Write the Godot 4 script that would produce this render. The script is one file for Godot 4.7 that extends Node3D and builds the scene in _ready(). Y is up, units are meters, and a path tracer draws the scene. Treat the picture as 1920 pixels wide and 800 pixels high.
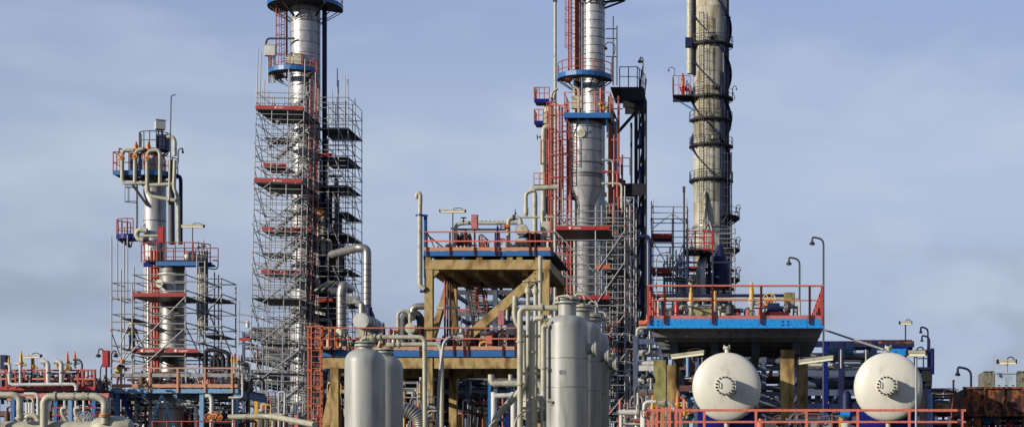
extends Node3D
# A refinery seen from the road. Metres, y up; the plant grid runs along x (left to right) and -z (away from the road).
const F := 3200.0
const VX := 1400.0
const VY := 920.0
const EYE := 1.7
var M := {}
var taken := {}
var rng := RandomNumberGenerator.new()
var cylinders := {}
var block: BoxMesh
var letters := {}

# survey: a sighting (column, row) from the tripod at eye height, and its distance d along the plant grid, as a point in metres
func at(px, py, d) -> Vector3:
	return Vector3((px - VX) * d / F, EYE + (VY - py) * d / F, -d)

func V(x, y, z) -> Vector3:
	return Vector3(x, y, z)

func numbered(called: String) -> String:
	var n: int = taken.get(called, 0)
	taken[called] = n + 1
	return called if n == 0 else "%s_%03d" % [called, n]

func thing(called, label, category, where = Vector3.ZERO, group = ""):
	var o := Node3D.new()
	o.name = numbered(called)
	add_child(o)
	o.position = where
	o.set_meta("label", label)
	o.set_meta("category", category)
	o.set_meta("kind", "thing")
	if group: o.set_meta("group", group)
	return o

func org(p) -> Vector3:
	var v := Vector3.ZERO
	while p != self:
		v += p.position
		p = p.get_parent()
	return v

func hang(p, o: Node3D, called: String):
	var counts: Dictionary = p.get_meta("counts") if p.has_meta("counts") else {}
	var n: int = counts.get(called, 0)
	counts[called] = n + 1
	p.set_meta("counts", counts)
	o.name = called if n == 0 else "%s_%03d" % [called, n]
	p.add_child(o)
	return o

func part(p, called, where = null):
	var o := Node3D.new()
	hang(p, o, called)
	if where != null: o.position = where - org(p)
	return o

func put(p, mesh: Mesh, m: Material, called: String, t: Transform3D):
	var o := MeshInstance3D.new()
	o.mesh = mesh
	o.material_override = m
	hang(p, o, called)
	t.origin -= org(p)
	o.transform = t
	return o

func cyl(n: int) -> Mesh:
	if not cylinders.has(n):
		var c := CylinderMesh.new()
		c.top_radius = 1.0
		c.bottom_radius = 1.0
		c.height = 1.0
		c.radial_segments = n
		c.rings = 0
		cylinders[n] = c
	return cylinders[n]

func along(a: Vector3, b: Vector3) -> Array:
	var y := b - a
	var l := maxf(y.length(), 0.001)
	y /= l
	var x := y.cross(Vector3.UP if absf(y.y) < 0.95 else Vector3.RIGHT).normalized()
	return [x, y, x.cross(y), l]

func tube(p, a: Vector3, b: Vector3, r: float, m, called := "tube", n := 8):
	var f := along(a, b)
	return put(p, cyl(n), m, called, Transform3D(Basis(f[0] * r, f[1] * f[3], f[2] * r), (a + b) / 2.0))

# a bar from a to b; w is its width across, h its height (towards up)
func bar(p, a: Vector3, b: Vector3, w: float, h: float, m, called := "beam"):
	var f := along(a, b)
	return put(p, block, m, called, Transform3D(Basis(f[0] * w, f[1] * f[3], f[2] * h), (a + b) / 2.0))

func box(p, c: Vector3, s: Vector3, m, called := "panel", turn := 0.0):
	return put(p, block, m, called, Transform3D(Basis(Vector3.UP, turn).scaled_local(s), c))

func ring_mesh(rings: Array, n: int) -> ArrayMesh:
	# rings: pairs of [points, normals] rows, each pair a strip round the axis
	var v := PackedVector3Array()
	var nn := PackedVector3Array()
	var ix := PackedInt32Array()
	for strip in rings:
		var k := v.size()
		for row in strip:
			v.append_array(row[0])
			nn.append_array(row[1])
		for j in n:
			var a := k + j
			var b := k + j + 1
			var c := a + n + 1
			var d := b + n + 1
			ix.append_array(PackedInt32Array([b, d, c, b, c, a]))
	var arr := []
	arr.resize(Mesh.ARRAY_MAX)
	arr[Mesh.ARRAY_VERTEX] = v
	arr[Mesh.ARRAY_NORMAL] = nn
	arr[Mesh.ARRAY_INDEX] = ix
	var mesh := ArrayMesh.new()
	mesh.add_surface_from_arrays(Mesh.PRIMITIVE_TRIANGLES, arr)
	return mesh

func lathe_mesh(prof: Array, n := 24) -> ArrayMesh:
	var sn := []
	for i in prof.size() - 1:
		var t: Vector2 = prof[i + 1] - prof[i]
		sn.append(Vector2(t.y, -t.x).normalized())
	var strips := []
	for i in sn.size():
		var na: Vector2 = sn[i]
		var nb: Vector2 = sn[i]
		if i > 0 and sn[i - 1].dot(sn[i]) > 0.75: na = (sn[i - 1] + sn[i]).normalized()
		if i < sn.size() - 1 and sn[i + 1].dot(sn[i]) > 0.75: nb = (sn[i + 1] + sn[i]).normalized()
		var strip := []
		for e in [[prof[i], na], [prof[i + 1], nb]]:
			var pts := PackedVector3Array()
			var nrm := PackedVector3Array()
			for j in n + 1:
				var a := TAU * j / n
				pts.append(Vector3(e[0].x * cos(a), e[0].y, e[0].x * sin(a)))
				nrm.append(Vector3(e[1].x * cos(a), e[1].y, e[1].x * sin(a)))
			strip.append([pts, nrm])
		strips.append(strip)
	return ring_mesh(strips, n)

# prof: [radius, height] pairs from the bottom up, about the axis dir through c
func lathe(p, c: Vector3, prof: Array, m, called: String, n := 24, dir := Vector3.UP):
	var pr := []
	for e in prof: pr.append(Vector2(e[0], e[1]))
	var f := along(Vector3.ZERO, dir)
	return put(p, lathe_mesh(pr, n), m, called, Transform3D(Basis(f[0], f[1], f[2]), c))

func smooth_path(pts: Array, bend: float) -> Array:
	var out := [pts[0]]
	for i in range(1, pts.size() - 1):
		var a: Vector3 = pts[i - 1]
		var b: Vector3 = pts[i]
		var c: Vector3 = pts[i + 1]
		var u := (a - b).normalized()
		var w := (c - b).normalized()
		var l := minf(bend, 0.48 * minf(a.distance_to(b), b.distance_to(c)))
		for k in 5:
			var t := k / 4.0
			var q0 := (b + u * l).lerp(b, t)
			var q1 := b.lerp(b + w * l, t)
			out.append(q0.lerp(q1, t))
	out.append(pts[-1])
	return out

func sweep(pts: Array, r: float, n: int) -> ArrayMesh:
	var rows := []
	var u := Vector3.ZERO
	for i in pts.size():
		var t: Vector3 = ((pts[mini(i + 1, pts.size() - 1)] - pts[maxi(i - 1, 0)]) as Vector3).normalized()
		if i == 0: u = t.cross(Vector3.UP if absf(t.y) < 0.9 else Vector3.RIGHT).normalized()
		else: u = (u - t * u.dot(t)).normalized()
		var w := u.cross(t)
		var pp := PackedVector3Array()
		var nn := PackedVector3Array()
		var cap := PackedVector3Array()
		var cn := PackedVector3Array()
		for j in n + 1:
			var d := u * cos(TAU * j / n) + w * sin(TAU * j / n)
			pp.append(pts[i] + d * r)
			nn.append(d)
			cap.append(pts[i])
			cn.append(-t if i == 0 else t)
		if i == 0: rows.append([[cap, cn], [pp, cn]])
		if i > 0: rows[-1].append([pp, nn])
		if i < pts.size() - 1: rows.append([[pp, nn]])
		else: rows.append([[pp, cn], [cap, cn]])
	return ring_mesh(rows, n)

func pipe(p, pts: Array, r: float, m, called := "pipe", bend := -1.0, n := 10):
	var o := org(p)
	var q := []
	for v in smooth_path(pts, r * 3.0 if bend < 0.0 else bend): q.append(v - pts[0])
	return put(p, sweep(q, r, n), m, called, Transform3D(Basis(), pts[0]))

# a flanged joint on a pipe: two discs
func flange(p, c: Vector3, dir: Vector3, r: float, m, called := "flange"):
	var u := dir.normalized()
	tube(p, c - u * r * 0.22, c - u * r * 0.03, r, m, called, 12)
	tube(p, c + u * r * 0.03, c + u * r * 0.22, r, m, called, 12)

# handrail along a path: posts, top rail, knee rail and kick plate
func railing(p, pts: Array, m, spacing := 1.6, h := 1.1, kick = null, kick_h := 0.15, r := 0.032):
	var g = part(p, "railing", pts[0])
	for i in pts.size() - 1:
		var a: Vector3 = pts[i]
		var b: Vector3 = pts[i + 1]
		var n := maxi(1, roundi(a.distance_to(b) / spacing))
		for k in range(0 if i == 0 else 1, n + 1):
			var q := a.lerp(b, float(k) / n)
			tube(g, q, q + Vector3.UP * h, r * 1.15, m, "post")
		tube(g, a + Vector3.UP * h, b + Vector3.UP * h, r, m, "top_rail")
		tube(g, a + Vector3.UP * h * 0.52, b + Vector3.UP * h * 0.52, r * 0.85, m, "knee_rail")
		if kick: bar(g, a + Vector3.UP * kick_h * 0.55, b + Vector3.UP * kick_h * 0.55, 0.03, kick_h, kick, "kick_plate")
	return g

# vertical ladder; out points away from the wall; cage adds hoops and straps from 2.2 m up
func ladder(p, foot: Vector3, top: float, out: Vector3, m, caged := true, w := 0.5, r := 0.03):
	var g = part(p, "ladder", foot)
	var s := out.cross(Vector3.UP).normalized() * w * 0.5
	var up := Vector3.UP * (top - foot.y)
	tube(g, foot - s, foot - s + up, r, m, "stringer")
	tube(g, foot + s, foot + s + up, r, m, "stringer")
	var y := 0.3
	while y < up.y:
		tube(g, foot - s + Vector3.UP * y, foot + s + Vector3.UP * y, r * 0.6, m, "rung", 6)
		y += 0.33
	if caged:
		y = 2.3
		var prev := []
		while y < up.y:
			var hoop := []
			for k in 9:
				var a := PI * k / 8.0
				hoop.append(foot + Vector3.UP * y - s * 1.35 * cos(a) + out * 0.75 * sin(a))
			pipe(g, hoop, r * 0.8, m, "hoop", 0.01, 6)
			y += 0.95
		for k: int in [2, 4, 6]:
			var a := PI * k / 8.0
			var q: Vector3 = foot - s * 1.35 * cos(a) + out * 0.75 * sin(a)
			if y > 3.2: tube(g, q + Vector3.UP * 2.3, q + Vector3.UP * (y - 0.95), r * 0.7, m, "strap", 6)
	return g

# curved walkway round a column, from angle a0 to a1 in degrees (0 = +x, 90 = towards the road)
func ring_platform(p, c: Vector3, r0: float, r1: float, a0: float, a1: float, rim, rail, deck, kick := 0.25, railed := true, h := 1.1):
	var g = part(p, "platform", c)
	var n := maxi(4, int((a1 - a0) / 12.0))
	var st := SurfaceTool.new()
	st.begin(Mesh.PRIMITIVE_TRIANGLES)
	var arc := []
	for k in n + 1:
		var a := deg_to_rad(a0 + (a1 - a0) * k / n)
		arc.append(Vector3(cos(a), 0, sin(a)))
	for k in n:
		var q := [arc[k] * r0, arc[k] * r1, arc[k + 1] * r1, arc[k + 1] * r0]
		for y: float in [0.0, -0.06]:
			var o := Vector3.UP * y
			var order := [0, 1, 2, 0, 2, 3] if y == 0.0 else [0, 2, 1, 0, 3, 2]
			for i in order: st.add_vertex(q[i] + o)
	st.generate_normals()
	put(g, st.commit(), deck, "floor", Transform3D(Basis(), c))
	for k in n:
		var am: Vector3 = (arc[k] + arc[k + 1]).normalized()
		bar(g, c + arc[k] * (r1 + 0.02) + Vector3.UP * (kick * 0.25), c + arc[k + 1] * (r1 + 0.02) + Vector3.UP * (kick * 0.25), 0.04, kick, rim, "edge_plate")
	for k in range(0, n + 1, 2):
		bar(g, c + arc[k] * r0 - Vector3.UP * (r1 - r0) * 0.7, c + arc[k] * (r1 - 0.1) - Vector3.UP * 0.1, 0.06, 0.08, deck, "bracket")
	if railed:
		var top := []
		var knee := []
		for k in n + 1:
			top.append(c + arc[k] * r1 + Vector3.UP * h)
			knee.append(c + arc[k] * r1 + Vector3.UP * h * 0.5)
			if k % 2 == 0 or k == n: tube(g, c + arc[k] * r1, top[-1], 0.035, rail, "post")
		pipe(g, top, 0.033, rail, "top_rail", 0.01, 6)
		pipe(g, knee, 0.028, rail, "knee_rail", 0.01, 6)
	return g

# straight flight of steps
func flight(p, a: Vector3, b: Vector3, w: float, m, tread, called := "stair"):
	var g = part(p, called, a)
	var d := b - a
	var side := Vector3(-d.z, 0, d.x).normalized() * w * 0.5
	for s in [-1.0, 1.0]:
		bar(g, a + side * s, b + side * s, 0.06, 0.22, m, "stringer")
		tube(g, a + side * s + Vector3.UP, b + side * s + Vector3.UP, 0.03, m, "handrail")
		for k in 4:
			var q: Vector3 = a.lerp(b, (k + 0.5) / 4.0) + side * s
			tube(g, q, q + Vector3.UP, 0.025, m, "post", 6)
	var n := maxi(3, roundi(absf(d.y) / 0.22))
	for k in n:
		var q := a.lerp(b, (k + 0.5) / n)
		bar(g, q - side, q + side, 0.24, 0.04, tread, "tread")
	return g

# level wall-mounted or post-mounted long fluorescent fitting
func strip_light(label, foot: Vector3, h: float, w: float, tilt: float, m_post, category := "lamp", turn := 0.0):
	var t = thing("strip_light", label, category, foot)
	var top := foot + Vector3.UP * h
	if h > 0.0: tube(t, foot, top, 0.035, m_post, "pole")
	var x := Vector3(cos(turn), tilt, -sin(turn)).normalized()
	var c := top + Vector3.UP * 0.08
	bar(t, c - x * w * 0.5, c + x * w * 0.5, 0.24, 0.09, M.cream, "housing")
	bar(t, c - x * w * 0.47 - Vector3.UP * 0.085, c + x * w * 0.47 - Vector3.UP * 0.085, 0.2, 0.08, M.lens, "diffuser")
	for s in [-0.5, 0.5]: box(t, c + x * w * s - Vector3.UP * 0.02, V(0.05, 0.15, 0.26), M.black, "end_cap", turn)
	pipe(t, [top - Vector3.UP * 0.05, top + V(0.02, 0.2, 0), c + x * w * 0.3 + V(0, 0.16, 0), c + x * w * 0.42 + V(0, 0.05, 0)], 0.022, M.black, "bracket", 0.1, 6)
	return t

# gooseneck lamp on a pole; reach is signed along x
func neck_lamp(label, foot: Vector3, h: float, reach: float, m, head_r := 0.2, curl := 0.0):
	var t = thing("gooseneck_lamp", label, "lamp", foot)
	var top := foot + Vector3.UP * h
	var s := signf(reach)
	if curl > 0.0:
		pipe(t, [foot, top - Vector3.UP * 0.9, top + V(-s * curl, -0.55, 0), top + V(-s * curl, 0.1, 0), top + V(reach * 0.6, 0.22, 0), top + V(reach, -0.05, 0)], 0.04, m, "pole", 0.4, 8)
	else:
		pipe(t, [foot, top, top + V(reach, 0.1, 0), top + V(reach, -0.12, 0)], 0.045, m, "pole", absf(reach) * 0.7, 8)
	lathe(t, top + V(reach, -0.12 - head_r, 0), [[0.01, -0.02], [head_r * 0.8, 0.0], [head_r, head_r * 0.35], [head_r * 0.6, head_r * 0.9], [0.05, head_r * 1.2]], m, "shade", 14)
	lathe(t, top + V(reach, -0.12 - head_r * 1.25, 0), [[0.0, 0.0], [head_r * 0.5, head_r * 0.1], [head_r * 0.7, head_r * 0.4]], M.lens, "glass", 12)
	return t

# spring-loaded relief valve standing on a stub
func relief_valve(p, c: Vector3, h: float, m, m2 = null, called := "relief_valve"):
	var g = part(p, called, c)
	var k := h / 1.2
	lathe(g, c, [[0.13 * k, 0], [0.13 * k, 0.05 * k], [0.07 * k, 0.06 * k], [0.08 * k, 0.2 * k], [0.14 * k, 0.3 * k], [0.14 * k, 0.42 * k], [0.17 * k, 0.43 * k], [0.17 * k, 0.5 * k], [0.1 * k, 0.52 * k]], m2 if m2 else m, "body", 12)
	lathe(g, c + V(0, 0.52 * k, 0), [[0.1 * k, 0], [0.085 * k, 0.4 * k], [0.05 * k, 0.45 * k], [0.05 * k, 0.6 * k], [0.03 * k, 0.65 * k], [0.0, 0.68 * k]], m, "bonnet", 12)
	tube(g, c + V(0.1 * k, 0.34 * k, 0), c + V(0.3 * k, 0.34 * k, 0), 0.08 * k, m2 if m2 else m, "outlet", 10)
	return g

# gate valve: body, bonnet and handwheel facing dir
func valve(p, c: Vector3, r: float, m, wheel, dir := Vector3.UP, called := "valve"):
	var g = part(p, called, c)
	var f := along(Vector3.ZERO, dir)
	lathe(g, c, [[0.0, -r * 1.2], [r * 0.9, -r], [r * 1.2, 0], [r * 0.8, r], [r * 0.9, r * 1.1], [r * 0.9, r * 1.4], [r * 0.3, r * 1.5], [r * 0.25, r * 3.2], [0, r * 3.2]], m, "body", 10, dir)
	var hoop := []
	for k in 13:
		hoop.append(c + dir * r * 3.0 + (f[0] * cos(TAU * k / 12.0) + f[2] * sin(TAU * k / 12.0)) * r * 1.7)
	pipe(g, hoop, r * 0.18, wheel, "handwheel", 0.001, 6)
	for k in 3:
		var d: Vector3 = f[0] * cos(PI * k / 3.0) + f[2] * sin(PI * k / 3.0)
		tube(g, c + dir * r * 3.0 - d * r * 1.7, c + dir * r * 3.0 + d * r * 1.7, r * 0.12, wheel, "spoke", 6)
	return g

# one lettered scaffold toe board
func toe_board(p, a: Vector3, b: Vector3, m, h := 0.26):
	var g = part(p, "toe_board", a)
	bar(g, a + Vector3.UP * h * 0.5, b + Vector3.UP * h * 0.5, 0.035, h, m, "board")
	var x := (b - a).normalized()
	if absf(x.x) > 0.9 and a.distance_to(b) > 1.8:
		if not letters.has("mesh"):
			var tm := TextMesh.new()
			tm.text = "Layher"
			tm.font_size = 16
			tm.pixel_size = 0.0105
			tm.depth = 0.006
			letters.mesh = tm
		var c := (a + b) * 0.5 + V(0, h * 0.52, 0.022)
		put(g, letters.mesh, M.letter, "lettering", Transform3D(Basis(), c + V(0.12, 0, 0)))
		box(g, c + V(-0.36, 0, 0), V(0.13, 0.14, 0.006), M.letter, "emblem")
	return g

# scaffold: standards at xs x zs from y0, lifts of lh; front is the zs[0] side
func scaffold(t, xs: Array, zs: Array, y0: float, y1: float, lh := 2.0, opt := {}):
	var m = M.galv
	var r := 0.045
	var n := int((y1 - y0) / lh)
	for i in xs.size():
		for j in zs.size():
			var top: float = y1 + rng.randf_range(-0.6, 0.9)
			if opt.has("tall") and (i == 0 or i == xs.size() - 1): top += rng.randf_range(0.0, opt.tall)
			var b := y0
			tube(t, V(xs[i], b, zs[j]), V(xs[i], top, zs[j]), r, m, "standard")
	for k in range(opt.get("first", 1), n + 1):
		var y := y0 + k * lh
		for i in xs.size(): tube(t, V(xs[i], y - 0.09, zs[0]), V(xs[i], y + 0.09, zs[0]), r * 1.7, M.fire_red if (i + k) % 3 == 0 else m, "coupler", 6)
		for j in zs.size():
			for i in xs.size() - 1:
				if j == 1 and opt.has("dense"): tube(t, V(xs[i], y + 1.0, zs[j] + 0.05), V(xs[i + 1], y + 1.0, zs[j] + 0.05), r * 0.8, m, "guardrail", 6)
				tube(t, V(xs[i], y, zs[j] + 0.05), V(xs[i + 1], y, zs[j] + 0.05), r * 0.9, m, "ledger", 6)
				if j == 0:
					for h in [0.5, 1.0]: tube(t, V(xs[i], y + h, zs[j] + 0.05), V(xs[i + 1], y + h, zs[j] + 0.05), r * 0.8, m, "guardrail", 6)
		for i in xs.size():
			for j in zs.size() - 1:
				tube(t, V(xs[i] + 0.05, y + 0.06, zs[j]), V(xs[i] + 0.05, y + 0.06, zs[j + 1]), r * 0.9, m, "transom", 6)
				if i == 0 or i == xs.size() - 1:
					tube(t, V(xs[i] + 0.05, y + 1.0, zs[j]), V(xs[i] + 0.05, y + 1.0, zs[j + 1]), r * 0.8, m, "guardrail", 6)
					if (k + j) % 2 == 0: tube(t, V(xs[i] - 0.06, y, zs[j]), V(xs[i] - 0.06, y - lh, zs[j + 1]), r * 0.85, m, "brace", 6)
	return n

func deck(t, x0: float, x1: float, z0: float, z1: float, y: float, m, w := 0.61):
	var n := maxi(1, roundi(absf(z1 - z0) / w))
	var s := (z1 - z0) / n
	for k in n:
		box(t, V((x0 + x1) * 0.5, y + 0.03, z0 + s * (k + 0.5)), V(x1 - x0, 0.06, absf(s) - 0.015), m, "deck_board")

func noise_tex(freq: float, stops: Array, octaves := 4, s := 1, size := 512, normal := false) -> NoiseTexture2D:
	var f := FastNoiseLite.new()
	f.seed = s
	f.frequency = freq
	f.fractal_octaves = octaves
	var t := NoiseTexture2D.new()
	t.width = size
	t.height = size
	t.seamless = true
	t.noise = f
	if normal:
		t.as_normal_map = true
		t.bump_strength = 4.0
	elif stops:
		var g := Gradient.new()
		g.offsets = PackedFloat32Array(stops.map(func(e): return e[0]))
		g.colors = PackedColorArray(stops.map(func(e): return e[1]))
		t.color_ramp = g
	return t

func paint(key: String, c: Color, rough := 0.6, metal := 0.0, tex = null, scale := Vector3.ONE, bump = null, bump_cm := 0.0):
	var m := StandardMaterial3D.new()
	m.resource_name = key
	m.albedo_color = c
	m.roughness = rough
	m.metallic = metal
	if tex or bump:
		m.uv1_triplanar = true
		m.uv1_world_triplanar = true
		m.uv1_scale = scale
	if tex: m.albedo_texture = tex
	if bump:
		m.heightmap_enabled = true
		m.heightmap_texture = bump
		m.heightmap_scale = bump_cm
	m.metallic_specular = 0.5 if c.get_luminance() > 0.2 else 0.3
	M[key] = m
	return m

func grey(v: float) -> Color:
	return Color(v, v, v)

func materials():
	block = BoxMesh.new()
	# streaks and patches: multiplied over each paint's colour
	var weather = noise_tex(0.012, [[0.0, Color(0.66, 0.62, 0.56)], [0.3, grey(0.87)], [0.5, grey(0.97)], [1.0, grey(1.0)]], 5, 3)
	var stain = noise_tex(0.01, [[0.0, Color(0.42, 0.40, 0.34)], [0.25, Color(0.66, 0.62, 0.52)], [0.42, Color(0.86, 0.83, 0.76)], [0.6, grey(0.96)], [0.8, Color(0.84, 0.86, 0.74)], [1.0, Color(0.7, 0.66, 0.5)]], 6, 11)
	var rusty = noise_tex(0.016, [[0.0, Color(0.1, 0.06, 0.05)], [0.35, Color(0.2, 0.09, 0.06)], [0.5, Color(0.42, 0.2, 0.1)], [0.62, Color(0.62, 0.38, 0.16)], [0.75, Color(0.25, 0.12, 0.08)], [1.0, Color(0.55, 0.45, 0.3)]], 6, 21)
	var gravel = noise_tex(0.05, [[0.0, grey(0.55)], [1.0, grey(1.0)]], 5, 31)
	var mottle = noise_tex(0.02, [[0.0, grey(0.72)], [0.5, grey(0.94)], [1.0, grey(1.0)]], 5, 41)
	var worn = noise_tex(0.022, [[0.0, Color(0.3, 0.2, 0.15)], [0.1, Color(0.5, 0.36, 0.28)], [0.16, Color(0.86, 0.83, 0.8)], [0.5, grey(0.95)], [1.0, grey(1.0)]], 6, 61)
	var clean = noise_tex(0.012, [[0.0, Color(0.86, 0.83, 0.77)], [0.25, grey(0.95)], [0.45, grey(0.99)], [1.0, grey(1.0)]], 6, 71)
	var rough = noise_tex(0.03, [], 5, 51)
	var st := Vector3(0.28, 0.06, 0.28)
	var ev := Vector3(0.25, 0.25, 0.25)
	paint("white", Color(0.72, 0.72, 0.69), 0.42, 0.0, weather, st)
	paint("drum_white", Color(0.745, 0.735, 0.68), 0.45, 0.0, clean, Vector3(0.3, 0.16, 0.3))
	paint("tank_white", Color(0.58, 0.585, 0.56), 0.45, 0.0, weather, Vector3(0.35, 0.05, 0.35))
	paint("cream", Color(0.65, 0.635, 0.55), 0.5, 0.0, weather, ev)
	paint("beige", Color(0.63, 0.615, 0.53), 0.48, 0.0, weather, ev)
	paint("silver", Color(0.66, 0.66, 0.66), 0.45, 0.35, mottle, Vector3(0.4, 0.1, 0.4))
	paint("clad", Color(0.56, 0.55, 0.53), 0.42, 0.6, weather, Vector3(0.3, 0.1, 0.3))
	paint("band", Color(0.3, 0.3, 0.3), 0.5, 0.5)
	paint("galv", Color(0.53, 0.53, 0.525), 0.45, 0.25)
	paint("plank", Color(0.23, 0.23, 0.235), 0.6, 0.3, mottle, Vector3(1, 1, 1))
	paint("red_board", Color(0.6, 0.1, 0.07), 0.55, 0.0, mottle, Vector3(0.5, 0.5, 0.5))
	paint("letter", Color(0.85, 0.83, 0.8), 0.6)
	paint("red", Color(0.6, 0.21, 0.16), 0.55, 0.0, worn, Vector3(0.7, 0.7, 0.7))
	paint("pink", Color(0.74, 0.40, 0.33), 0.6, 0.0, worn, Vector3(0.7, 0.7, 0.7))
	paint("orange", Color(0.68, 0.34, 0.18), 0.55, 0.0, worn, Vector3(0.7, 0.7, 0.7))
	paint("fire_red", Color(0.62, 0.1, 0.1), 0.4, 0.0, worn, Vector3(0.7, 0.7, 0.7))
	paint("dusty_red", Color(0.66, 0.4, 0.4), 0.6, 0.0, mottle, ev)
	paint("timber", Color(0.72, 0.52, 0.4), 0.75, 0.0, mottle, Vector3(0.2, 2.0, 2.0))
	paint("blue", Color(0.08, 0.36, 0.6), 0.45, 0.0, worn, Vector3(0.7, 0.7, 0.7))
	paint("bright_blue", Color(0.04, 0.51, 0.785), 0.45, 0.0, worn, Vector3(0.7, 0.7, 0.7))
	paint("pale_blue", Color(0.38, 0.55, 0.68), 0.5, 0.0, worn, Vector3(0.7, 0.7, 0.7))
	paint("deep_blue", Color(0.04, 0.1, 0.42), 0.45, 0.0, mottle, ev)
	paint("concrete", Color(0.65, 0.56, 0.385), 0.85, 0.0, stain, Vector3(0.22, 0.1, 0.22), rough, 0.6)
	paint("green_concrete", Color(0.55, 0.54, 0.36), 0.85, 0.0, stain, Vector3(0.3, 0.12, 0.3), rough, 0.6)
	paint("stack", Color(0.68, 0.665, 0.625), 0.85, 0.0, stain, Vector3(0.16, 0.025, 0.16), rough, 0.6)
	paint("black", Color(0.15, 0.15, 0.165), 0.6, 0.0, mottle, ev)
	paint("dark", Color(0.24, 0.24, 0.26), 0.6, 0.1, mottle, ev)
	paint("navy", Color(0.12, 0.15, 0.28), 0.5, 0.0, mottle, ev)
	paint("grating", Color(0.27, 0.27, 0.28), 0.7, 0.2)
	paint("yellow", Color(0.78, 0.6, 0.2), 0.5, 0.0, worn, Vector3(0.7, 0.7, 0.7))
	paint("amber", Color(0.75, 0.42, 0.1), 0.5, 0.0, mottle, ev)
	paint("maroon", Color(0.3, 0.1, 0.08), 0.6, 0.0, worn, Vector3(0.7, 0.7, 0.7))
	paint("rust", Color(0.9, 0.9, 0.9), 0.85, 0.0, rusty, Vector3(0.3, 0.16, 0.3), rough, 0.4)
	paint("bolt", Color(0.12, 0.09, 0.08), 0.6, 0.2)
	paint("lens", Color(0.85, 0.84, 0.72), 0.25)
	paint("ground", Color(0.27, 0.26, 0.25), 0.95, 0.0, gravel, Vector3(0.3, 0.3, 0.3))
	paint("steel", Color(0.36, 0.37, 0.39), 0.6, 0.1, worn, ev)
	paint("primer", Color(0.36, 0.23, 0.18), 0.7, 0.0, worn, ev)
	paint("blue_grey", Color(0.26, 0.31, 0.4), 0.6, 0.0, worn, ev)
	paint("stack_pale", Color(0.74, 0.725, 0.68), 0.85, 0.0, stain, Vector3(0.13, 0.03, 0.13))
	paint("stack_grey", Color(0.6, 0.59, 0.56), 0.85, 0.0, stain, Vector3(0.19, 0.02, 0.19))
	paint("cladding", Color(0.12, 0.125, 0.14), 0.6, 0.1, weather, Vector3(0.15, 0.05, 0.15))
	paint("skin", Color(0.72, 0.52, 0.42), 0.6)
	paint("cloth_navy", Color(0.07, 0.08, 0.13), 0.85)
	paint("hivis", Color(0.75, 0.85, 0.15), 0.7)
	paint("hivis_orange", Color(0.85, 0.3, 0.12), 0.7)

func sky():
	var w := 2048
	var h := 1024
	var im := Image.create(w, h, false, Image.FORMAT_RGBF)
	var f := FastNoiseLite.new()
	f.seed = 5
	f.frequency = 1.0
	f.fractal_octaves = 5
	f.fractal_gain = 0.55
	var stops := [[0.0, Vector3(0.40, 0.465, 0.60)], [5.0, Vector3(0.395, 0.475, 0.63)], [10.5, Vector3(0.425, 0.515, 0.685)], [16.0, Vector3(0.315, 0.41, 0.635)], [30.0, Vector3(0.20, 0.295, 0.54)], [60.0, Vector3(0.125, 0.205, 0.42)], [90.0, Vector3(0.11, 0.185, 0.39)]]
	var cloud := Vector3(0.56, 0.625, 0.72)
	var greyc := Vector3(0.30, 0.345, 0.44)
	var to_sun := Vector3(-sin(deg_to_rad(55.0)) * 0.956, 0.29, cos(deg_to_rad(55.0)) * 0.956)
	im.fill(Color(0.07, 0.07, 0.07))
	for y in h / 2:
		var el := (0.5 - (y + 0.5) / h) * PI
		var e := rad_to_deg(el)
		var base: Vector3 = stops[-1][1]
		for k in stops.size() - 1:
			if e < stops[k + 1][0]:
				base = (stops[k][1] as Vector3).lerp(stops[k + 1][1], smoothstep(0.0, 1.0, (e - stops[k][0]) / (stops[k + 1][0] - stops[k][0])))
				break
		for x in w:
			var az := ((x + 0.5) / w - 0.5) * TAU
			var d := Vector3(sin(az) * cos(el), sin(el), -cos(az) * cos(el))
			var q := d * 4.2
			var n := f.get_noise_3d(q.x, q.y * 3.4, q.z)
			var n2 := f.get_noise_3d(q.x * 2.3 + 9.0, q.y * 5.0, q.z * 2.3)
			# a clear sky is deepest a quarter turn from the sun
			var across := d.dot(to_sun) / 0.42
			var c := base * (1.0 - 0.2 * exp(-across * across))
			c = c.lerp(cloud, clampf(n * 0.75 + 0.02, 0.0, 0.5))
			# a wisp of cirrus
			var along_wisp := rad_to_deg(az) + 23.0
			var off := (e - 13.4 + along_wisp * 0.33 - n * 0.8) / (0.55 + 0.05 * along_wisp)
			c = c.lerp(cloud, 0.8 * exp(-off * off) * smoothstep(-14.0, -1.0, along_wisp) * (1.0 - smoothstep(2.0, 9.0, along_wisp)))
			# low broken cumulus, grey below
			var bank := smoothstep(1.0, 4.5, e) * (1.0 - smoothstep(6.5, 9.5, e))
			var n3 := f.get_noise_3d(q.x * 4.5 + 3.0, q.y * 9.0, q.z * 4.5)
			c = c.lerp(greyc, clampf(bank * (n2 * 1.0 + n3 * 0.8 + 0.06), 0.0, 0.45))
			im.set_pixel(x, y, Color(c.x, c.y, c.z))
	var pm := PanoramaSkyMaterial.new()
	pm.panorama = ImageTexture.create_from_image(im)
	pm.energy_multiplier = 1.0
	var s := Sky.new()
	s.sky_material = pm
	return s

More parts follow.
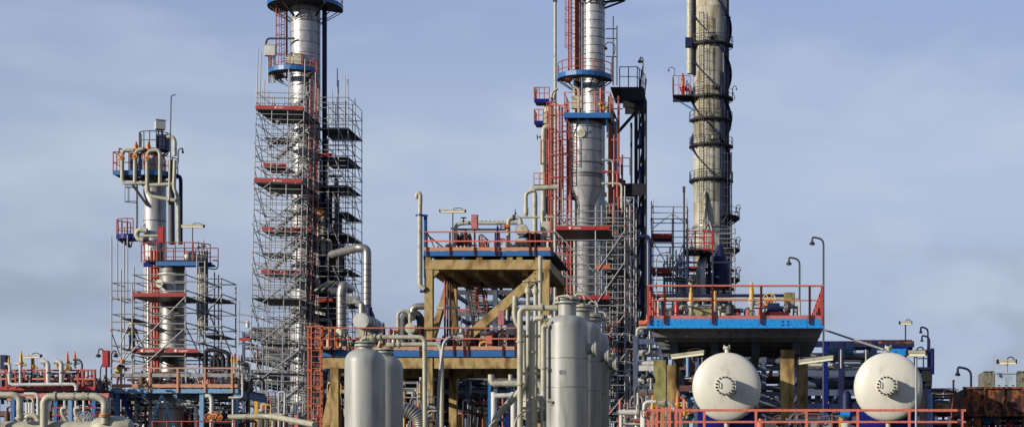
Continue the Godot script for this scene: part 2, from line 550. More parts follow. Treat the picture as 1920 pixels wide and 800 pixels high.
func _ready():
	rng.seed = 7
	# camera: a long lens held level on the plant grid, shifted up and to the left
	var cam := Camera3D.new()
	cam.name = "camera"
	cam.projection = Camera3D.PROJECTION_FRUSTUM
	cam.near = 1.0
	cam.far = 4000.0
	cam.size = 800.0 / F
	cam.frustum_offset = Vector2((960.0 - VX) / F, (VY - 400.0) / F)
	cam.position = V(0, EYE, 0)
	add_child(cam)
	cam.current = true
	var e := Environment.new()
	e.background_mode = Environment.BG_SKY
	e.sky = sky()
	e.background_energy_multiplier = 0.88
	e.tonemap_mode = Environment.TONE_MAPPER_LINEAR
	e.tonemap_exposure = 1.2
	e.sdfgi_enabled = true
	e.ssao_enabled = true
	e.ssil_enabled = true
	var we := WorldEnvironment.new()
	we.name = "environment"
	we.environment = e
	add_child(we)
	# low sun from the left, a little behind the photographer
	var sun := DirectionalLight3D.new()
	sun.name = "sun"
	sun.light_energy = 1.6
	sun.light_color = Color(1.0, 0.96, 0.9)
	sun.light_angular_distance = 0.5
	sun.shadow_enabled = true
	sun.rotation = Vector3(deg_to_rad(-17.0), deg_to_rad(-55.0), 0)
	add_child(sun)
	materials()
	ground()
	build_all()

func ground():
	var g := MeshInstance3D.new()
	var pm := PlaneMesh.new()
	pm.size = Vector2(6000, 6000)
	g.mesh = pm
	g.name = "ground"
	g.material_override = M.ground
	g.position = V(0, 0, -1500)
	g.set_meta("kind", "structure")
	add_child(g)

func bolts(p, c: Vector3, r: float, n: int, dir: Vector3, s: float, m = null, called = "bolt"):
	var f = along(Vector3.ZERO, dir)
	for k in n:
		var d: Vector3 = f[0] * cos(TAU * (k + 0.5) / n) + f[2] * sin(TAU * (k + 0.5) / n)
		tube(p, c + d * r - dir * s * 0.6, c + d * r + dir * s * 1.1, s, m if m else M.bolt, called, 6)

func horizontal_drum(label, px, py, d, R, L, turn):
	var t = thing("storage_drum", label, "drum", Vector3.ZERO, "white horizontal drums")
	var prof = []
	var hd = R * 0.28
	for k in 9:
		var a = PI * 0.5 * k / 8.0
		prof.append([R * sin(a), -L - hd * cos(a)])
	for k in 13:
		var a = PI * 0.5 * k / 12.0
		prof.append([R * cos(a) if k < 12 else 0.0, hd * sin(a)])
	lathe(t, Vector3.ZERO, prof, M.drum_white, "shell", 64, V(0, 0, 1))
	for z in [-0.02, -L * 0.33, -L * 0.66]:
		lathe(t, V(0, 0, z), [[R, -0.02], [R + 0.006, -0.015], [R + 0.006, 0.015], [R, 0.02]], M.drum_white, "weld_seam", 64, V(0, 0, 1))
	var c = V(-0.06, 0.0, hd * 0.99)
	var w = R * 0.29
	var mh = part(t, "manway", c)
	tube(mh, c - V(0, 0, 0.25), c + V(0, 0, 0.34), w * 0.82, M.drum_white, "neck", 28)
	lathe(mh, c + V(0, 0, 0.3), [[w, -0.05], [w, 0.04]], M.drum_white, "flange_ring", 32, V(0, 0, 1))
	lathe(mh, c + V(0, 0, 0.36), [[w, -0.02], [w, 0.05], [w - 0.02, 0.06], [0, 0.06]], M.drum_white, "cover", 32, V(0, 0, 1))
	bolts(mh, c + V(0, 0, 0.42), w * 0.86, 16, V(0, 0, 1), 0.032)
	var hx = c + V(-w * 0.55, 0.02, 0.42)
	pipe(mh, [hx + V(0, 0.09, 0), hx + V(0, 0.09, 0.07), hx + V(0, -0.09, 0.07), hx + V(0, -0.09, 0)], 0.014, M.bolt, "grab_handle", 0.02, 6)
	pipe(mh, [c + V(w * 1.05, w * 0.55, 0.36), c + V(w * 1.1, -w * 0.3, 0.4), c + V(w * 1.05, -w * 0.75, 0.2)], 0.03, M.cream, "davit_arm", 0.05, 8)
	var nz = part(t, "top_nozzle", V(0, R, -0.35))
	tube(nz, V(0, R - 0.1, -0.35), V(0, R + 0.22, -0.35), 0.07, M.drum_white, "stub", 14)
	tube(nz, V(0, R + 0.16, -0.35), V(0, R + 0.24, -0.35), 0.13, M.cream, "flange", 16)
	for s in [-1.0, 1.0]: tube(nz, V(s * 0.09, R + 0.12, -0.35), V(s * 0.09, R + 0.3, -0.35), 0.02, M.cream, "stud", 6)
	var bn = part(t, "drain_nozzle", V(0, -R, -0.3))
	tube(bn, V(0, -R + 0.1, -0.3), V(0, -R - 0.4, -0.3), 0.09, M.cream, "stub", 12)
	tube(bn, V(0, -R - 0.3, -0.3), V(0, -R - 0.36, -0.3), 0.17, M.cream, "flange", 14)
	var foot: float = at(px, py, d).y
	for z in [-L * 0.12, -L * 0.8]:
		var sd = part(t, "saddle", V(0, -R * 0.6, z))
		box(sd, V(0, -R * 0.82, z), V(R * 1.72, R * 0.75, 0.25), M.deep_blue, "web")
		box(sd, V(0, (-foot - R * 1.1) * 0.5 - 0.1, z), V(0.5, foot - R * 1.1, 0.5), M.concrete, "pier")
	t.position = at(px, py, d) - V(0, 0, hd)
	t.rotation.y = turn
	return t

func right_deck():
	var y0: float = at(0, 591, 61).y
	var xl: float = at(1214, 0, 61).x
	var xr: float = at(1546, 0, 61).x
	var zb = -71.5
	var t = thing("elevated_platform", "bright blue edged platform with red handrails on concrete columns above the left white drum", "platform", V(xl, 0, -61))
	box(t, V((xl + xr) / 2, y0 - 0.065, (-61 + zb) / 2), V(xr - xl, 0.12, -61 - zb - 0.02), M.dusty_red, "floor_slab")
	var yb = y0 - 0.13 - 0.15
	var ends = [1214, 1243, 1332, 1424, 1515, 1546]
	for i in 5:
		var a: Vector3 = at(ends[i], 600, 61)
		var b: Vector3 = at(ends[i + 1], 600, 61)
		bar(t, V(a.x, yb, -61.05), V(b.x - 0.012, yb, -61.05), 0.1, 0.3, M.bright_blue, "edge_beam")
	bar(t, V(xl, yb - 0.165, -61.08), V(xr, yb - 0.165, -61.08), 0.24, 0.03, M.bright_blue, "bottom_flange")
	for s in [[xl + 0.05], [xr - 0.05]]: bar(t, V(s[0], yb, -61.2), V(s[0], yb, zb), 0.1, 0.3, M.bright_blue, "side_beam")
	for k in 6: bar(t, V(xl + 0.1, yb - 0.1, -62.2 - 1.8 * k), V(xr - 0.1, yb - 0.1, -62.2 - 1.8 * k), 0.25, 0.6, M.steel, "joist")
	for k in 4: bar(t, V(xl + 0.8 + 1.55 * k, yb - 0.55, -64.5), V(xl + 0.8 + 1.55 * k, yb - 0.55, zb), 0.3, 0.5, M.blue_grey, "girder")
	for k in 9:  # splice bolts on the edge beam
		for s in [-0.06, 0.06]:
			for q in [[1224], [1234], [1468], [1478]]:
				if k == 0: box(t, V(at(q[0], 0, 61).x, yb + s, -60.99), V(0.045, 0.045, 0.03), M.deep_blue, "bolt_head")
	for c in [[1238, 68.0, "green_concrete", 0.5], [1263, 70.6, "concrete", 0.5], [1477, 63.0, "concrete", 0.5], [1505, 70.0, "concrete", 0.45]]:
		var b: Vector3 = at(c[0], 900, c[1]) * V(1, 0, 1)
		box(t, b + V(0, (yb - 0.8) / 2, 0), V(c[3], yb - 0.8, c[3]), M[c[2]], "column")
	# handrail: dark posts outside the edge beam
	var g = part(t, "railing", V(xl, y0, -61))
	for px in [1216, 1247, 1337, 1428, 1519, 1542]:
		var q: Vector3 = at(px, 591, 60.98)
		box(g, V(q.x, y0 + 0.36, -60.93), V(0.085, 1.36, 0.06), M.maroon if px > 1220 and px < 1540 else M.red, "post")
	for h in [[1.05, 0.036], [0.53, 0.024]]:
		tube(g, V(xl, y0 + h[0], -60.95), V(xr, y0 + h[0], -60.95), h[1], M.pink, "rail")
		tube(g, V(xr - 0.03, y0 + h[0], -60.95), V(xr - 0.03, y0 + h[0], zb), h[1], M.red, "rail")
		tube(g, V(xl + 0.03, y0 + h[0], -60.95), V(xl + 0.03, y0 + h[0], zb), h[1], M.red, "rail")
		tube(g, V(xl, y0 + h[0], zb), V(xr, y0 + h[0], zb), h[1], M.red, "rail")
	for k in 6:
		tube(g, V(xr - 0.03, y0, -62.5 - k * 1.7), V(xr - 0.03, y0 + 1.05, -62.5 - k * 1.7), 0.04, M.red, "post")
		tube(g, V(xl + 0.03, y0, -62.5 - k * 1.7), V(xl + 0.03, y0 + 1.05, -62.5 - k * 1.7), 0.04, M.red, "post")
	# things standing on it
	var spots = [[1296, 0.98, "slender yellow relief valve standing left of the greenish block on the blue edged platform", 63.0],
		[1341, 0.9, "yellow relief valve half hidden by a rail post on the blue edged platform", 63.5],
		[1410, 1.12, "tall yellow relief valve in the middle of the blue edged platform", 62.5]]
	for s in spots:
		var r = thing("relief_valve", s[2], "valve", V(at(s[0], 0, s[3]).x, y0, -s[3]), "yellow relief valves on the blue edged platform")
		relief_valve(r, r.position + V(0, 0.28, 0), s[1], M.yellow, M.cream, "spring_valve")
		tube(r, r.position, r.position + V(0, 0.3, 0), 0.07, M.cream, "stub", 10)
		valve(r, r.position + V(0, 0.2, 0.12), 0.07, M.cream, M.dark, V(0, 0, 1))
	var w = thing("handwheel_valve", "yellow handwheel valve right of the tallest relief valve on the blue edged platform", "valve", V(at(1443, 0, 63).x, y0, -63))
	valve(w, w.position + V(0, 0.62, 0), 0.14, M.yellow, M.yellow, V(0, 0.3, 1).normalized())
	tube(w, w.position, w.position + V(0, 0.6, 0), 0.08, M.cream, "stub", 10)
	pipe(w, [w.position + V(0, 0.45, 0), w.position + V(0.5, 0.45, 0), w.position + V(0.5, 0, 0)], 0.06, M.navy, "branch")
	var b1 = thing("concrete_block", "greenish concrete plinth behind the rails on the blue edged platform", "plinth", V(at(1318, 0, 63).x, y0, -63))
	box(b1, b1.position + V(0, 0.2, 0), V(0.68, 0.4, 0.6), M.green_concrete, "block")
	box(b1, b1.position + V(0, 0.44, 0), V(0.5, 0.07, 0.45), M.dark, "base_plate")
	bolts(b1, b1.position + V(0, 0.48, 0), 0.2, 4, Vector3.UP, 0.025)
	var b2 = thing("pump_skid", "dark maroon pump skid behind the right end rails of the blue edged platform", "skid", V(at(1455, 0, 62.6).x, y0, -62.6))
	box(b2, b2.position + V(0, 0.14, 0), V(1.0, 0.24, 0.6), M.maroon, "base_frame")
	tube(b2, b2.position + V(-0.3, 0.45, 0), b2.position + V(0.15, 0.45, 0), 0.17, M.navy, "motor", 16)
	tube(b2, b2.position + V(0.15, 0.45, 0), b2.position + V(0.4, 0.45, 0), 0.06, M.galv, "shaft_guard", 10)
	lathe(b2, b2.position + V(0.45, 0.45, 0), [[0, -0.1], [0.2, -0.1], [0.24, 0], [0.2, 0.1], [0, 0.1]], M.dark, "pump_casing", 16, V(1, 0, 0))
	for s in [-0.3, 0.1]: box(b2, b2.position + V(s, 0.28, 0), V(0.1, 0.08, 0.4), M.navy, "foot")
	var b3 = thing("instrument_cabinet", "greenish tan instrument cabinet at right end of the blue edged platform", "cabinet", V(at(1481, 0, 63.2).x, y0, -63.2))
	box(b3, b3.position + V(0, 0.83, 0), V(0.4, 0.46, 0.3), M.green_concrete, "body")
	box(b3, b3.position + V(0, 0.83, 0.16), V(0.34, 0.4, 0.02), M.green_concrete, "door")
	tube(b3, b3.position + V(0.12, 0.75, 0.17), b3.position + V(0.12, 0.85, 0.17), 0.015, M.black, "door_handle", 6)
	for s in [-0.15, 0.15]: tube(b3, b3.position + V(s, 0, 0), b3.position + V(s, 0.62, 0), 0.03, M.dark, "leg")
	var fe = thing("fire_extinguisher", "small red fire extinguisher on left end of the blue edged platform", "extinguisher", V(at(1269, 0, 62).x, y0, -62))
	lathe(fe, fe.position, [[0, 0], [0.09, 0], [0.09, 0.5], [0.04, 0.58], [0.03, 0.62], [0, 0.62]], M.fire_red, "cylinder", 14)
	pipe(fe, [fe.position + V(0, 0.62, 0), fe.position + V(0.08, 0.68, 0), fe.position + V(0.12, 0.4, 0.02)], 0.015, M.black, "hose", 0.05, 6)
	box(fe, fe.position + V(0, 0.66, 0), V(0.12, 0.04, 0.04), M.black, "trigger")
	var pr = thing("pipe_run", "cream pipe run with red stanchions along the back of the blue edged platform", "pipes", V(at(1300, 0, 66).x, y0, -66))
	for k in 2: pipe(pr, [at(1235 + k * 7, 588, 65.0 + k * 0.5) * V(1, 0, 1) + V(0, y0, 0), at(1235 + k * 7, 560 - 6 * k, 65.0 + k * 0.5), at(1500 - k * 22, 560 - 6 * k, 65.0 + k * 0.5), at(1500 - k * 22, 588, 65.0 + k * 0.5) * V(1, 0, 1) + V(0, y0, 0)], 0.05 + 0.012 * (k % 2), [M.cream, M.navy, M.maroon, M.cream][k], "pipe")
	for k in 5: bar(pr, V(xl + 0.8 + k * 1.2, y0, -65.7), V(xl + 0.8 + k * 1.2, y0 + 0.6, -65.7), 0.08, 0.08, M.red, "stanchion")

func front_walkway():
	var y0: float = at(0, 769, 50).y - 1.1
	var xa: float = at(1216, 0, 50).x
	var xb: float = at(1812, 0, 50).x
	var t = thing("walkway", "long salmon red railed walkway running in front of both white drums", "walkway", V(xa, 0, -50))
	for k in 18:
		box(t, V(lerpf(xa, xb, (k + 0.5) / 18.0), y0 - 0.03, -50.5), V((xb - xa) / 18.0 - 0.01, 0.05, 1.0), M.grating, "grating_panel")
	bar(t, V(xa, y0 - 0.15, -50.0), V(xb, y0 - 0.15, -50.0), 0.08, 0.2, M.red, "edge_beam")
	bar(t, V(xa, y0 - 0.15, -51.0), V(xb, y0 - 0.15, -51.0), 0.08, 0.2, M.red, "edge_beam")
	for px in [1225, 1418, 1610, 1805]:
		for z in [-50.05, -50.95]: bar(t, V(at(px, 0, 50).x, 0, z), V(at(px, 0, 50).x, y0 - 0.25, z), 0.12, 0.12, M.maroon, "leg")
	var g = part(t, "railing", V(xa, y0, -50))
	for px in [1224, 1276, 1321, 1418, 1513, 1609, 1706, 1805]:
		box(g, V(at(px, 0, 50).x, y0 + 0.54, -49.98), V(0.075, 1.08, 0.05), M.pink, "post")
	for s in [[1216, 1262], [1270, 1812]]:
		for h in [[1.1, 0.036], [0.76, 0.03]]:
			bar(g, V(at(s[0], 0, 50).x, y0 + h[0], -49.98), V(at(s[1], 0, 50).x, y0 + h[0], -49.98), 0.05, h[1] * 2.0, M.pink, "rail")
	bar(g, V(xa, y0 + 0.08, -49.98), V(xb, y0 + 0.08, -49.98), 0.02, 0.15, M.red, "kick_plate")
	# valve cluster at the left end
	var c = thing("valve_manifold", "yellow topped valve manifold among red posts at left end of the salmon walkway", "valve manifold", at(1245, 900, 52) * V(1, 0, 1))
	for e in [[1224, 752, "yellow"], [1271, 745, "amber"], [1284, 760, "amber"]]:
		var q: Vector3 = at(e[0], e[1] + 26, 52)
		pipe(c, [q * V(1, 0, 1) + V(0, 1.5, 0), q], 0.06, M.cream, "riser")
		relief_valve(c, q, 0.62, M[e[2]], M.yellow, "relief_valve")
	pipe(c, [at(1208, 800, 52), at(1208, 753, 52), at(1230, 753, 52)], 0.06, M.white, "pipe")
	pipe(c, [at(1234, 756, 52), at(1262, 756, 52), at(1262, 800, 52)], 0.09, M.cream, "pipe")
	flange(c, at(1246, 756, 52), V(1, 0, 0), 0.14, M.cream)
	for px in [1216, 1232, 1243, 1256, 1268]: bar(c, at(px, 860, 51.5), at(px, 768 - (px % 3) * 4, 51.5), 0.09, 0.09, M.pink, "stanchion")
	for k in 5: tube(c, at(1236 + k * 7, 840, 51.8), at(1236 + k * 7, 764 + 4 * (k % 2), 51.8), 0.03, [M.navy, M.cream, M.galv, M.timber, M.white][k], "tubing", 8)
	valve(c, at(1213, 776, 51.6), 0.08, M.amber, M.dark, V(0, 0, 1))
	valve(c, at(1258, 772, 51.6), 0.06, M.cream, M.dark, V(1, 0, 0))
	var v = thing("motor_valve", "white valve with a bright blue actuator between the two white drums", "valve", at(1587, 900, 52) * V(1, 0, 1))
	var q: Vector3 = at(1587, 795, 52)
	lathe(v, q - V(0, 0.3, 0), [[0.12, -1.5], [0.12, 0], [0.2, 0.02], [0.2, 0.1], [0.13, 0.14], [0.16, 0.3], [0.1, 0.38], [0.06, 0.4], [0.06, 0.46]], M.white, "body", 16)
	tube(v, q + V(-0.16, 0.3, 0), q + V(0.12, 0.3, 0), 0.11, M.bright_blue, "actuator", 16)
	tube(v, q + V(0.12, 0.3, 0), q + V(0.2, 0.3, 0), 0.07, M.deep_blue, "end_cap", 12)
	tube(v, q + V(0, 0.1, 0), q + V(0, 0.22, 0), 0.07, M.deep_blue, "yoke", 10)
	valve(v, q + V(-0.02, 0.18, 0.1), 0.035, M.deep_blue, M.dark, V(0, 0, 1), "handwheel_unit")
	pipe(v, [q + V(0, -0.2, 0), q + V(0.5, -0.2, 0), q + V(0.5, -1.5, 0)], 0.08, M.white, "pipe")

func far_rack():
	# pipe rack behind the drums
	var t = thing("pipe_rack", "dark navy pipe rack crossing behind the right white drum", "pipe rack", at(1620, 0, 90) * V(1, 0, 1))
	for d in [86.0, 94.0]:
		for px in [1502, 1548, 1578, 1640, 1705, 1742]:
			var a: Vector3 = at(px, 640, 86)
			bar(t, V(a.x, 0, -d), V(a.x, a.y if px < 1700 else at(0, 690, 86).y, -d), 0.28, 0.28, M.navy if px != 1548 else M.deep_blue, "column")
	for e in [[645, 1500, 1715, "navy"], [700, 1500, 1746, "blue_grey"], [736, 1500, 1746, "blue_grey"], [762, 1500, 1760, "navy"], [786, 1500, 1760, "blue_grey"]]:
		for d in [86.0, 94.0]:
			var a: Vector3 = at(e[1], e[0], 86)
			var b: Vector3 = at(e[2], e[0], 86)
			bar(t, V(a.x, a.y, -d), V(b.x, b.y, -d), 0.2, 0.3, M[e[3]], "beam")
		for px in [1502, 1578, 1640, 1705]:
			var a: Vector3 = at(px, e[0], 86)
			bar(t, V(a.x, a.y, -86), V(a.x, a.y, -94), 0.2, 0.26, M.blue_grey, "cross_beam")
	for e in [[658, 1545, 1606, 0.2, "pale_blue", 86.5], [652, 1606, 1712, 0.12, "blue_grey", 86.5], [668, 1500, 1660, 0.19, "clad", 87.2], [675, 1500, 1700, 0.11, "steel", 89], [684, 1500, 1700, 0.1, "white", 87.5], [694, 1560, 1700, 0.13, "cream", 88], [689, 1500, 1720, 0.14, "steel", 90],
			[704, 1500, 1744, 0.22, "blue_grey", 88], [712, 1500, 1744, 0.2, "navy", 90], [720, 1500, 1744, 0.22, "blue_grey", 87], [728, 1500, 1744, 0.2, "steel", 91], [697, 1500, 1590, 0.07, "yellow", 86.6], [708, 1500, 1744, 0.25, "blue_grey", 93], [725, 1500, 1744, 0.25, "blue_grey", 93], [772, 1500, 1750, 0.1, "steel", 88], [750, 1500, 1750, 0.09, "navy", 90]]:
		var a: Vector3 = at(e[1], e[0], e[5])
		var b: Vector3 = at(e[2], e[0], e[5])
		tube(t, a, b, e[3], M[e[4]], "pipe", 14)
	flange(t, at(1602, 658, 86.5), V(1, 0, 0), 0.3, M.pale_blue)
	for k in 26:  # cable tray along the top
		box(t, at(1604 + k * 4.2, 640, 86.2), V(0.08, 0.14, 0.5), M.maroon if k % 9 in [3, 4] else M.dark, "tray_clip")
	bar(t, at(1602, 643, 86.2), at(1714, 643, 86.2), 0.6, 0.1, M.rust, "cable_tray")
	for px in [1578, 1625]: tube(t, at(px, 655, 85.7), at(px, 690, 85.7), 0.05, M.galv, "strut")
	for px in [1518, 1533, 1556, 1592]: tube(t, at(px, 740, 86.5), at(px, 860, 86.5), 0.12, M.steel, "riser", 10)
	lathe(t, at(1588, 760, 86), [[0, -0.8], [0.25, -0.7], [0.25, 0.5], [0.15, 0.75], [0, 0.8]], M.navy, "filter_pot", 16)
	var eb = thing("electrical_box", "bright blue steel box on top of the pipe rack behind the right drum", "box", at(1685, 668, 86))
	box(eb, at(1684, 660, 86.2), V(1.05, 0.45, 0.7), M.deep_blue, "body")
	box(eb, at(1684, 660, 85.8), V(0.9, 0.34, 0.04), M.bright_blue, "door")
	tube(eb, at(1680, 662, 85.75), at(1680, 658, 85.75), 0.015, M.black, "door_handle", 6)
	for s in [1672, 1696]: bar(eb, at(s, 668, 86.2), at(s, 676, 86.2), 0.08, 0.08, M.navy, "leg")
	# end platform of the rack
	var p = thing("service_platform", "navy blue service platform with dark rails at right end of the pipe rack", "platform", at(1730, 0, 86) * V(1, 0, 1))
	var pf: Vector3 = at(1730, 692, 86)
	box(p, pf, V(0.95, 0.12, 1.4), M.navy, "floor")
	box(p, pf + V(0.2, -0.35, 0), V(0.5, 0.6, 1.2), M.black, "hopper")
	box(p, pf + V(0.3, -0.75, 0), V(0.3, 0.3, 1.0), M.black, "chute")
	bar(p, V(pf.x, 0, pf.z), pf - V(0, 1.0, 0), 0.3, 0.3, M.black, "leg")
	railing(p, [pf + V(-0.45, 0.05, 0.65), pf + V(0.45, 0.05, 0.65), pf + V(0.45, 0.05, -0.65)], M.navy, 0.45, 0.85)
	for s in [0.42, 0.5]: bar(p, pf + V(s, -0.3, 0.6), pf + V(s, 1.0, 0.6), 0.1, 0.1, M.deep_blue, "blue_post")
	neck_lamp("tall dark gooseneck lamp above the navy service platform behind the right drum", at(1741, 690, 86.5), 2.0, -0.36, M.navy, 0.1)
	neck_lamp("shorter dark gooseneck lamp beside the taller one above the navy service platform", at(1744, 690, 85.6), 1.55, -0.38, M.navy, 0.09)
	var tl = strip_light("dark strip light on a thin pole rising from the pipe rack behind the right drum", at(1699, 645, 86), 1.02, 0.62, 0.0, M.navy)
	# cable stay from the platform to the drum
	var cs = thing("stay_pipe", "thin pipe sloping from the blue edged platform down to the right drum's top", "pipe", at(1548, 618, 66))
	pipe(cs, [at(1547, 618, 66), at(1600, 636, 62), at(1658, 655, 58.3)], 0.04, M.galv, "pipe", 0.2, 8)
	flange(cs, at(1656, 654.5, 58.4), V(1, -0.3, 0.6), 0.06, M.galv)

func far_right():
	var t = thing("rusty_plenum", "dark rust streaked steel box on columns at the far right edge", "steel box", at(1870, 0, 62) * V(1, 0, 1))
	var a: Vector3 = at(1808, 729, 62)
	var b: Vector3 = at(1960, 776, 62)
	var w = b.x - a.x
	box(t, V((a.x + b.x) / 2, (a.y + b.y) / 2, -64), V(w, a.y - b.y, 4.0), M.rust, "casing")
	bar(t, V(a.x - 0.03, a.y + 0.04, -61.98), V(b.x, a.y + 0.04, -61.98), 0.14, 0.07, M.rust, "top_angle")
	bar(t, V(a.x - 0.03, b.y - 0.04, -61.98), V(b.x, b.y - 0.04, -61.98), 0.14, 0.07, M.rust, "bottom_angle")
	for k in 5: box(t, V(a.x + 0.05 + k * 0.7, (a.y + b.y) / 2, -61.96), V(0.06, a.y - b.y, 0.08), M.rust, "stiffener")
	for px in [1815, 1834, 1925]:
		var q: Vector3 = at(px, 776, 62.3)
		bar(t, V(q.x, 0, q.z), q - V(0, 0.08, 0), 0.26, 0.26, M.rust, "column")
	bar(t, V(a.x + 0.1, 0, -65.8), V(a.x + 0.1, b.y, -65.8), 0.26, 0.26, M.rust, "column")
	paint("pale_grey", Color(0.62, 0.68, 0.74), 0.55, 0.1, M.white.albedo_texture, Vector3(0.4, 0.2, 0.4))
	paint("dirty_grey", Color(0.46, 0.46, 0.42), 0.8, 0.0, M.stack.albedo_texture, Vector3(1.2, 0.8, 1.2))
	var c = thing("cooler_unit", "pale blue grey cooler housing with dirty end boxes on the rusty steel box", "cooler", at(1886, 728, 62.6))
	for e in [[1845, 1866, 697, "dirty_grey", "end_box"], [1867, 1907, 700, "pale_grey", "housing"], [1908, 1940, 697, "dirty_grey", "end_box"]]:
		var p0: Vector3 = at(e[0], e[2], 62.6)
		var p1: Vector3 = at(e[1], 727, 62.6)
		box(c, V((p0.x + p1.x) / 2, (p0.y + p1.y) / 2, -63.3), V(p1.x - p0.x, p0.y - p1.y, 1.4), M[e[3]], e[4])
		bar(c, V(p0.x, p0.y + 0.015, -62.58), V(p1.x, p0.y + 0.015, -62.58), 0.06, 0.04, M[e[3]], "lip")
	for k in 3: box(c, at(1874 + k * 13, 722, 62.58), V(0.05, 0.03, 0.03), M.bolt, "vent_hole")
	bar(c, at(1843, 726, 62.55), at(1940, 726, 62.55), 0.05, 0.04, M.galv, "base_rail")
	strip_light("cream strip light on a short post above the pale cooler at the right edge", at(1889, 700, 62.9), 0.38, 0.68, 0.0, M.galv)
	neck_lamp("dark gooseneck lamp standing left of the rusty steel box", at(1822, 900, 64) * V(1, 0, 1), 6.25, -0.5, M.navy, 0.11)
	var s = thing("scaffold_stub", "low dark scaffold frame between the right drum and the rusty box", "scaffold", at(1770, 0, 70) * V(1, 0, 1))
	for px in [1752, 1789]: tube(s, at(px, 900, 70) * V(1, 0, 1), at(px, 738 - (px - 1752) * 0.7, 70), 0.04, M.navy, "standard")
	tube(s, at(1789, 712, 70), at(1789, 715, 70), 0.06, M.fire_red, "tip")
	for py in [741, 746]: tube(s, at(1748, py, 70), at(1793, py, 70), 0.04, M.navy, "ledger")
	box(s, at(1770, 763, 70.5), V(0.85, 0.22, 0.6), M.concrete, "crate")
	tube(s, at(1746, 738, 69.8), at(1746, 830, 69.8), 0.09, M.pale_blue, "pipe", 12)
	var mast = thing("whip_antenna", "thin whip antenna left of the pale cooler", "antenna", at(1865, 698, 62.4))
	tube(mast, at(1865, 700, 62.4), at(1865, 664, 62.4), 0.01, M.galv, "whip", 6)
	box(mast, at(1865, 699, 62.4), V(0.06, 0.08, 0.06), M.galv, "mount")
	var u = thing("pipe_cluster", "dark pipes with blue and red valves beneath the rusty steel box", "pipes", at(1875, 0, 64) * V(1, 0, 1))
	for k in 9: tube(u, at(1842 + k * 10, 900, 63.5 + (k % 3) * 0.6), at(1842 + k * 10, 778, 63.5 + (k % 3) * 0.6), 0.05 + 0.03 * (k % 3), [M.dark, M.galv, M.black][k % 3], "riser", 10)
	for k in 3: tube(u, at(1836, 784 + k * 9, 63), at(1935, 784 + k * 9, 63), 0.06, [M.dark, M.black, M.fire_red][k], "pipe", 10)
	valve(u, at(1851, 785, 62.8), 0.1, M.deep_blue, M.bright_blue, V(0, 0, 1))
	valve(u, at(1876, 788, 62.8), 0.08, M.galv, M.galv, V(-0.5, 0, 0.8).normalized())
	valve(u, at(1893, 796, 62.8), 0.08, M.fire_red, M.fire_red, V(0, 0, 1))

func right_area():
	right_deck()
	horizontal_drum("white horizontal drum with bolted manway beneath the blue edged platform", 1363, 724, 58, 1.17, 4.6, deg_to_rad(0.0))
	horizontal_drum("white horizontal drum with bolted manway standing clear of the platform, right of the other drum", 1668, 724, 58, 1.17, 4.6, deg_to_rad(-5.5))
	front_walkway()
	far_rack()
	far_right()
	strip_light("cream strip light tilted beside the concrete column left of the left drum", at(1289, 667, 62), 0.0, 1.28, 0.13, M.dark)
	strip_light("cream strip light tilted beside the concrete column between the two drums", at(1530, 677, 60), 0.0, 1.3, 0.13, M.dark)
	strip_light("cream strip light on a tall grey pole standing before the right drum", at(1719, 900, 49) * V(1, 0, 1), 5.6, 0.55, 0.0, M.galv)
	neck_lamp("shorter gooseneck lamp behind right end of the blue edged platform", at(1500, 900, 80) * V(1, 0, 1), 12.55, -0.5, M.dark, 0.14)
	neck_lamp("taller gooseneck lamp behind right end of the blue edged platform", at(1545, 900, 78) * V(1, 0, 1), 13.2, -0.52, M.dark, 0.14)

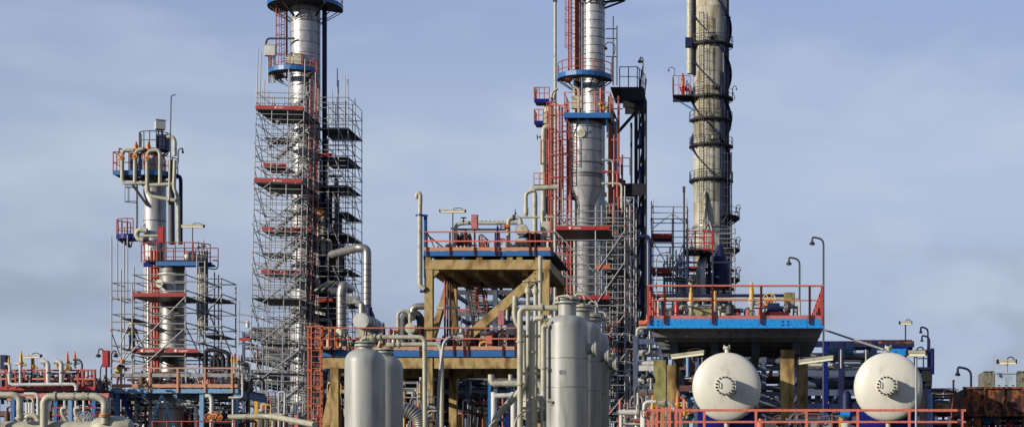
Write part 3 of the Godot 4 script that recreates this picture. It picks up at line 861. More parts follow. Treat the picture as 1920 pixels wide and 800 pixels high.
func stack_area():
	# concrete chimney with ring walkways and a helical strake
	var d = 190.0
	var c = at(1334, 0, d) * V(1, 0, 1)
	var R = 1.93
	var t = thing("chimney", "weathered concrete chimney with ring walkways and a spiral fin", "chimney", c)
	var top = 64.0
	var y = 0.0
	while y < top:  # poured rings
		var ra = R + 0.14 * (1.0 - y / 64.0)
		lathe(t, c + V(0, y, 0), [[ra, 0.03], [ra, 2.37], [ra - 0.03, 2.4], [ra - 0.03, 2.43]], [M.stack, M.stack_pale, M.stack, M.stack_grey, M.stack_pale][int(y / 2.4 * 1.7) % 5], "concrete_ring", 40)
		y += 2.4
	# strake
	for start in 3:
		var st = SurfaceTool.new()
		st.begin(Mesh.PRIMITIVE_TRIANGLES)
		var n = 110
		for k in n:
			var q = []
			for j in [k, k + 1]:
				var yy = lerpf(36.5, 63.0, float(j) / n)
				var a = TAU * (yy / 15.0 + start / 3.0 + 0.13)
				for rr in [R, R + 0.4]: q.append(V(cos(a) * rr, yy, sin(a) * rr))
			var u = V(0, 0.06, 0)
			for v in [q[0], q[1], q[3], q[0], q[3], q[2], q[0] + u, q[3] + u, q[1] + u, q[0] + u, q[2] + u, q[3] + u, q[1], q[1] + u, q[3] + u, q[1], q[3] + u, q[3]]: st.add_vertex(v)
		st.generate_normals()
		put(t, st.commit(), M.navy, "spiral_fin", Transform3D(Basis(), c))
	# ring walkways: sighted rows
	for e in [[88, 200, 0, "navy"], [187, 200, -10, "dark"], [229, 175, 20, "dark"], [277, 190, 0, "dark"], [341, 200, -5, "dark"]]:
		var yy = at(0, e[0], d).y
		ring_platform(t, c + V(0, yy, 0), R - 0.02, R + 0.5, e[2] - 5.0, e[1], M.black, M.dark, M.grating, 0.2, true, 1.0)
	for e in [410, 470, 526]:
		var yy = at(0, e, d).y
		ring_platform(t, c + V(0, yy, 0), R - 0.02, R + 1.25, -45, 55, M.black, M.dark, M.grating, 0.2, true, 1.0)
	ladder(t, V(at(1317, 0, d).x, 1.5, c.z + R + 0.25), at(0, 30, d).y, V(0, 0, 1), M.dark, true, 0.45)
	ladder(t, V(at(1361, 0, d).x, 1.5, c.z + 1.3), at(0, 285, d).y, V(0.8, 0, 0.6), M.dark, true, 0.6)
	tube(t, at(1372, 560, d - 1) * V(1, 0, 1), at(1372, 285, d - 1), 0.07, M.dark, "conduit")
	for k in 5:
		var a = deg_to_rad(8.0 + k * 13.0)
		tube(t, c + V(cos(a) * (R + 0.16), 8 + k * 3, sin(a) * (R + 0.16)), c + V(cos(a) * (R + 0.12), 40 + (k * 17) % 20, sin(a) * (R + 0.12)), 0.09, [M.navy, M.dark, M.deep_blue, M.steel, M.navy][k], "cable_run", 8)
	for k in 14: bar(t, c + V(R * 0.6, 14 + k * 3.1, R * 0.85), c + V(R + 0.3, 14 + k * 3.1, 0.3), 0.06, 0.08, M.dark, "cable_bracket")
	for e in [[74, 1330], [264, 1332]]:
		var q = V(at(e[1], 0, d).x, at(0, e[0], d).y, c.z + R)
		tube(t, q - V(0, 0, 0.3), q + V(0, 0, 0.35), 0.33, M.clad, "sampling_port", 16)
		tube(t, q + V(0, 0, 0.35), q + V(0, 0, 0.42), 0.4, M.cream, "port_cover", 16)
	for e in [[74, 1340], [264, 1343], [170, 1341]]:
		tube(t, V(at(e[1], 0, d).x, at(0, e[0], d).y, c.z + R - 0.3), V(at(e[1], 0, d).x, at(0, e[0], d).y, c.z + R + 0.4), 0.22, M.dark, "instrument", 12)
	pipe(t, [at(1322, 430, d - 2.6), at(1322, 380, d - 2.3), at(1322, 360, d - 2.0)], 0.2, M.cream, "riser", 0.5)
	for yy in [430, 441]:
		lathe(t, c + V(0, at(0, yy, d).y, 0), [[R + 0.1, 0], [R + 0.22, 0.05], [R + 0.22, 0.25], [R + 0.1, 0.3]], M.clad, "steel_collar", 40)
	# flue gas line up its left flank
	var f = thing("vent_line", "long grey vent pipe running up the left flank of the chimney", "pipe", at(1294, 0, d - 1) * V(1, 0, 1))
	pipe(f, [at(1294, 138, d - 1), at(1294, -60, d - 1)], 0.36, M.cream, "pipe", -1, 14)
	pipe(f, [at(1301, 140, d - 1), at(1301, -60, d - 1)], 0.2, M.navy, "downcomer", -1, 10)
	box(f, at(1292, 80, d - 1.2), V(0.75, 1.0, 0.9), M.navy, "pipe_clamp")
	for py in [30, 110]: bar(f, at(1294, py, d - 1), at(1312, py, d - 0.5), 0.12, 0.12, M.dark, "wall_bracket")
	# red basket platform on the left
	var p = thing("basket_platform", "red railed platform with orange valve hanging on the chimney's left side", "platform", at(1278, 183, d - 1))
	var pc = at(1280, 182, d - 1)
	box(p, pc, V(2.1, 0.12, 2.0), M.black, "floor")
	box(p, pc - V(0.1, 0.35, 0), V(1.9, 0.4, 0.12), M.black, "fascia")
	railing(p, [pc + V(-1.0, 0.05, -0.9), pc + V(-1.0, 0.05, 0.9), pc + V(0.9, 0.05, 0.9)], M.fire_red, 0.6, 2.1)
	bar(p, pc + V(-0.6, -0.3, 0), pc + V(1.4, -1.5, 0), 0.1, 0.14, M.blue, "strut")
	bar(p, pc + V(0.5, -0.05, 0.3), pc + V(1.6, -0.05, 0.3), 0.1, 0.2, M.black, "bracket")
	relief_valve(p, pc + V(0.05, 0.05, 0.2), 2.6, M.amber, M.fire_red, "orange_valve")
	for k in 3: tube(p, pc + V(0.5 + 0.22 * k, 0, 0.2), pc + V(0.5 + 0.22 * k, 1.8 - 0.3 * k, 0.2), 0.07, M.dark, "pipe", 8)
	neck_lamp("dark curled lamp over the red basket platform on the chimney", pc + V(-1.05, 0.2, 0.9), 2.7, -0.45, M.dark, 0.13, 0.25)
	for e in [[410, "upper"], [470, "middle"], [526, "lower"], [187, ""]]:
		var lab = "dark curled lamp on the %s of three small balconies on the chimney's right side" % e[1] if e[1] else "dark curled lamp on the high ring walkway at the chimney's right side"
		neck_lamp(lab, at(1385 if e[1] else 1378, e[0], d - 0.5), 1.35, 0.22, M.dark, 0.12, 0.2)

func stack_base():
	# silver pipework and red platform at the foot of the chimney
	var d = 150.0
	var t = thing("access_platform", "bright red railed platform in front of the chimney base", "platform", at(1310, 0, d) * V(1, 0, 1))
	var a = at(1283, 474, d)
	var b = at(1337, 474, d)
	box(t, (a + b) / 2, V(b.x - a.x, 0.25, 2.5), M.black, "floor")
	for px in [1284, 1304, 1321, 1336]: bar(t, at(px, 474, d - 1.25), at(px, 432, d - 1.25), 0.12, 0.12, M.fire_red, "post")
	for py in [433, 444, 455, 466]: bar(t, at(1283, py, d - 1.25), at(1337, py, d - 1.25), 0.07, 0.09, M.fire_red, "rail")
	for px in [1290, 1330]: bar(t, at(px, 900, d) * V(1, 0, 1), at(px, 478, d), 0.25, 0.25, M.navy, "leg")
	relief_valve(t, at(1297, 472, d), 1.2, M.dark, M.cream, "relief_valve")
	bar(t, at(1276, 478, d), at(1276, 560, d), 0.25, 0.25, M.bright_blue, "blue_post")
	var p = thing("duct_pipework", "tangle of silver and cream pipes below the red platform at the chimney base", "pipes", at(1330, 0, 152) * V(1, 0, 1))
	pipe(p, [at(1295, 560, 150), at(1295, 527, 150), at(1308, 521, 150), at(1318, 521, 150)], 0.35, M.cream, "pipe", 0.7)
	pipe(p, [at(1314, 560, 149), at(1314, 500, 149), at(1322, 480, 151)], 0.42, M.clad, "pipe", 0.8)
	pipe(p, [at(1336, 560, 149), at(1336, 432, 149), at(1331, 415, 149), at(1324, 413, 149)], 0.09, M.galv, "pipe", 0.7)
	lathe(p, at(1287, 575, 150), [[0.75, 0], [0.75, 1.3], [0.4, 1.6], [0, 1.65]], M.cream, "pot", 20)
	for k in 10: tube(p, at(1270 + k * 11, 600, 151 + (k % 3)), at(1270 + k * 11, 488 + (k * 37) % 40, 151 + (k % 3)), 0.09 + 0.04 * (k % 3), [M.dark, M.galv, M.navy, M.cream][k % 4], "riser", 8)
	for k in 7: tube(p, at(1262, 492 + k * 12, 150.5 + (k % 2)), at(1372 - (k % 3) * 12, 492 + k * 12, 150.5 + (k % 2)), 0.08 + 0.03 * (k % 2), [M.galv, M.dark, M.navy][k % 3], "header", 8)
	lathe(p, at(1350, 505, 152), [[1.0, -1.6], [1.0, 0.0], [0.2, 2.2], [0, 2.2]], M.navy, "hopper", 20)
	neck_lamp("grey gooseneck lamp reaching right before the scaffold left of the chimney base", at(1231, 900, 118) * V(1, 0, 1), 18.1, 0.95, M.galv, 0.22)
	var mast = thing("thin_mast", "thin dark mast rising above the scaffold left of the chimney", "mast", at(1283, 900, 148) * V(1, 0, 1))
	tube(mast, at(1283, 900, 148) * V(1, 0, 1), at(1283, 360, 148), 0.09, M.dark, "pole")
	for py in [352, 358]: box(mast, at(1283, py, 148), V(0.24, 0.22, 0.24), M.dark, "insulator")
	tube(mast, at(1283, 360, 148), at(1283, 350, 148), 0.05, M.dark, "tip")
	var w = thing("scaffold", "grey scaffold wrapped around the chimney base behind the red platform", "scaffold", at(1335, 0, 178) * V(1, 0, 1))
	var wx = [at(1290, 0, 178).x, at(1318, 0, 178).x, at(1348, 0, 178).x, at(1378, 0, 178).x]
	scaffold(w, wx, [-178.0, -181.0], 0.0, at(0, 440, 178).y, 2.0, {"tall": 1.2, "first": 6, "dense": 1})
	for py in [470, 505, 540]: deck(w, wx[0], wx[3], -178.0, -180.5, at(0, py, 178).y, M.plank)
	for py in [505, 540]: toe_board(w, V(wx[0], at(0, py, 178).y, -177.9), V(wx[1], at(0, py, 178).y, -177.9), M.red_board, 0.34)
	var lp = thing("landing", "red railed landing with small pipes between the small scaffold and the chimney base", "landing", at(1262, 0, 146) * V(1, 0, 1))
	var la = at(1244, 520, 146)
	var lb = at(1290, 520, 146)
	box(lp, (la + lb) / 2 - V(0, 0.06, 1), V(lb.x - la.x, 0.1, 2.2), M.grating, "floor")
	railing(lp, [la, lb], M.fire_red, 0.5, 1.15)
	for k in 8: tube(lp, at(1246 + k * 5.5, 560, 147), at(1246 + k * 5.5, 490 - (k * 13) % 30, 147), 0.07, [M.galv, M.cream, M.red, M.bright_blue][k % 4], "riser", 8)
	for px in [1246, 1288]: bar(lp, at(px, 900, 147) * V(1, 0, 1), at(px, 522, 147), 0.2, 0.2, M.blue, "leg")
	# scaffold bays left of the chimney
	var s = thing("scaffold", "small scaffold tower with two red toe boards left of the chimney base", "scaffold", at(1245, 0, 140) * V(1, 0, 1))
	var xs = [at(1222, 0, 140).x, at(1261, 0, 140).x, at(1288, 0, 140).x]
	var zs = [-140.0, -142.2]
	scaffold(s, xs, zs, 0.0, at(0, 398, 140).y, 2.0, {"tall": 1.5, "first": 4})
	for py in [439, 504, 552]:
		var yy = at(0, py + 8, 140).y
		deck(s, xs[0], xs[1], zs[0], zs[1], yy, M.plank)
		toe_board(s, V(xs[0], yy, zs[0] + 0.08), V(xs[1], yy, zs[0] + 0.08), M.red_board, 0.4)
	tube(s, V(xs[0], at(0, 448, 140).y, zs[0] + 0.1), V(xs[1], at(0, 512, 140).y, zs[0] + 0.1), 0.04, M.galv, "brace")
	tube(s, V(xs[2], at(0, 440, 140).y, zs[0] + 0.1), V(xs[1], at(0, 512, 140).y, zs[0] + 0.1), 0.04, M.galv, "brace")
	for k in 2: tube(s, V(xs[k], at(0, 430 - k * 30, 139.9).y, zs[0] + 0.12), V(xs[k + 1], at(0, 400 + k * 20, 139.9).y, zs[0] + 0.12), 0.034, M.galv, "brace")

func vessel(label, px, d, R, rows: Array, mat, group):
	# rows: sighted rows of flange top, neck top, dome top, shoulder, seams...
	var c = at(px, 0, d) * V(1, 0, 1)
	var t = thing("pressure_vessel", label, "vessel", c, group)
	var yf = at(0, rows[0], d).y
	var yn = at(0, rows[1], d).y
	var yd = at(0, rows[2], d).y
	var ys = at(0, rows[3], d).y
	var nr = rows[4]
	var prof = [[R, 0.0], [R, ys]]
	for k in range(1, 9):
		var a = PI * 0.5 * k / 8.0
		prof.append([lerpf(nr, R, cos(a)), ys + (yd - ys) * sin(a)])
	prof.append_array([[nr, yd + 0.02], [nr, yn]])
	lathe(t, c, prof, mat, "shell", 48)
	var fl = part(t, "top_flange", c + V(0, yn, 0))
	var fr = nr * 1.38
	lathe(fl, c + V(0, yn, 0), [[nr, 0], [fr, 0.01], [fr, 0.09], [nr, 0.1]], mat, "lower_ring", 32)
	lathe(fl, c + V(0, yn + 0.13, 0), [[nr * 0.8, 0], [fr, 0.01], [fr, (yf - yn) - 0.16], [fr * 0.9, (yf - yn) - 0.12], [0, (yf - yn) - 0.1]], M.cream, "cover", 32)
	bolts(fl, c + V(0, yn + 0.1, 0), fr * 0.9, 18, Vector3.UP, 0.025)
	return t

func vessels_middle():
	var g = "tall white vessels in the middle"
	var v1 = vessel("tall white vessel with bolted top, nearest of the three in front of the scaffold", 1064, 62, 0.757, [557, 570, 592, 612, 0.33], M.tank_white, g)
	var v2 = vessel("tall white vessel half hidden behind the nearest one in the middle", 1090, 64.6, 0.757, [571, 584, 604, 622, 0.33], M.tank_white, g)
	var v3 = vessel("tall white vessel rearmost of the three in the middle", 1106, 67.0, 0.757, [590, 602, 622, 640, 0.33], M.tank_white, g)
	var rows = [654, 668, 684]
	var ds = [62.0, 64.6, 67.0]
	var i = 0
	for v in [v1, v2, v3]:
		var c = v.position
		for py in [673, 727]:
			lathe(v, V(c.x, at(0, py + i * 6, ds[i]).y, c.z), [[0.757, -0.02], [0.764, -0.01], [0.764, 0.01], [0.757, 0.02]], M.clad, "weld_seam", 48)
		var q = V(c.x, at(0, rows[i], ds[i]).y, c.z)
		var n = part(v, "side_nozzle", q)
		tube(n, q + V(0.6, 0, 0), q + V(0.98, 0, 0.0), 0.2, M.tank_white, "neck", 20)
		tube(n, q + V(0.9, 0, 0), q + V(0.97, 0, 0), 0.3, M.tank_white, "flange", 24)
		tube(n, q + V(0.99, 0, 0), q + V(1.05, 0, 0), 0.3, M.cream, "cover", 24)
		bolts(n, q + V(1.0, 0, 0), 0.26, 14, V(1, 0, 0), 0.022)
		pipe(v, [V(c.x + 0.3, at(0, [557, 571, 590][i], ds[i]).y - 0.1, c.z), V(c.x + 0.3, at(0, [557, 571, 590][i], ds[i]).y + 0.12, c.z), V(c.x + 0.62, at(0, [557, 571, 590][i], ds[i]).y + 0.1, c.z), V(c.x + 0.62, at(0, [557, 571, 590][i], ds[i]).y - 0.35, c.z)], 0.035, M.cream, "overflow_pipe", 0.2, 8)
		i += 1
	box(v1, V(v1.position.x - 0.1, at(0, 700, 62).y, v1.position.z + 0.757), V(0.22, 0.14, 0.02), M.clad, "name_plate")
	pipe(v1, [at(1046, 564, 61.6), at(1046, 556, 61.6), at(1066, 553, 61.2), at(1072, 560, 61.2)], 0.03, M.cream, "lifting_loop", 0.15, 8)
	for s in [[1025, 600], [1031, 752]]: valve(v1, at(s[0], s[1], 61.3), 0.05, M.cream, M.dark, V(-1, 0, 0.3).normalized())
	# risers left of the vessels
	var t = thing("riser_pipes", "bundle of cream riser pipes with valves left of the nearest middle vessel", "pipes", at(995, 0, 63) * V(1, 0, 1))
	pipe(t, [at(1046, 577, 62), at(975, 577, 62), at(975, 880, 62)], 0.105, M.beige, "riser", 0.25, 14)
	pipe(t, [at(1036, 595, 62), at(998, 597, 62.3), at(998, 880, 62.3)], 0.1, M.beige, "riser", 0.25, 14)
	pipe(t, [at(1026, 610, 61.4), at(1019, 612, 61.4), at(1019, 742, 61.4)], 0.1, M.beige, "riser", 0.1, 14)
	pipe(t, [at(990, 542, 66), at(990, 880, 66)], 0.08, M.beige, "riser", 0.2, 12)
	pipe(t, [at(1004, 542, 66), at(1004, 880, 66)], 0.08, M.beige, "riser", 0.2, 12)
	pipe(t, [at(1013, 480, 68), at(1013, 690, 68)], 0.085, M.beige, "riser", 0.2, 12)
	for px in [990, 1004]:
		valve(t, at(px, 545, 66), 0.12, M.cream, M.cream, Vector3.UP)
		flange(t, at(px, 697, 66), Vector3.UP, 0.15, M.cream)
	pipe(t, [at(966, 555, 66), at(964, 600, 66), at(981, 622, 66), at(983, 690, 66)], 0.1, M.beige, "riser", 0.35, 12)
	pipe(t, [at(983, 690, 65.8), at(985, 722, 65.8), at(926, 786, 65.8), at(926, 880, 65.8)], 0.13, M.beige, "sloping_pipe", 0.3, 14)
	for e in [[975, 640, 62], [975, 720, 62], [998, 660, 62.3], [998, 745, 62.3], [1019, 690, 61.4]]: flange(t, at(e[0], e[1], e[2]), Vector3.UP, 0.15, M.cream)
	for py in [630, 700, 765]: bar(t, at(968, py, 62.9), at(1022, py, 62.9), 0.06, 0.1, M.dark, "pipe_support")
	for e in [[1016, 577, 0.17], [1018, 596, 0.16]]: flange(t, at(e[0], e[1], 62), V(1, 0, 0), e[2], M.cream)
	pipe(t, [at(1022, 700, 62.5), at(1016, 704, 62.5), at(1016, 880, 62.5)], 0.05, M.galv, "tubing", 0.1, 8)
	pipe(t, [at(994, 768, 62.6), at(975, 775, 61.8), at(965, 790, 61.6), at(962, 860, 61.6)], 0.035, M.cream, "hose", 0.3, 8)
	pipe(t, [at(936, 786, 63), at(928, 788, 62), at(916, 800, 62), at(910, 860, 62)], 0.035, M.cream, "hose", 0.3, 8)
	# horizontal pipe loop and blue posts behind, under the concrete frame
	var p = thing("insulated_loop", "cream insulated pipe loop in front of blue posts below the concrete beam", "pipes", at(935, 0, 80) * V(1, 0, 1))
	pipe(p, [at(921, 702, 80), at(921, 719, 80), at(1018, 719, 80), at(1018, 860, 80)], 0.15, M.cream, "pipe", 0.4, 14)
	pipe(p, [at(957, 702, 80.6), at(957, 717, 80.6)], 0.1, M.cream, "stub")
	pipe(p, [at(926, 735, 80), at(926, 880, 80)], 0.14, M.white, "riser", 0.3, 12)
	pipe(p, [at(963, 735, 80), at(963, 880, 80)], 0.14, M.white, "riser", 0.3, 12)
	pipe(p, [at(928, 742, 79.8), at(962, 741, 79.8)], 0.12, M.white, "crossover", 0.3, 12)
	for px in [918, 956]: bar(p, at(px, 900, 80.6) * V(1, 0, 1), at(px, 720, 80.6), 0.14, 0.14, M.blue, "post")
	for px in [924, 942]: bar(p, at(px, 860, 80.8), at(px, 745, 80.8), 0.06, 0.06, M.pink, "rail_post")
	bar(p, at(924, 762, 80.8), at(957, 762, 80.8), 0.05, 0.05, M.pink, "rail")
	box(p, at(936, 787, 80.3), V(0.5, 0.16, 0.3), M.blue, "bracket")
	box(p, at(950, 790, 79), V(0.14, 0.6, 0.2), M.deep_blue, "cabinet")
	var d2 = thing("exchanger_shell", "cream horizontal exchanger end with bolted flange behind the riser pipes", "exchanger", at(992, 0, 68) * V(1, 0, 1))
	var q = at(996, 762, 68)
	lathe(d2, q, [[0, -3.0], [0.5, -2.9], [0.52, -0.2], [0.52, 0.0], [0.36, 0.22], [0, 0.3]], M.cream, "shell", 32, V(0, 0, 1))
	lathe(d2, q - V(0, 0, 0.3), [[0.52, -0.05], [0.58, -0.04], [0.58, 0.04], [0.52, 0.05]], M.cream, "flange", 32, V(0, 0, 1))
	lathe(d2, q + V(-0.2, 0.05, 0.3), [[0.18, -0.1], [0.18, 0.02], [0, 0.03]], M.cream, "hand_hole", 20, V(-0.3, 0, 1).normalized())
	bolts(d2, q + V(-0.2, 0.05, 0.33), 0.15, 12, V(-0.3, 0, 1).normalized(), 0.018)
	box(d2, q + V(0, -1.4, -1.0), V(0.7, 2.0, 0.3), M.concrete, "pier")
	var h = thing("white_header", "short white horizontal pipe by the red posts left of the concrete columns", "pipe", at(1185, 0, 60) * V(1, 0, 1))
	pipe(h, [at(1160, 773, 60), at(1206, 773, 60), at(1206, 880, 60)], 0.1, M.white, "pipe", 0.2, 12)
	flange(h, at(1196, 773, 60), V(1, 0, 0), 0.15, M.cream)
	pipe(h, [at(1165, 775, 60), at(1165, 880, 60)], 0.06, M.white, "drop")

# clad column: shell with banding straps; c is its foot
func clad_column(t, c, prof, mat, step, from_y, to_y, r):
	lathe(t, c, prof, mat, "shell", 40)
	var y = from_y
	while y < to_y:
		lathe(t, c + V(0, y, 0), [[r, -0.03], [r + 0.012, -0.025], [r + 0.012, 0.025], [r, 0.03]], M.band, "strap", 40)
		y += step

func silver_column_area():
	# slim column, upper part
	var d = 128.0
	var c = at(1113, 0, d) * V(1, 0, 1)
	var R = 0.86
	var t = thing("slim_column", "slim silver column rising past the top edge above the wide one", "column", c)
	clad_column(t, c, [[R, 0], [R, 46]], M.silver, 0.62, 30.0, 45.0, R)
	var tp = at(1113, 4, d).y
	ring_platform(t, c + V(0, tp + 0.3, 0), R, R + 0.9, 20, 160, M.black, M.red, M.grating, 0.2)
	bar(t, V(c.x + R, tp, c.z), V(at(1174, 0, d).x, tp + 0.1, c.z + 0.4), 0.3, 0.1, M.black, "arm")
	bar(t, V(c.x + R, tp - 0.5, c.z + 0.2), V(at(1172, 0, d).x, tp, c.z + 0.4), 0.1, 0.12, M.black, "arm_strut")
	ladder(t, V(at(1074, 0, d).x, at(0, 150, d).y, c.z + 0.5), tp + 1.5, V(-0.5, 0, 0.85), M.red, true, 0.55)
	ladder(t, V(at(1088, 0, d).x, at(0, 150, d).y, c.z + 0.9), tp + 1.5, V(-0.3, 0, 0.95), M.maroon, false, 0.3)
	for k in 3: tube(t, V(at(1079 + k * 5, 0, d).x, 12, c.z + 0.5), V(at(1079 + k * 5, 0, d).x, tp + 1, c.z + 0.5), 0.1, [M.cream, M.maroon, M.dark][k], "conduit", 10)
	var y1 = at(0, 152, d).y
	ring_platform(t, V(at(1098, 0, d).x, y1, c.z + 0.4), R + 0.1, 2.05, -10, 190, M.blue, M.red, M.grating, 0.34)
	# wide lower column with a cone
	var d2 = 123.0
	var c2 = at(1098, 0, d2) * V(1, 0, 1)
	var w = thing("wide_column", "wide silver column that narrows through a cone, behind the scaffold", "column", c2)
	var yt = at(0, 232, d2).y
	var yc = at(0, 358, d2).y
	var yn = at(0, 382, d2).y
	clad_column(w, c2, [[0.7, 0], [0.7, yn], [1.21, yc], [1.21, yt], [1.1, yt + 0.12], [0, yt + 0.2]], M.silver, 0.85, yc + 0.2, yt, 1.21)
	for y in [558, 538, 520, 500, 480, 462, 440, 421, 402, 388]:
		lathe(w, c2 + V(0, at(0, y, d2).y, 0), [[0.7, -0.03], [0.715, -0.02], [0.715, 0.02], [0.7, 0.03]], M.band, "strap", 36)
	for y in [308, 328, 334]:
		lathe(w, c2 + V(0, at(0, y, d2).y, 0), [[1.21, -0.05], [1.25, -0.04], [1.25, 0.04], [1.21, 0.05]], M.band, "stiffening_ring", 40)
	var mq = V(at(1093, 0, d2).x, at(0, 257, d2).y, c2.z + 1.15)
	var mw = part(w, "manway", mq)
	tube(mw, mq - V(0, 0, 0.2), mq + V(0, 0, 0.1), 0.24, M.silver, "neck", 20)
	tube(mw, mq + V(0, 0, 0.1), mq + V(0, 0, 0.17), 0.29, M.cream, "cover", 20)
	# blue square platform
	var p = part(w, "platform", c2 + V(0, yt, 0))
	var xa = at(1063, 0, d2).x
	var xb = at(1148, 0, d2).x
	box(p, V((xa + xb) / 2, yt + 0.22, c2.z + 0.2), V(xb - xa, 0.1, 3.2), M.grating, "floor")
	bar(p, V(xa, yt + 0.22, c2.z + 1.82), V(xb, yt + 0.22, c2.z + 1.82), 0.06, 0.36, M.blue, "edge_beam")
	for x in [xa, xb]: bar(p, V(x, yt + 0.22, c2.z + 1.8), V(x, yt + 0.22, c2.z - 1.4), 0.06, 0.36, M.blue, "edge_beam")
	for k in 3: bar(p, V(xa + 0.2 + k * 1.4, yt - 0.9, c2.z + 1.2), V(xa + 0.2 + k * 1.4, yt + 0.1, c2.z + 1.7), 0.08, 0.08, M.blue, "strut")
	railing(w, [V(xa, yt + 0.3, c2.z - 1.2), V(xa, yt + 0.3, c2.z + 1.8), V(xb, yt + 0.3, c2.z + 1.8), V(xb, yt + 0.3, c2.z - 1.2)], M.pink, 1.1, 1.55)
	box(w, at(1082, 192, d2 - 0.6), V(0.75, 0.9, 0.4), M.cream, "cabinet")
	for e in [[1126, 195], [1133, 203]]: valve(w, at(e[0], e[1], d2 - 1.2), 0.13, M.yellow, M.amber, V(0.5, 0, 0.8).normalized())
	pipe(w, [at(1127, 226, d2 - 1), at(1127, 165, d2 - 1)], 0.12, M.fire_red, "riser")
	pipe(w, [at(1085, 226, d2 - 1.4), at(1085, 165, d2 - 1.4), at(1072, 163, d2 - 1.4)], 0.07, M.cream, "riser", 0.3)
	for k in 4: pipe(w, [at(1140 + k * 5, 380, d2 - 0.4 + k * 0.4), at(1140 + k * 5, 180 + 14 * k, d2 - 0.4 + k * 0.4)], 0.08 + 0.03 * (k % 2), [M.cream, M.maroon, M.dark, M.galv][k], "riser", -1, 8)
	for k in 3: pipe(w, [at(1128, 300 + k * 22, d2 - 0.8), at(1150 + k * 8, 300 + k * 22, d2 - 0.8), at(1150 + k * 8, 350 + k * 20, d2 - 0.8)], 0.09, [M.galv, M.red, M.cream][k], "branch", 0.3, 8)
	# red caged ladders and risers on its left
	var g = thing("ladder_tower", "red ladders and cream risers standing left of the wide silver column", "ladder tower", at(1045, 0, d2) * V(1, 0, 1))
	for e in [[1036, 195, 430], [1060, 200, 400]]: ladder(g, at(e[0], e[2], d2 - 1), at(0, e[1], d2 - 1).y, V(-0.2, 0, 1).normalized(), M.red, true, 0.55, 0.036)
	for e in [[1034, 182], [1049, 196], [1054, 200], [1064, 205], [1071, 238]]: tube(g, at(e[0], 900, d2 - 0.6) * V(1, 0, 1), at(e[0], e[1], d2 - 0.6), 0.075, M.red, "post", 8)
	for py in [197, 215, 247, 290, 332, 372, 404]: bar(g, at(1030, py, d2 - 0.7), at(1068, py, d2 - 0.7), 0.06, 0.1, M.pink, "cross_rail")
	pipe(g, [at(1041, 900, d2 - 0.2) * V(1, 0, 1), at(1041, 0, d2 - 0.2)], 0.11, M.cream, "riser", -1, 12)
	pipe(g, [at(1041, 190, d2 - 0.5), at(1033, 183, d2 - 0.5), at(1036, 172, d2 - 0.5), at(1046, 166, d2 - 0.5)], 0.09, M.cream, "loop", 0.4, 10)
	pipe(g, [at(1054, 400, d2), at(1054, 272, d2), at(1048, 262, d2)], 0.12, M.cream, "riser", 0.4, 10)
	for py in [0, 2]: box(g, at(1041, py, d2 - 0.2), V(0.28, 0.1, 0.28), M.dark, "clamp")
	for e in [[1030, 150, 0.4], [1042, 372, 0.25]]: tube(g, at(e[0] + 30, e[1], d2 - 0.4), at(e[0] + 40, e[1], d2 - 0.4), e[2] * 0.5, M.maroon, "spool", 10)
	for k in 5: tube(g, at(1066 + k * 5, 150, d - 0.4), at(1066 + k * 5, -10, d - 0.4), 0.045, [M.red, M.maroon, M.cream, M.red, M.dark][k], "upper_riser", 8)
	for e in [[1048, 245, 420], [1076, 240, 370]]: ladder(g, at(e[0], e[2], d2 - 0.8), at(0, e[1], d2 - 0.8).y, V(0.1, 0, 1).normalized(), M.red, true, 0.5, 0.034)
	for e in [[1144, 176, 400], [1152, 240, 420], [1160, 180, 390], [1167, 290, 400]]: tube(g, at(e[0], e[2], d2 - 0.3), at(e[0], e[1], d2 - 0.3), 0.07, M.red, "post", 8)
	for py in [186, 204, 222, 262, 300, 322, 345]: bar(g, at(1142, py, d2 - 0.3), at(1168 - (py * 7) % 12, py, d2 - 0.3), 0.05, 0.08, M.pink, "cross_rail")
	# slim beige column behind with two small platforms
	var d3 = 135.0
	var c3 = at(1031, 0, d3) * V(1, 0, 1)
	var b = thing("beige_column", "slim beige column with small navy platforms left of the ladder tower", "column", c3)
	clad_column(b, c3, [[0.58, 0], [0.58, at(0, 205, d3).y], [0.4, at(0, 198, d3).y], [0, at(0, 196, d3).y]], M.cream, 1.3, 12.0, 31.0, 0.58)
	for e in [[1004, 1032, 193, 170], [1004, 1021, 234, 212]]:
		var a1 = at(e[0], e[2], d3)
		var a2 = at(e[1], e[2], d3)
		var q = part(b, "platform", a1)
		box(q, (a1 + a2) / 2, V(a2.x - a1.x, 0.1, 1.6), M.grating, "floor")
		bar(q, a1 + V(0, 0, 0.82), a2 + V(0, 0, 0.82), 0.06, 0.3, M.deep_blue, "edge_beam")
		railing(b, [a1 + V(0, 0.1, -0.7), a1 + V(0, 0.1, 0.8), a2 + V(0, 0.1, 0.8)], M.red, 0.45, 0.95)
	box(b, at(1004, 168, d3), V(0.3, 0.35, 0.3), M.cream, "lamp_box")
	tube(b, at(1004, 190, d3), at(1004, 168, d3), 0.03, M.galv, "lamp_post", 6)
	pipe(b, [at(1034, 237, d3 - 1), at(1020, 238, d3 - 1), at(1019, 262, d3 - 1), at(1019, 430, d3 - 1)], 0.22, M.beige, "side_pipe", 0.5, 14)
	pipe(b, [at(1023, 240, d3 - 0.6), at(1023, 400, d3 - 0.6)], 0.1, M.dark, "conduit")
	valve(b, at(1016, 257, d3 - 1), 0.12, M.dark, M.dark, V(-1, 0, 0))
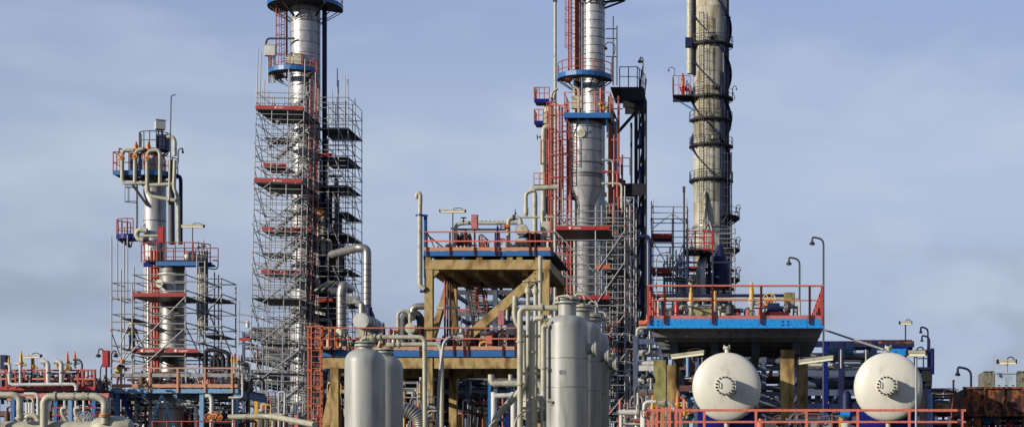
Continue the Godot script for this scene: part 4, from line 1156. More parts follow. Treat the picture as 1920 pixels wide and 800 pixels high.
	for e in [[1003, 1033, 340], [1016, 1030, 300]]:
		var a1 = at(e[0], e[2] + 10, d3 - 0.5)
		var a2 = at(e[1], e[2] + 10, d3 - 0.5)
		var q = part(b, "platform", a1)
		box(q, (a1 + a2) / 2, V(a2.x - a1.x, 0.1, 1.5), M.grating, "floor")
		railing(b, [a1 + V(0, 0.05, 0.7), a2 + V(0, 0.05, 0.7)], M.pink if e[2] == 340 else M.orange, 0.5, 0.9 if e[2] == 340 else 1.8)
	# black support tower right
	var d4 = 130.0
	var s = thing("steel_tower", "black steel lattice tower right of the wide silver column", "tower", at(1200, 0, d4) * V(1, 0, 1))
	for e in [[1193, d4], [1206, d4], [1193, d4 + 4.0], [1206, d4 + 4.0]]: bar(s, at(e[0], 900, d4) * V(1, 0, 0) + V(0, 0, -e[1]), at(e[0], 166, d4) * V(1, 1, 0) + V(0, 0, -e[1]), 0.26 if e[1] == d4 else 0.14, 0.26 if e[1] == d4 else 0.14, M.black, "leg")
	for k in 9:
		var ya = at(0, 800 - k * 75, d4).y
		var yb = at(0, 725 - k * 75, d4).y
		var xl = at(1193, 0, d4).x
		var xr = at(1206, 0, d4).x
		bar(s, V(xl, ya, -d4), V(xr, ya, -d4), 0.2, 0.3, M.black, "girt")
		bar(s, V(xl, ya, -d4), V(xr, yb, -d4), 0.12, 0.12, M.black, "diagonal")
		bar(s, V(xr, ya, -d4), V(xr, yb, -d4 - 4), 0.12, 0.12, M.black, "diagonal")
		box(s, V(xr - 0.14, ya + 0.8, -d4 + 0.2), V(0.12, 1.5, 0.08), M.deep_blue, "cable_ladder")
	var yp = at(0, 166, d4).y
	var x0 = at(1146, 0, d4).x
	var x1 = at(1207, 0, d4).x
	box(s, V((x0 + x1) / 2, yp - 0.05, -d4 - 2), V(x1 - x0, 0.12, 5.0), M.black, "floor")
	for z in [0.4, -2.0, -4.2]: bar(s, V(at(1165, 0, d4).x, yp - 0.55, -d4 + z), V(x1, yp - 0.55, -d4 + z), 0.25, 0.9, M.black, "girder")
	bar(s, at(1197, 205, d4), at(1150, 258, d4), 0.2, 0.2, M.black, "knee_brace")
	bar(s, at(1148, 205, d4), at(1160, 235, d4), 0.2, 0.2, M.black, "knee_brace")
	railing(s, [V(at(1163, 0, d4).x, yp, -d4 + 0.45), V(at(1196, 0, d4).x, yp, -d4 + 0.45), V(x1, yp, -d4 - 2.0)], M.dark, 0.7, 1.55)
	var ym = at(0, 352, d4).y
	box(s, V((at(1150, 0, d4).x + x1) / 2, ym, -d4 - 1), V(x1 - at(1150, 0, d4).x, 0.12, 4.0), M.black, "floor")
	bar(s, V(at(1165, 0, d4).x, ym - 0.3, -d4 + 0.9), V(x1 + 0.2, ym - 0.3, -d4 + 0.9), 0.3, 0.9, M.black, "girder")
	bar(s, V(at(1150, 0, d4).x, ym + 0.5, -d4 + 0.8), V(at(1172, 0, d4).x, ym + 0.1, -d4 + 0.8), 0.4, 0.6, M.black, "hopper")
	railing(s, [V(at(1150, 0, d4).x, ym + 0.8, -d4 + 0.9), V(at(1183, 0, d4).x, ym + 0.8, -d4 + 0.9)], M.red, 0.7, 1.3)
	bar(s, at(1190, 372, d4), at(1172, 396, d4), 0.18, 0.18, M.black, "knee_brace")
	pipe(s, [at(1197, 443, d4 - 1), at(1216, 443, d4 - 1), at(1219, 455, d4 - 1), at(1219, 560, d4 - 1)], 0.16, M.navy, "side_pipe", 0.5)
	for k in 5: tube(s, at(1160 + k * 6, 800, d4 + 1), at(1160 + k * 6, [190, 370, 360, 380, 230][k], d4 + 1), 0.09, [M.dark, M.black, M.navy, M.maroon, M.dark][k], "riser", 8)
	for e in [[1150, 30], [1157, 48]]:
		tube(s, at(e[0], 160, 126), at(e[0], e[1], 126), 0.045, M.dark, "scaffold_pole", 6)
	for py in [54, 72, 106]: tube(s, at(1136, py, 126), at(1158, py, 126), 0.04, M.maroon, "scaffold_pole", 6)
	neck_lamp("dark curled lamp at the top right of the black lattice tower", at(1206, 166, d4 - 0.5), 2.3, -0.22, M.dark, 0.2, -0.3)
	neck_lamp("dark curled lamp with flat head right of the slim silver column", at(1148, 150, 126), 2.6, -0.55, M.dark, 0.22, 0.2)

func middle_scaffold():
	var d = 116.0
	var t = thing("scaffold", "tall scaffold with two long red toe boards around the foot of the wide silver column", "scaffold", at(1108, 0, d) * V(1, 0, 1))
	var xs = [at(1041, 0, d).x, at(1117, 0, d).x, at(1172, 0, d).x]
	var zs = [-d, -d - 4.8]
	var yt = at(0, 372, d).y
	scaffold(t, xs, zs, 0.0, yt, 1.97, {"tall": 0.8, "first": 2, "dense": 1})
	var n = int(yt / 1.97)
	for e in [[432, 1041, 1143, true], [562, 1041, 1143, true], [505, 1144, 1172, false], [640, 1148, 1180, true], [690, 1041, 1120, false], [775, 1148, 1178, true]]:
		var y = at(0, e[0], d).y
		var xa = at(e[1], 0, d).x
		var xb = at(e[2], 0, d).x
		deck(t, xa, xb, zs[0], zs[1], y - 0.02, M.plank)
		toe_board(t, V(xa, y + 0.03, zs[0] + 0.09), V(minf(xb, xs[1]), y + 0.03, zs[0] + 0.09), M.red_board if e[3] else M.orange, 0.27)
		if xb > xs[1] + 0.3 and xa < xs[1] - 0.3: toe_board(t, V(xs[1] + 0.05, y + 0.03, zs[0] + 0.09), V(xb, y + 0.03, zs[0] + 0.09), M.red_board, 0.3)
	for k in 3:
		var ya = at(0, 433 + k * 58 + (72 if k == 2 else 0), d).y
		var yb = at(0, 508 + k * 58 + (72 if k == 2 else 0), d).y
		tube(t, V(xs[0], ya, zs[0] + 0.14), V(xs[1] - 0.15, yb, zs[0] + 0.14), 0.042, M.galv, "face_brace")
		tube(t, V(xs[2], ya, zs[0] + 0.14), V(xs[1] + 0.15, yb, zs[0] + 0.14), 0.042, M.galv, "face_brace")
	for k in 3: tube(t, V(xs[2], at(0, 590 + k * 75, d).y, zs[0] + 0.14), V(xs[1] + 0.4, at(0, 645 + k * 75, d).y, zs[0] + 0.14), 0.042, M.galv, "face_brace")
	for e in [[1131, 455, 560], [1151, 560, 800]]:
		ladder(t, at(e[0], e[2], d + 0.4), at(0, e[1], d + 0.4).y, V(0, 0, 1), M.galv, false, 0.5, 0.035)
	# narrow second tower on the right, seen end on
	var s = thing("scaffold", "narrow dark scaffold tower squeezed between the tall scaffold and the black lattice tower", "scaffold", at(1183, 0, 122) * V(1, 0, 1))
	scaffold(s, [at(1176, 0, 122).x, at(1189, 0, 122).x], [-122.0, -124.5], 0.0, at(0, 376, 122).y, 1.97, {"first": 2})
	for py in [470, 640, 775]:
		var y = at(0, py, 122).y
		deck(s, at(1176, 0, 122).x, at(1189, 0, 122).x, -122.0, -124.5, y, M.plank)

func front_vessels():
	var g = "white vessels at the front, left of the concrete frame"
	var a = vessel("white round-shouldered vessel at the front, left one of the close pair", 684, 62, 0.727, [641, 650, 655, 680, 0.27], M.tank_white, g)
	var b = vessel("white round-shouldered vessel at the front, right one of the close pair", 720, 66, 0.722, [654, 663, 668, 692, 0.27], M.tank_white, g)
	var q = at(684, 639, 62)
	valve(a, q + V(0.02, 0.08, 0), 0.09, M.cream, M.cream, V(1, 0, 0.2).normalized())
	for v in [[a, 62.0], [b, 66.0]]: pipe(v[0], [v[0].position + V(-0.2, at(0, 650, v[1]).y, 0.1), v[0].position + V(-0.1, at(0, 636, v[1]).y, 0.1), v[0].position + V(0.05, at(0, 634, v[1]).y, 0.1)], 0.05, M.cream, "elbow", 0.15)
	var t = thing("vapour_pipe", "cream pipe leading right from the front vessels and dropping before the concrete column", "pipe", at(745, 0, 62) * V(1, 0, 1))
	pipe(t, [at(688, 634, 62), at(706, 632, 62), at(796, 632, 62), at(797, 880, 62)], 0.085, M.beige, "pipe", 0.22, 14)
	for px in [702, 712]: flange(t, at(px, 632, 62), V(1, 0, 0), 0.13, M.cream)
	var u = thing("vapour_pipe", "lower cream pipe from the front vessels that drops right of the concrete column", "pipe", at(780, 0, 66) * V(1, 0, 1))
	pipe(u, [at(724, 647, 66), at(740, 646, 66), at(822, 645, 66), at(828, 655, 66), at(828, 880, 66)], 0.085, M.beige, "pipe", 0.22, 14)
	for px in [738, 748]: flange(u, at(px, 646, 66), V(1, 0, 0), 0.13, M.cream)
	var h = thing("grey_hose", "grey hose hanging beside the lower cream pipe at the concrete column", "hose", at(830, 0, 64) * V(1, 0, 1))
	pipe(h, [at(862, 633, 64), at(846, 630, 64), at(832, 640, 64), at(824, 700, 64), at(817, 860, 64)], 0.06, M.galv, "hose", 0.6, 10)
	pipe(h, [at(789, 707, 64), at(790, 720, 64), at(793, 740, 64), at(793, 880, 64)], 0.06, M.cream, "tail_pipe", 0.3, 10)
	flange(h, at(846, 631, 64), V(1, 0, 0), 0.09, M.dark, "coupling")

func concrete_frame():
	var d = 97.0
	var t = thing("concrete_gantry", "tan concrete frame of columns, beams and a diagonal brace carrying two decks", "frame", at(915, 0, d) * V(1, 0, 1))
	var xl = at(804.5, 0, d).x
	var xr = at(1023, 0, d).x
	var zb = -d - 8.0
	var ytop = at(0, 488, d).y
	var ybot = at(0, 506, d).y
	for x in [xl, xr]:
		for z in [-d, zb]:
			box(t, V(x, ybot / 2, z), V(0.46, ybot - 0.005, 0.5), M.concrete, "column")
	for z in [-d, zb]:
		bar(t, V(at(796, 0, d).x, (ytop + ybot) / 2, z), V(at(1033, 0, d).x, (ytop + ybot) / 2, z), 0.56, ytop - ybot, M.concrete, "beam")
	for x in [xl, xr]: bar(t, V(x, (ytop + ybot) / 2, -d - 0.3), V(x, (ytop + ybot) / 2, zb + 0.3), 0.5, ytop - ybot, M.concrete, "beam")
	box(t, V((xl + xr) / 2, ybot + 0.35, (-d + zb) / 2), V(xr - xl - 0.5, 0.3, 7.0), M.concrete, "soffit")
	for k in 4: bar(t, V(xl + 1.2 + 1.4 * k, ybot + 0.0, -d - 0.4), V(xl + 1.2 + 1.4 * k, ybot + 0.0, zb + 0.4), 0.3, 0.5, M.concrete, "joist")
	for px in [803, 900, 957, 975, 1010]: box(t, V(at(px, 0, d).x, ytop + 0.13, -d), V(0.32, 0.26, 0.5), M.concrete, "pad")
	bar(t, at(1013, 512, d - 0.1), at(868, 640, d - 0.1), 0.35, 0.5, M.concrete, "diagonal_brace")
	bar(t, V(xl, at(0, 645, d).y, -d - 0.4), V(xl, ybot, zb + 1.6), 0.32, 0.4, M.concrete, "side_brace")
	bar(t, V(xl + 0.25, at(0, 600, d).y, zb + 0.4), V(xl + 0.25, ybot, -d - 5.2), 0.3, 0.36, M.concrete, "side_brace")
	for e in [[1008, 517], [874, 635]]:
		box(t, at(e[0], e[1], d - 0.3), V(0.5, 0.5, 0.03), M.concrete, "brace_plate")
		for b in [[-0.15, 0.15], [0.15, 0.15], [-0.15, -0.15], [0.15, -0.15]]: box(t, at(e[0], e[1], d - 0.33) + V(b[0], b[1], 0), V(0.05, 0.05, 0.04), M.bolt, "anchor_bolt")
	for x in [xl, xr]: bar(t, V(x, ybot - 0.5, -d), V(x + (0.5 if x == xl else -0.5), ybot, -d), 0.4, 0.3, M.concrete, "haunch")
	# lower beam, long
	var y2 = at(0, 669, d).y
	var y3 = at(0, 691, d).y
	var xa = at(603, 0, d).x
	for e in [[603, 794], [815, 1014]]: bar(t, V(at(e[0], 0, d).x, (y2 + y3) / 2, -d), V(at(e[1], 0, d).x, (y2 + y3) / 2, -d), 0.5, y2 - y3, M.concrete, "lower_beam")
	bar(t, V(xa, (y2 + y3) / 2, zb), V(xr - 0.3, (y2 + y3) / 2, zb), 0.5, y2 - y3, M.concrete, "lower_beam")
	for px in [622, 660, 742, 753, 838, 898, 938, 956]: box(t, V(at(px, 0, d).x, y2 + 0.12, -d), V(0.32, 0.24, 0.5), M.concrete, "pad")
	for px in [628, 700]:
		for z in [-d, zb]: box(t, V(at(px, 0, d).x, y3 / 2, z), V(0.46, y3 - 0.005, 0.46), M.concrete, "column")
	bar(t, at(633, 692, d + 0.3), at(608, 810, d + 0.3), 0.3, 0.45, M.concrete, "raking_brace")
	# decks
	for e in [["upper_deck", "upper blue edged deck with orange rails on top of the concrete frame", 797, 1040, 480, 471, 464, 437], ["lower_deck", "lower blue edged deck with orange rails along the concrete frame", 600, 972, 668, 656, 649, 616]]:
		var p = thing("deck", e[1], "deck", at((e[2] + e[3]) / 2.0, e[4], d))
		var ya = at(0, e[4], d).y
		var yb = at(0, e[5], d).y
		var x0 = at(e[2], 0, d).x
		var x1 = at(e[3], 0, d).x
		bar(p, V(x0, (ya + yb) / 2 - 0.04, -d + 0.33), V(x1, (ya + yb) / 2 - 0.04, -d + 0.33), 0.08, yb - ya, M.blue, "edge_beam")
		bar(p, V(x0, yb + 0.08, -d + 0.36), V(x1, yb + 0.08, -d + 0.36), 0.05, 0.2, M.timber, "kick_board")
		var n = int((x1 - x0) / 0.9)
		for k in n:
			var w = (x1 - x0) / n
			box(p, V(x0 + w * (k + 0.5), yb - 0.06, (-d + 0.28 + zb) / 2), V(w - 0.01, 0.05, -zb - d + 0.2), M.grating, "floor_panel")
		for k in int((x1 - x0) / 2.2) + 1: bar(p, V(x0 + 2.2 * k, ya - 0.1, -d + 0.2), V(x0 + 2.2 * k, ya - 0.1, zb), 0.14, 0.25, M.blue, "joist")
		var g = part(p, "railing", V(x0, yb, -d + 0.4))
		var posts = [803, 846, 892, 931, 938, 995, 1005, 1035] if e[0] == "upper_deck" else [602, 625, 690, 715, 735, 790, 853, 872, 880, 945, 968]
		for px in posts: box(g, V(at(px, 0, d).x, (ya + at(0, e[7], d).y) / 2, -d + 0.42), V(0.09, at(0, e[7], d).y - ya, 0.06), M.maroon, "post")
		var hh = at(0, e[7], d).y
		for h in [hh, lerpf(yb, hh, 0.5)]: bar(g, V(x0, h, -d + 0.44), V(x1, h, -d + 0.44), 0.05, 0.075, M.pink if h < hh else M.orange, "rail")
		for h in [hh, lerpf(yb, hh, 0.5)]: bar(g, V(x0, h, zb), V(x1, h, zb), 0.05, 0.07, M.red, "rail")
		for k in 7: bar(g, V(lerpf(x0, x1, k / 6.0), yb, zb), V(lerpf(x0, x1, k / 6.0), hh, zb), 0.07, 0.07, M.red, "post")
		for x in [x0, x1]: bar(g, V(x, hh, -d + 0.4), V(x, hh, zb), 0.05, 0.07, M.red, "rail")
	upper_equipment(d)
	inner_frame(d)

func red_box(label, c, w, h, foot, mat):
	var t = thing("call_box", label, "box", foot)
	box(t, c, V(w, h, 0.25), mat, "housing")
	box(t, c + V(0, 0, 0.14), V(w * 0.86, h * 0.9, 0.02), mat, "front_panel")
	box(t, c + V(0, h * 0.5 + 0.02, 0), V(w * 1.06, 0.04, 0.3), mat, "lid")
	tube(t, foot, c - V(0, h * 0.5, 0), 0.05, M.black, "post")
	return t

func upper_equipment(d):
	var y0 = at(0, 470, d).y
	strip_light("cream double strip light on a thin bent pole over the upper deck", V(at(847, 0, d).x, y0, -d - 0.3), 2.25, 1.45, 0.0, M.dark)
	red_box("faded pink red box on a post over the upper deck rail", at(890, 417, d - 0.3), 0.36, 0.78, at(890, 470, d - 0.3), M.dusty_red)
	red_box("faded pink red box on a post over the lower deck rail", at(940, 597, d - 0.3), 0.36, 0.78, at(940, 655, d - 0.3), M.dusty_red)
	var e = thing("heat_exchanger", "horizontal exchanger with round bolted cream end cover on the upper deck", "exchanger", at(978, 470, d))
	var q = at(978.5, 431, d - 0.2)
	lathe(e, q, [[0, -0.06], [0.33, -0.05], [0.33, 0.05], [0, 0.06]], M.cream, "end_cover", 32, V(0, 0, 1))
	bolts(e, q, 0.345, 24, V(0, 0, 1), 0.03)
	lathe(e, q - V(0, 0, 0.1), [[0.3, -2.9], [0.3, 0]], M.maroon, "shell", 28, V(0, 0, 1))
	for z in [-0.6, -2.2]: box(e, q + V(0, -0.75, z), V(0.5, 0.9, 0.18), M.blue, "saddle")
	lathe(e, at(977, 453, d - 0.1), [[0, -0.35], [0.2, -0.3], [0.2, 0.3], [0, 0.35]], M.cream, "channel", 16, V(1, 0, 0))
	for k in 3: valve(e, at(968 + k * 10, 459, d - 0.2), 0.07, M.dark, M.dark, V(0, 0, 1))
	var big = thing("dark_drum", "dark red brown horizontal drum behind the exchanger on the upper deck", "drum", at(1008, 470, d + 2))
	lathe(big, at(1000, 450, d + 2), [[0, -0.8], [0.4, -0.7], [0.4, 0.7], [0, 0.8]], M.maroon, "shell", 24, V(1, 0, 0))
	box(big, at(1000, 464, d + 2), V(0.9, 0.4, 0.5), M.black, "saddle")
	var t = thing("deck_pipework", "cream pipes looping over the upper deck to the exchanger", "pipes", at(930, 470, d + 1))
	pipe(t, [at(953, 470, d), at(953, 408, d), at(975, 408, d), at(977, 420, d)], 0.12, M.beige, "loop", 0.35, 12)
	flange(t, at(963, 408, d), V(1, 0, 0), 0.18, M.dark)
	valve(t, at(952, 425, d - 0.1), 0.13, M.amber, M.maroon, V(-1, 0, 0.2).normalized())
	pipe(t, [at(854, 470, d + 1), at(854, 421, d + 1), at(870, 418, d + 1), at(970, 418, d + 1)], 0.11, M.cream, "line", 0.4, 12)
	valve(t, at(869, 418, d + 1), 0.1, M.dark, M.dark, Vector3.UP)
	pipe(t, [at(845, 428, d + 1.3), at(860, 430, d + 1.3), at(950, 430, d + 1.3)], 0.06, M.dark, "line", 0.3, 10)
	for k in 9: box(t, at(895 + k * 8, 415, d + 1), V(0.06, 0.08, 0.2), M.galv, "pipe_clip")
	pipe(t, [at(986, 405, d + 2), at(986, 362, d + 2), at(998, 357, d + 2), at(1003, 357, d + 2)], 0.11, M.cream, "vent_pipe", 0.35, 12)
	lathe(t, at(986, 403, d + 2), [[0.1, 0], [0.15, 0.05], [0.15, 0.42], [0.1, 0.48]], M.cream, "silencer", 14)
	pipe(t, [at(1003, 440, d + 3), at(1003, 362, d + 3), at(995, 353, d + 3), at(1045, 351, d + 3)], 0.15, M.cream, "crossover", 0.4, 12)
	pipe(t, [at(978, 407, d + 1), at(1040, 407, d + 1)], 0.06, M.cream, "line")
	relief_valve(t, at(966, 404, d), 0.4, M.dark)
	box(t, at(1024, 430, d + 1), V(0.45, 0.9, 0.3), M.cream, "control_box")
	pipe(t, [at(1017, 462, d + 1), at(1017, 395, d + 1)], 0.12, M.cream, "riser")
	var b = thing("blue_post", "dark blue square post beside a rail post on the upper deck", "post", at(933, 470, d - 0.2))
	bar(b, at(933, 470, d - 0.2), at(933, 424, d - 0.2), 0.11, 0.11, M.deep_blue, "post")
	box(b, at(933, 421, d - 0.2), V(0.06, 0.12, 0.06), M.dark, "cap")
	box(b, at(933, 469, d - 0.2), V(0.26, 0.05, 0.26), M.deep_blue, "base_plate")
	var p = thing("pump_group", "group of dark red pumps and small valves on left half of the upper deck", "pump", at(868, 470, d + 0.6))
	for k in 4:
		var c = at(858 + k * 7.5, 470, d + 0.6 + 0.2 * (k % 2))
		lathe(p, c, [[0.09, 0], [0.09, 0.3], [0.13, 0.32], [0.13, 0.75 + 0.1 * (k % 3)], [0.06, 0.98 + 0.08 * (k % 3)], [0, 1.0 + 0.08 * (k % 3)]], [M.maroon, M.dark, M.maroon, M.red][k], "pump", 14)
		tube(p, c + V(0, 0, 0.22), c + V(0, 0.25, 0.22), 0.07, M.cream, "bottle", 10)
	pipe(p, [at(860, 445, d + 0.5), at(870, 438, d + 0.5), at(878, 445, d + 0.5), at(878, 470, d + 0.5)], 0.035, M.dark, "tubing", 0.3, 8)
	box(p, at(876, 468, d + 0.6), V(1.9, 0.1, 0.6), M.blue, "base")
	var s = thing("access_ladder", "short salmon ladder with sloping dark handrail on the upper deck", "ladder", at(904, 470, d + 0.4))
	for x in [899, 904]: bar(s, at(x, 470, d + 0.4), at(x, 441, d + 0.4), 0.06, 0.06, M.red, "stringer")
	for k in 5: tube(s, at(899, 466 - k * 5.5, d + 0.4), at(904, 466 - k * 5.5, d + 0.4), 0.025, M.red, "rung", 6)
	pipe(s, [at(898, 468, d + 0.2), at(898, 442, d + 0.2), at(903, 439, d + 0.2), at(919, 454, d + 0.2)], 0.035, M.dark, "handrail", 0.15, 8)
	for x in [910, 916]: bar(s, at(x, 470, d + 0.2), at(x, 455, d + 0.2), 0.07, 0.07, M.pink, "post")
	# vent pipe left of the frame
	var v = thing("vent_pipe", "tall cream vent pipe with hooked top at left side of the concrete frame", "pipe", at(787, 545, d - 0.3))
	pipe(v, [at(796, 542, d - 0.3), at(787, 536, d - 0.3), at(787, 404, d - 0.3)], 0.15, M.beige, "lower_length", 0.4, 14)
	pipe(v, [at(787, 402, d - 0.3), at(788, 366, d - 0.3), at(785, 361, d - 0.3), at(781, 365, d - 0.3), at(781, 372, d - 0.3)], 0.12, M.beige, "hooked_top", 0.3, 14)
	flange(v, at(787, 403, d - 0.3), Vector3.UP, 0.2, M.blue)
	for px in [796, 799]: bar(v, at(px, 900, d + 0.1) * V(1, 0, 1) + V(0, at(0, 520, d).y, 0), at(px, 402, d + 0.1), 0.09, 0.1, M.blue, "support")
	bar(v, at(779, 404, d - 0.2), at(802, 404, d - 0.2), 0.1, 0.1, M.blue, "bracket")
	bar(v, at(798, 430, d), at(815, 465, d), 0.05, 0.06, M.dark, "stay")
	box(v, at(792, 546, d - 0.2), V(0.25, 0.12, 0.3), M.deep_blue, "support_foot")

func inner_frame(d):
	# stairs and dark steelwork between the concrete columns
	var t = thing("steel_stair", "dark steel stair climbing inside the concrete frame", "stair", at(880, 650, d + 4))
	flight(t, at(842, 668, d + 3), at(858, 628, d + 3.5), 0.9, M.galv, M.galv)
	flight(t, at(905, 634, d + 4), at(888, 533, d + 6), 0.95, M.dark, M.galv)
	box(t, at(880, 640, d + 4.2), V(2.3, 0.08, 1.8), M.grating, "landing")
	bar(t, at(818, 577, d + 1), at(862, 577, d + 1), 0.2, 0.14, M.cream, "tie_beam")
	ladder(t, at(905, 640, d + 5), at(0, 540, d + 5).y, V(0, 0, 1), M.fire_red, true, 0.5)
	for k in 3: tube(t, at(834 + k * 5, 660, d + 3), at(834 + k * 5, 520, d + 3), 0.06, [M.red, M.dark, M.maroon][k], "pipe", 8)
	var s = thing("equipment_row", "row of dark equipment and red piping on the lower deck behind the rails", "equipment", at(890, 655, d + 2))
	var y0 = at(0, 655, d).y
	for k in 16:
		var x = at(850 + k * 7.4, 0, d + 2).x
		var h = 0.5 + 0.9 * absf(sin(k * 2.3))
		var m = [M.maroon, M.dark, M.black, M.red, M.cream][(k * 7) % 5]
		if k % 4 == 2: lathe(s, V(x, y0, -d - 2.0), [[0.14, 0], [0.18, 0.1], [0.18, h * 0.7], [0.08, h], [0, h]], m, "pot", 12)
		elif k % 4 == 1: valve(s, V(x, y0 + h * 0.5, -d - 1.2), 0.1, m, M.dark, Vector3.UP)
		else: pipe(s, [V(x, y0, -d - 1.5), V(x, y0 + h, -d - 1.5), V(x + 0.4, y0 + h, -d - 1.5), V(x + 0.4, y0, -d - 1.5)], 0.06, m, "pipe", 0.2, 8)
	for k in 4: tube(s, at(850, 652 - k * 8, d + 2.5), at(968, 652 - k * 8, d + 2.5), 0.05 + 0.02 * (k % 2), [M.dark, M.cream, M.maroon, M.dark][k], "header", 8)
	var e = thing("exchanger_end", "round white flanged exchanger end behind the lower deck rails near the risers", "exchanger", at(960, 655, d + 1))
	lathe(e, at(960, 616, d + 0.8), [[0.3, -1.5], [0.3, -0.1], [0.36, -0.09], [0.36, 0.02], [0, 0.05]], M.white, "shell", 28, V(0, 0, 1))
	box(e, at(960, 640, d + 1.2), V(0.4, 0.8, 0.3), M.dark, "saddle")
	pipe(e, [at(951, 600, d + 1), at(951, 575, d + 1), at(962, 572, d + 1)], 0.07, M.cream, "nozzle", 0.2, 8)
	var c = thing("covered_valve", "white sheet wrapped valve beside the foot of the concrete brace", "valve", at(868, 655, d - 0.1))
	lathe(c, at(864, 633, d - 0.3), [[0, -0.35], [0.16, -0.3], [0.2, 0], [0.12, 0.3], [0, 0.36]], M.white, "wrap", 12, V(1, 0.2, 0).normalized())
	tube(c, at(868, 655, d - 0.1), at(868, 634, d - 0.1), 0.07, M.cream, "stub")
	# left part of the lower deck: elbows and exchangers
	var l = thing("elbow_pipes", "fat grey ribbed pipe elbows above the lower deck left of the concrete column", "pipes", at(770, 655, d + 1))
	pipe(l, [at(757, 655, d + 1.5), at(757, 596, d + 1.5), at(765, 590, d + 1.5), at(772, 600, d + 1.5)], 0.24, M.dark, "elbow", 0.4, 14)
	pipe(l, [at(789, 655, d + 2), at(789, 598, d + 2), at(780, 588, d + 2), at(772, 590, d + 2)], 0.24, M.dark, "elbow", 0.4, 14)
	pipe(l, [at(772, 600, d + 1), at(774, 578, d + 1), at(782, 574, d + 1), at(800, 574, d + 1)], 0.19, M.clad, "elbow", 0.4, 14)
	pipe(l, [at(746, 655, d + 0.6), at(746, 588, d + 0.6), at(752, 583, d + 0.6), at(766, 584, d + 0.6), at(770, 592, d + 0.6)], 0.1, M.beige, "loop", 0.3, 12)
	lathe(l, at(768.5, 615, d + 0.4), [[0.26, -1.6], [0.26, -0.1], [0.3, -0.09], [0.3, 0.02], [0, 0.05]], M.cream, "flanged_end", 24, V(0, 0, 1))
	tube(l, at(768.5, 605, d + 0.5), at(768.5, 590, d + 0.5), 0.1, M.cream, "neck", 10)
	valve(l, at(743, 621, d + 0.5), 0.1, M.amber, M.dark, V(-1, 0, 0.3).normalized())
	relief_valve(l, at(719, 645, d + 0.4), 1.25, M.black, M.black)
	for k in 6: tube(l, at(735 + k * 11, 655, d + 2.5), at(735 + k * 11, 618 + (k * 13) % 20, d + 2.5), 0.12, [M.black, M.dark, M.maroon][k % 3], "stub", 10)

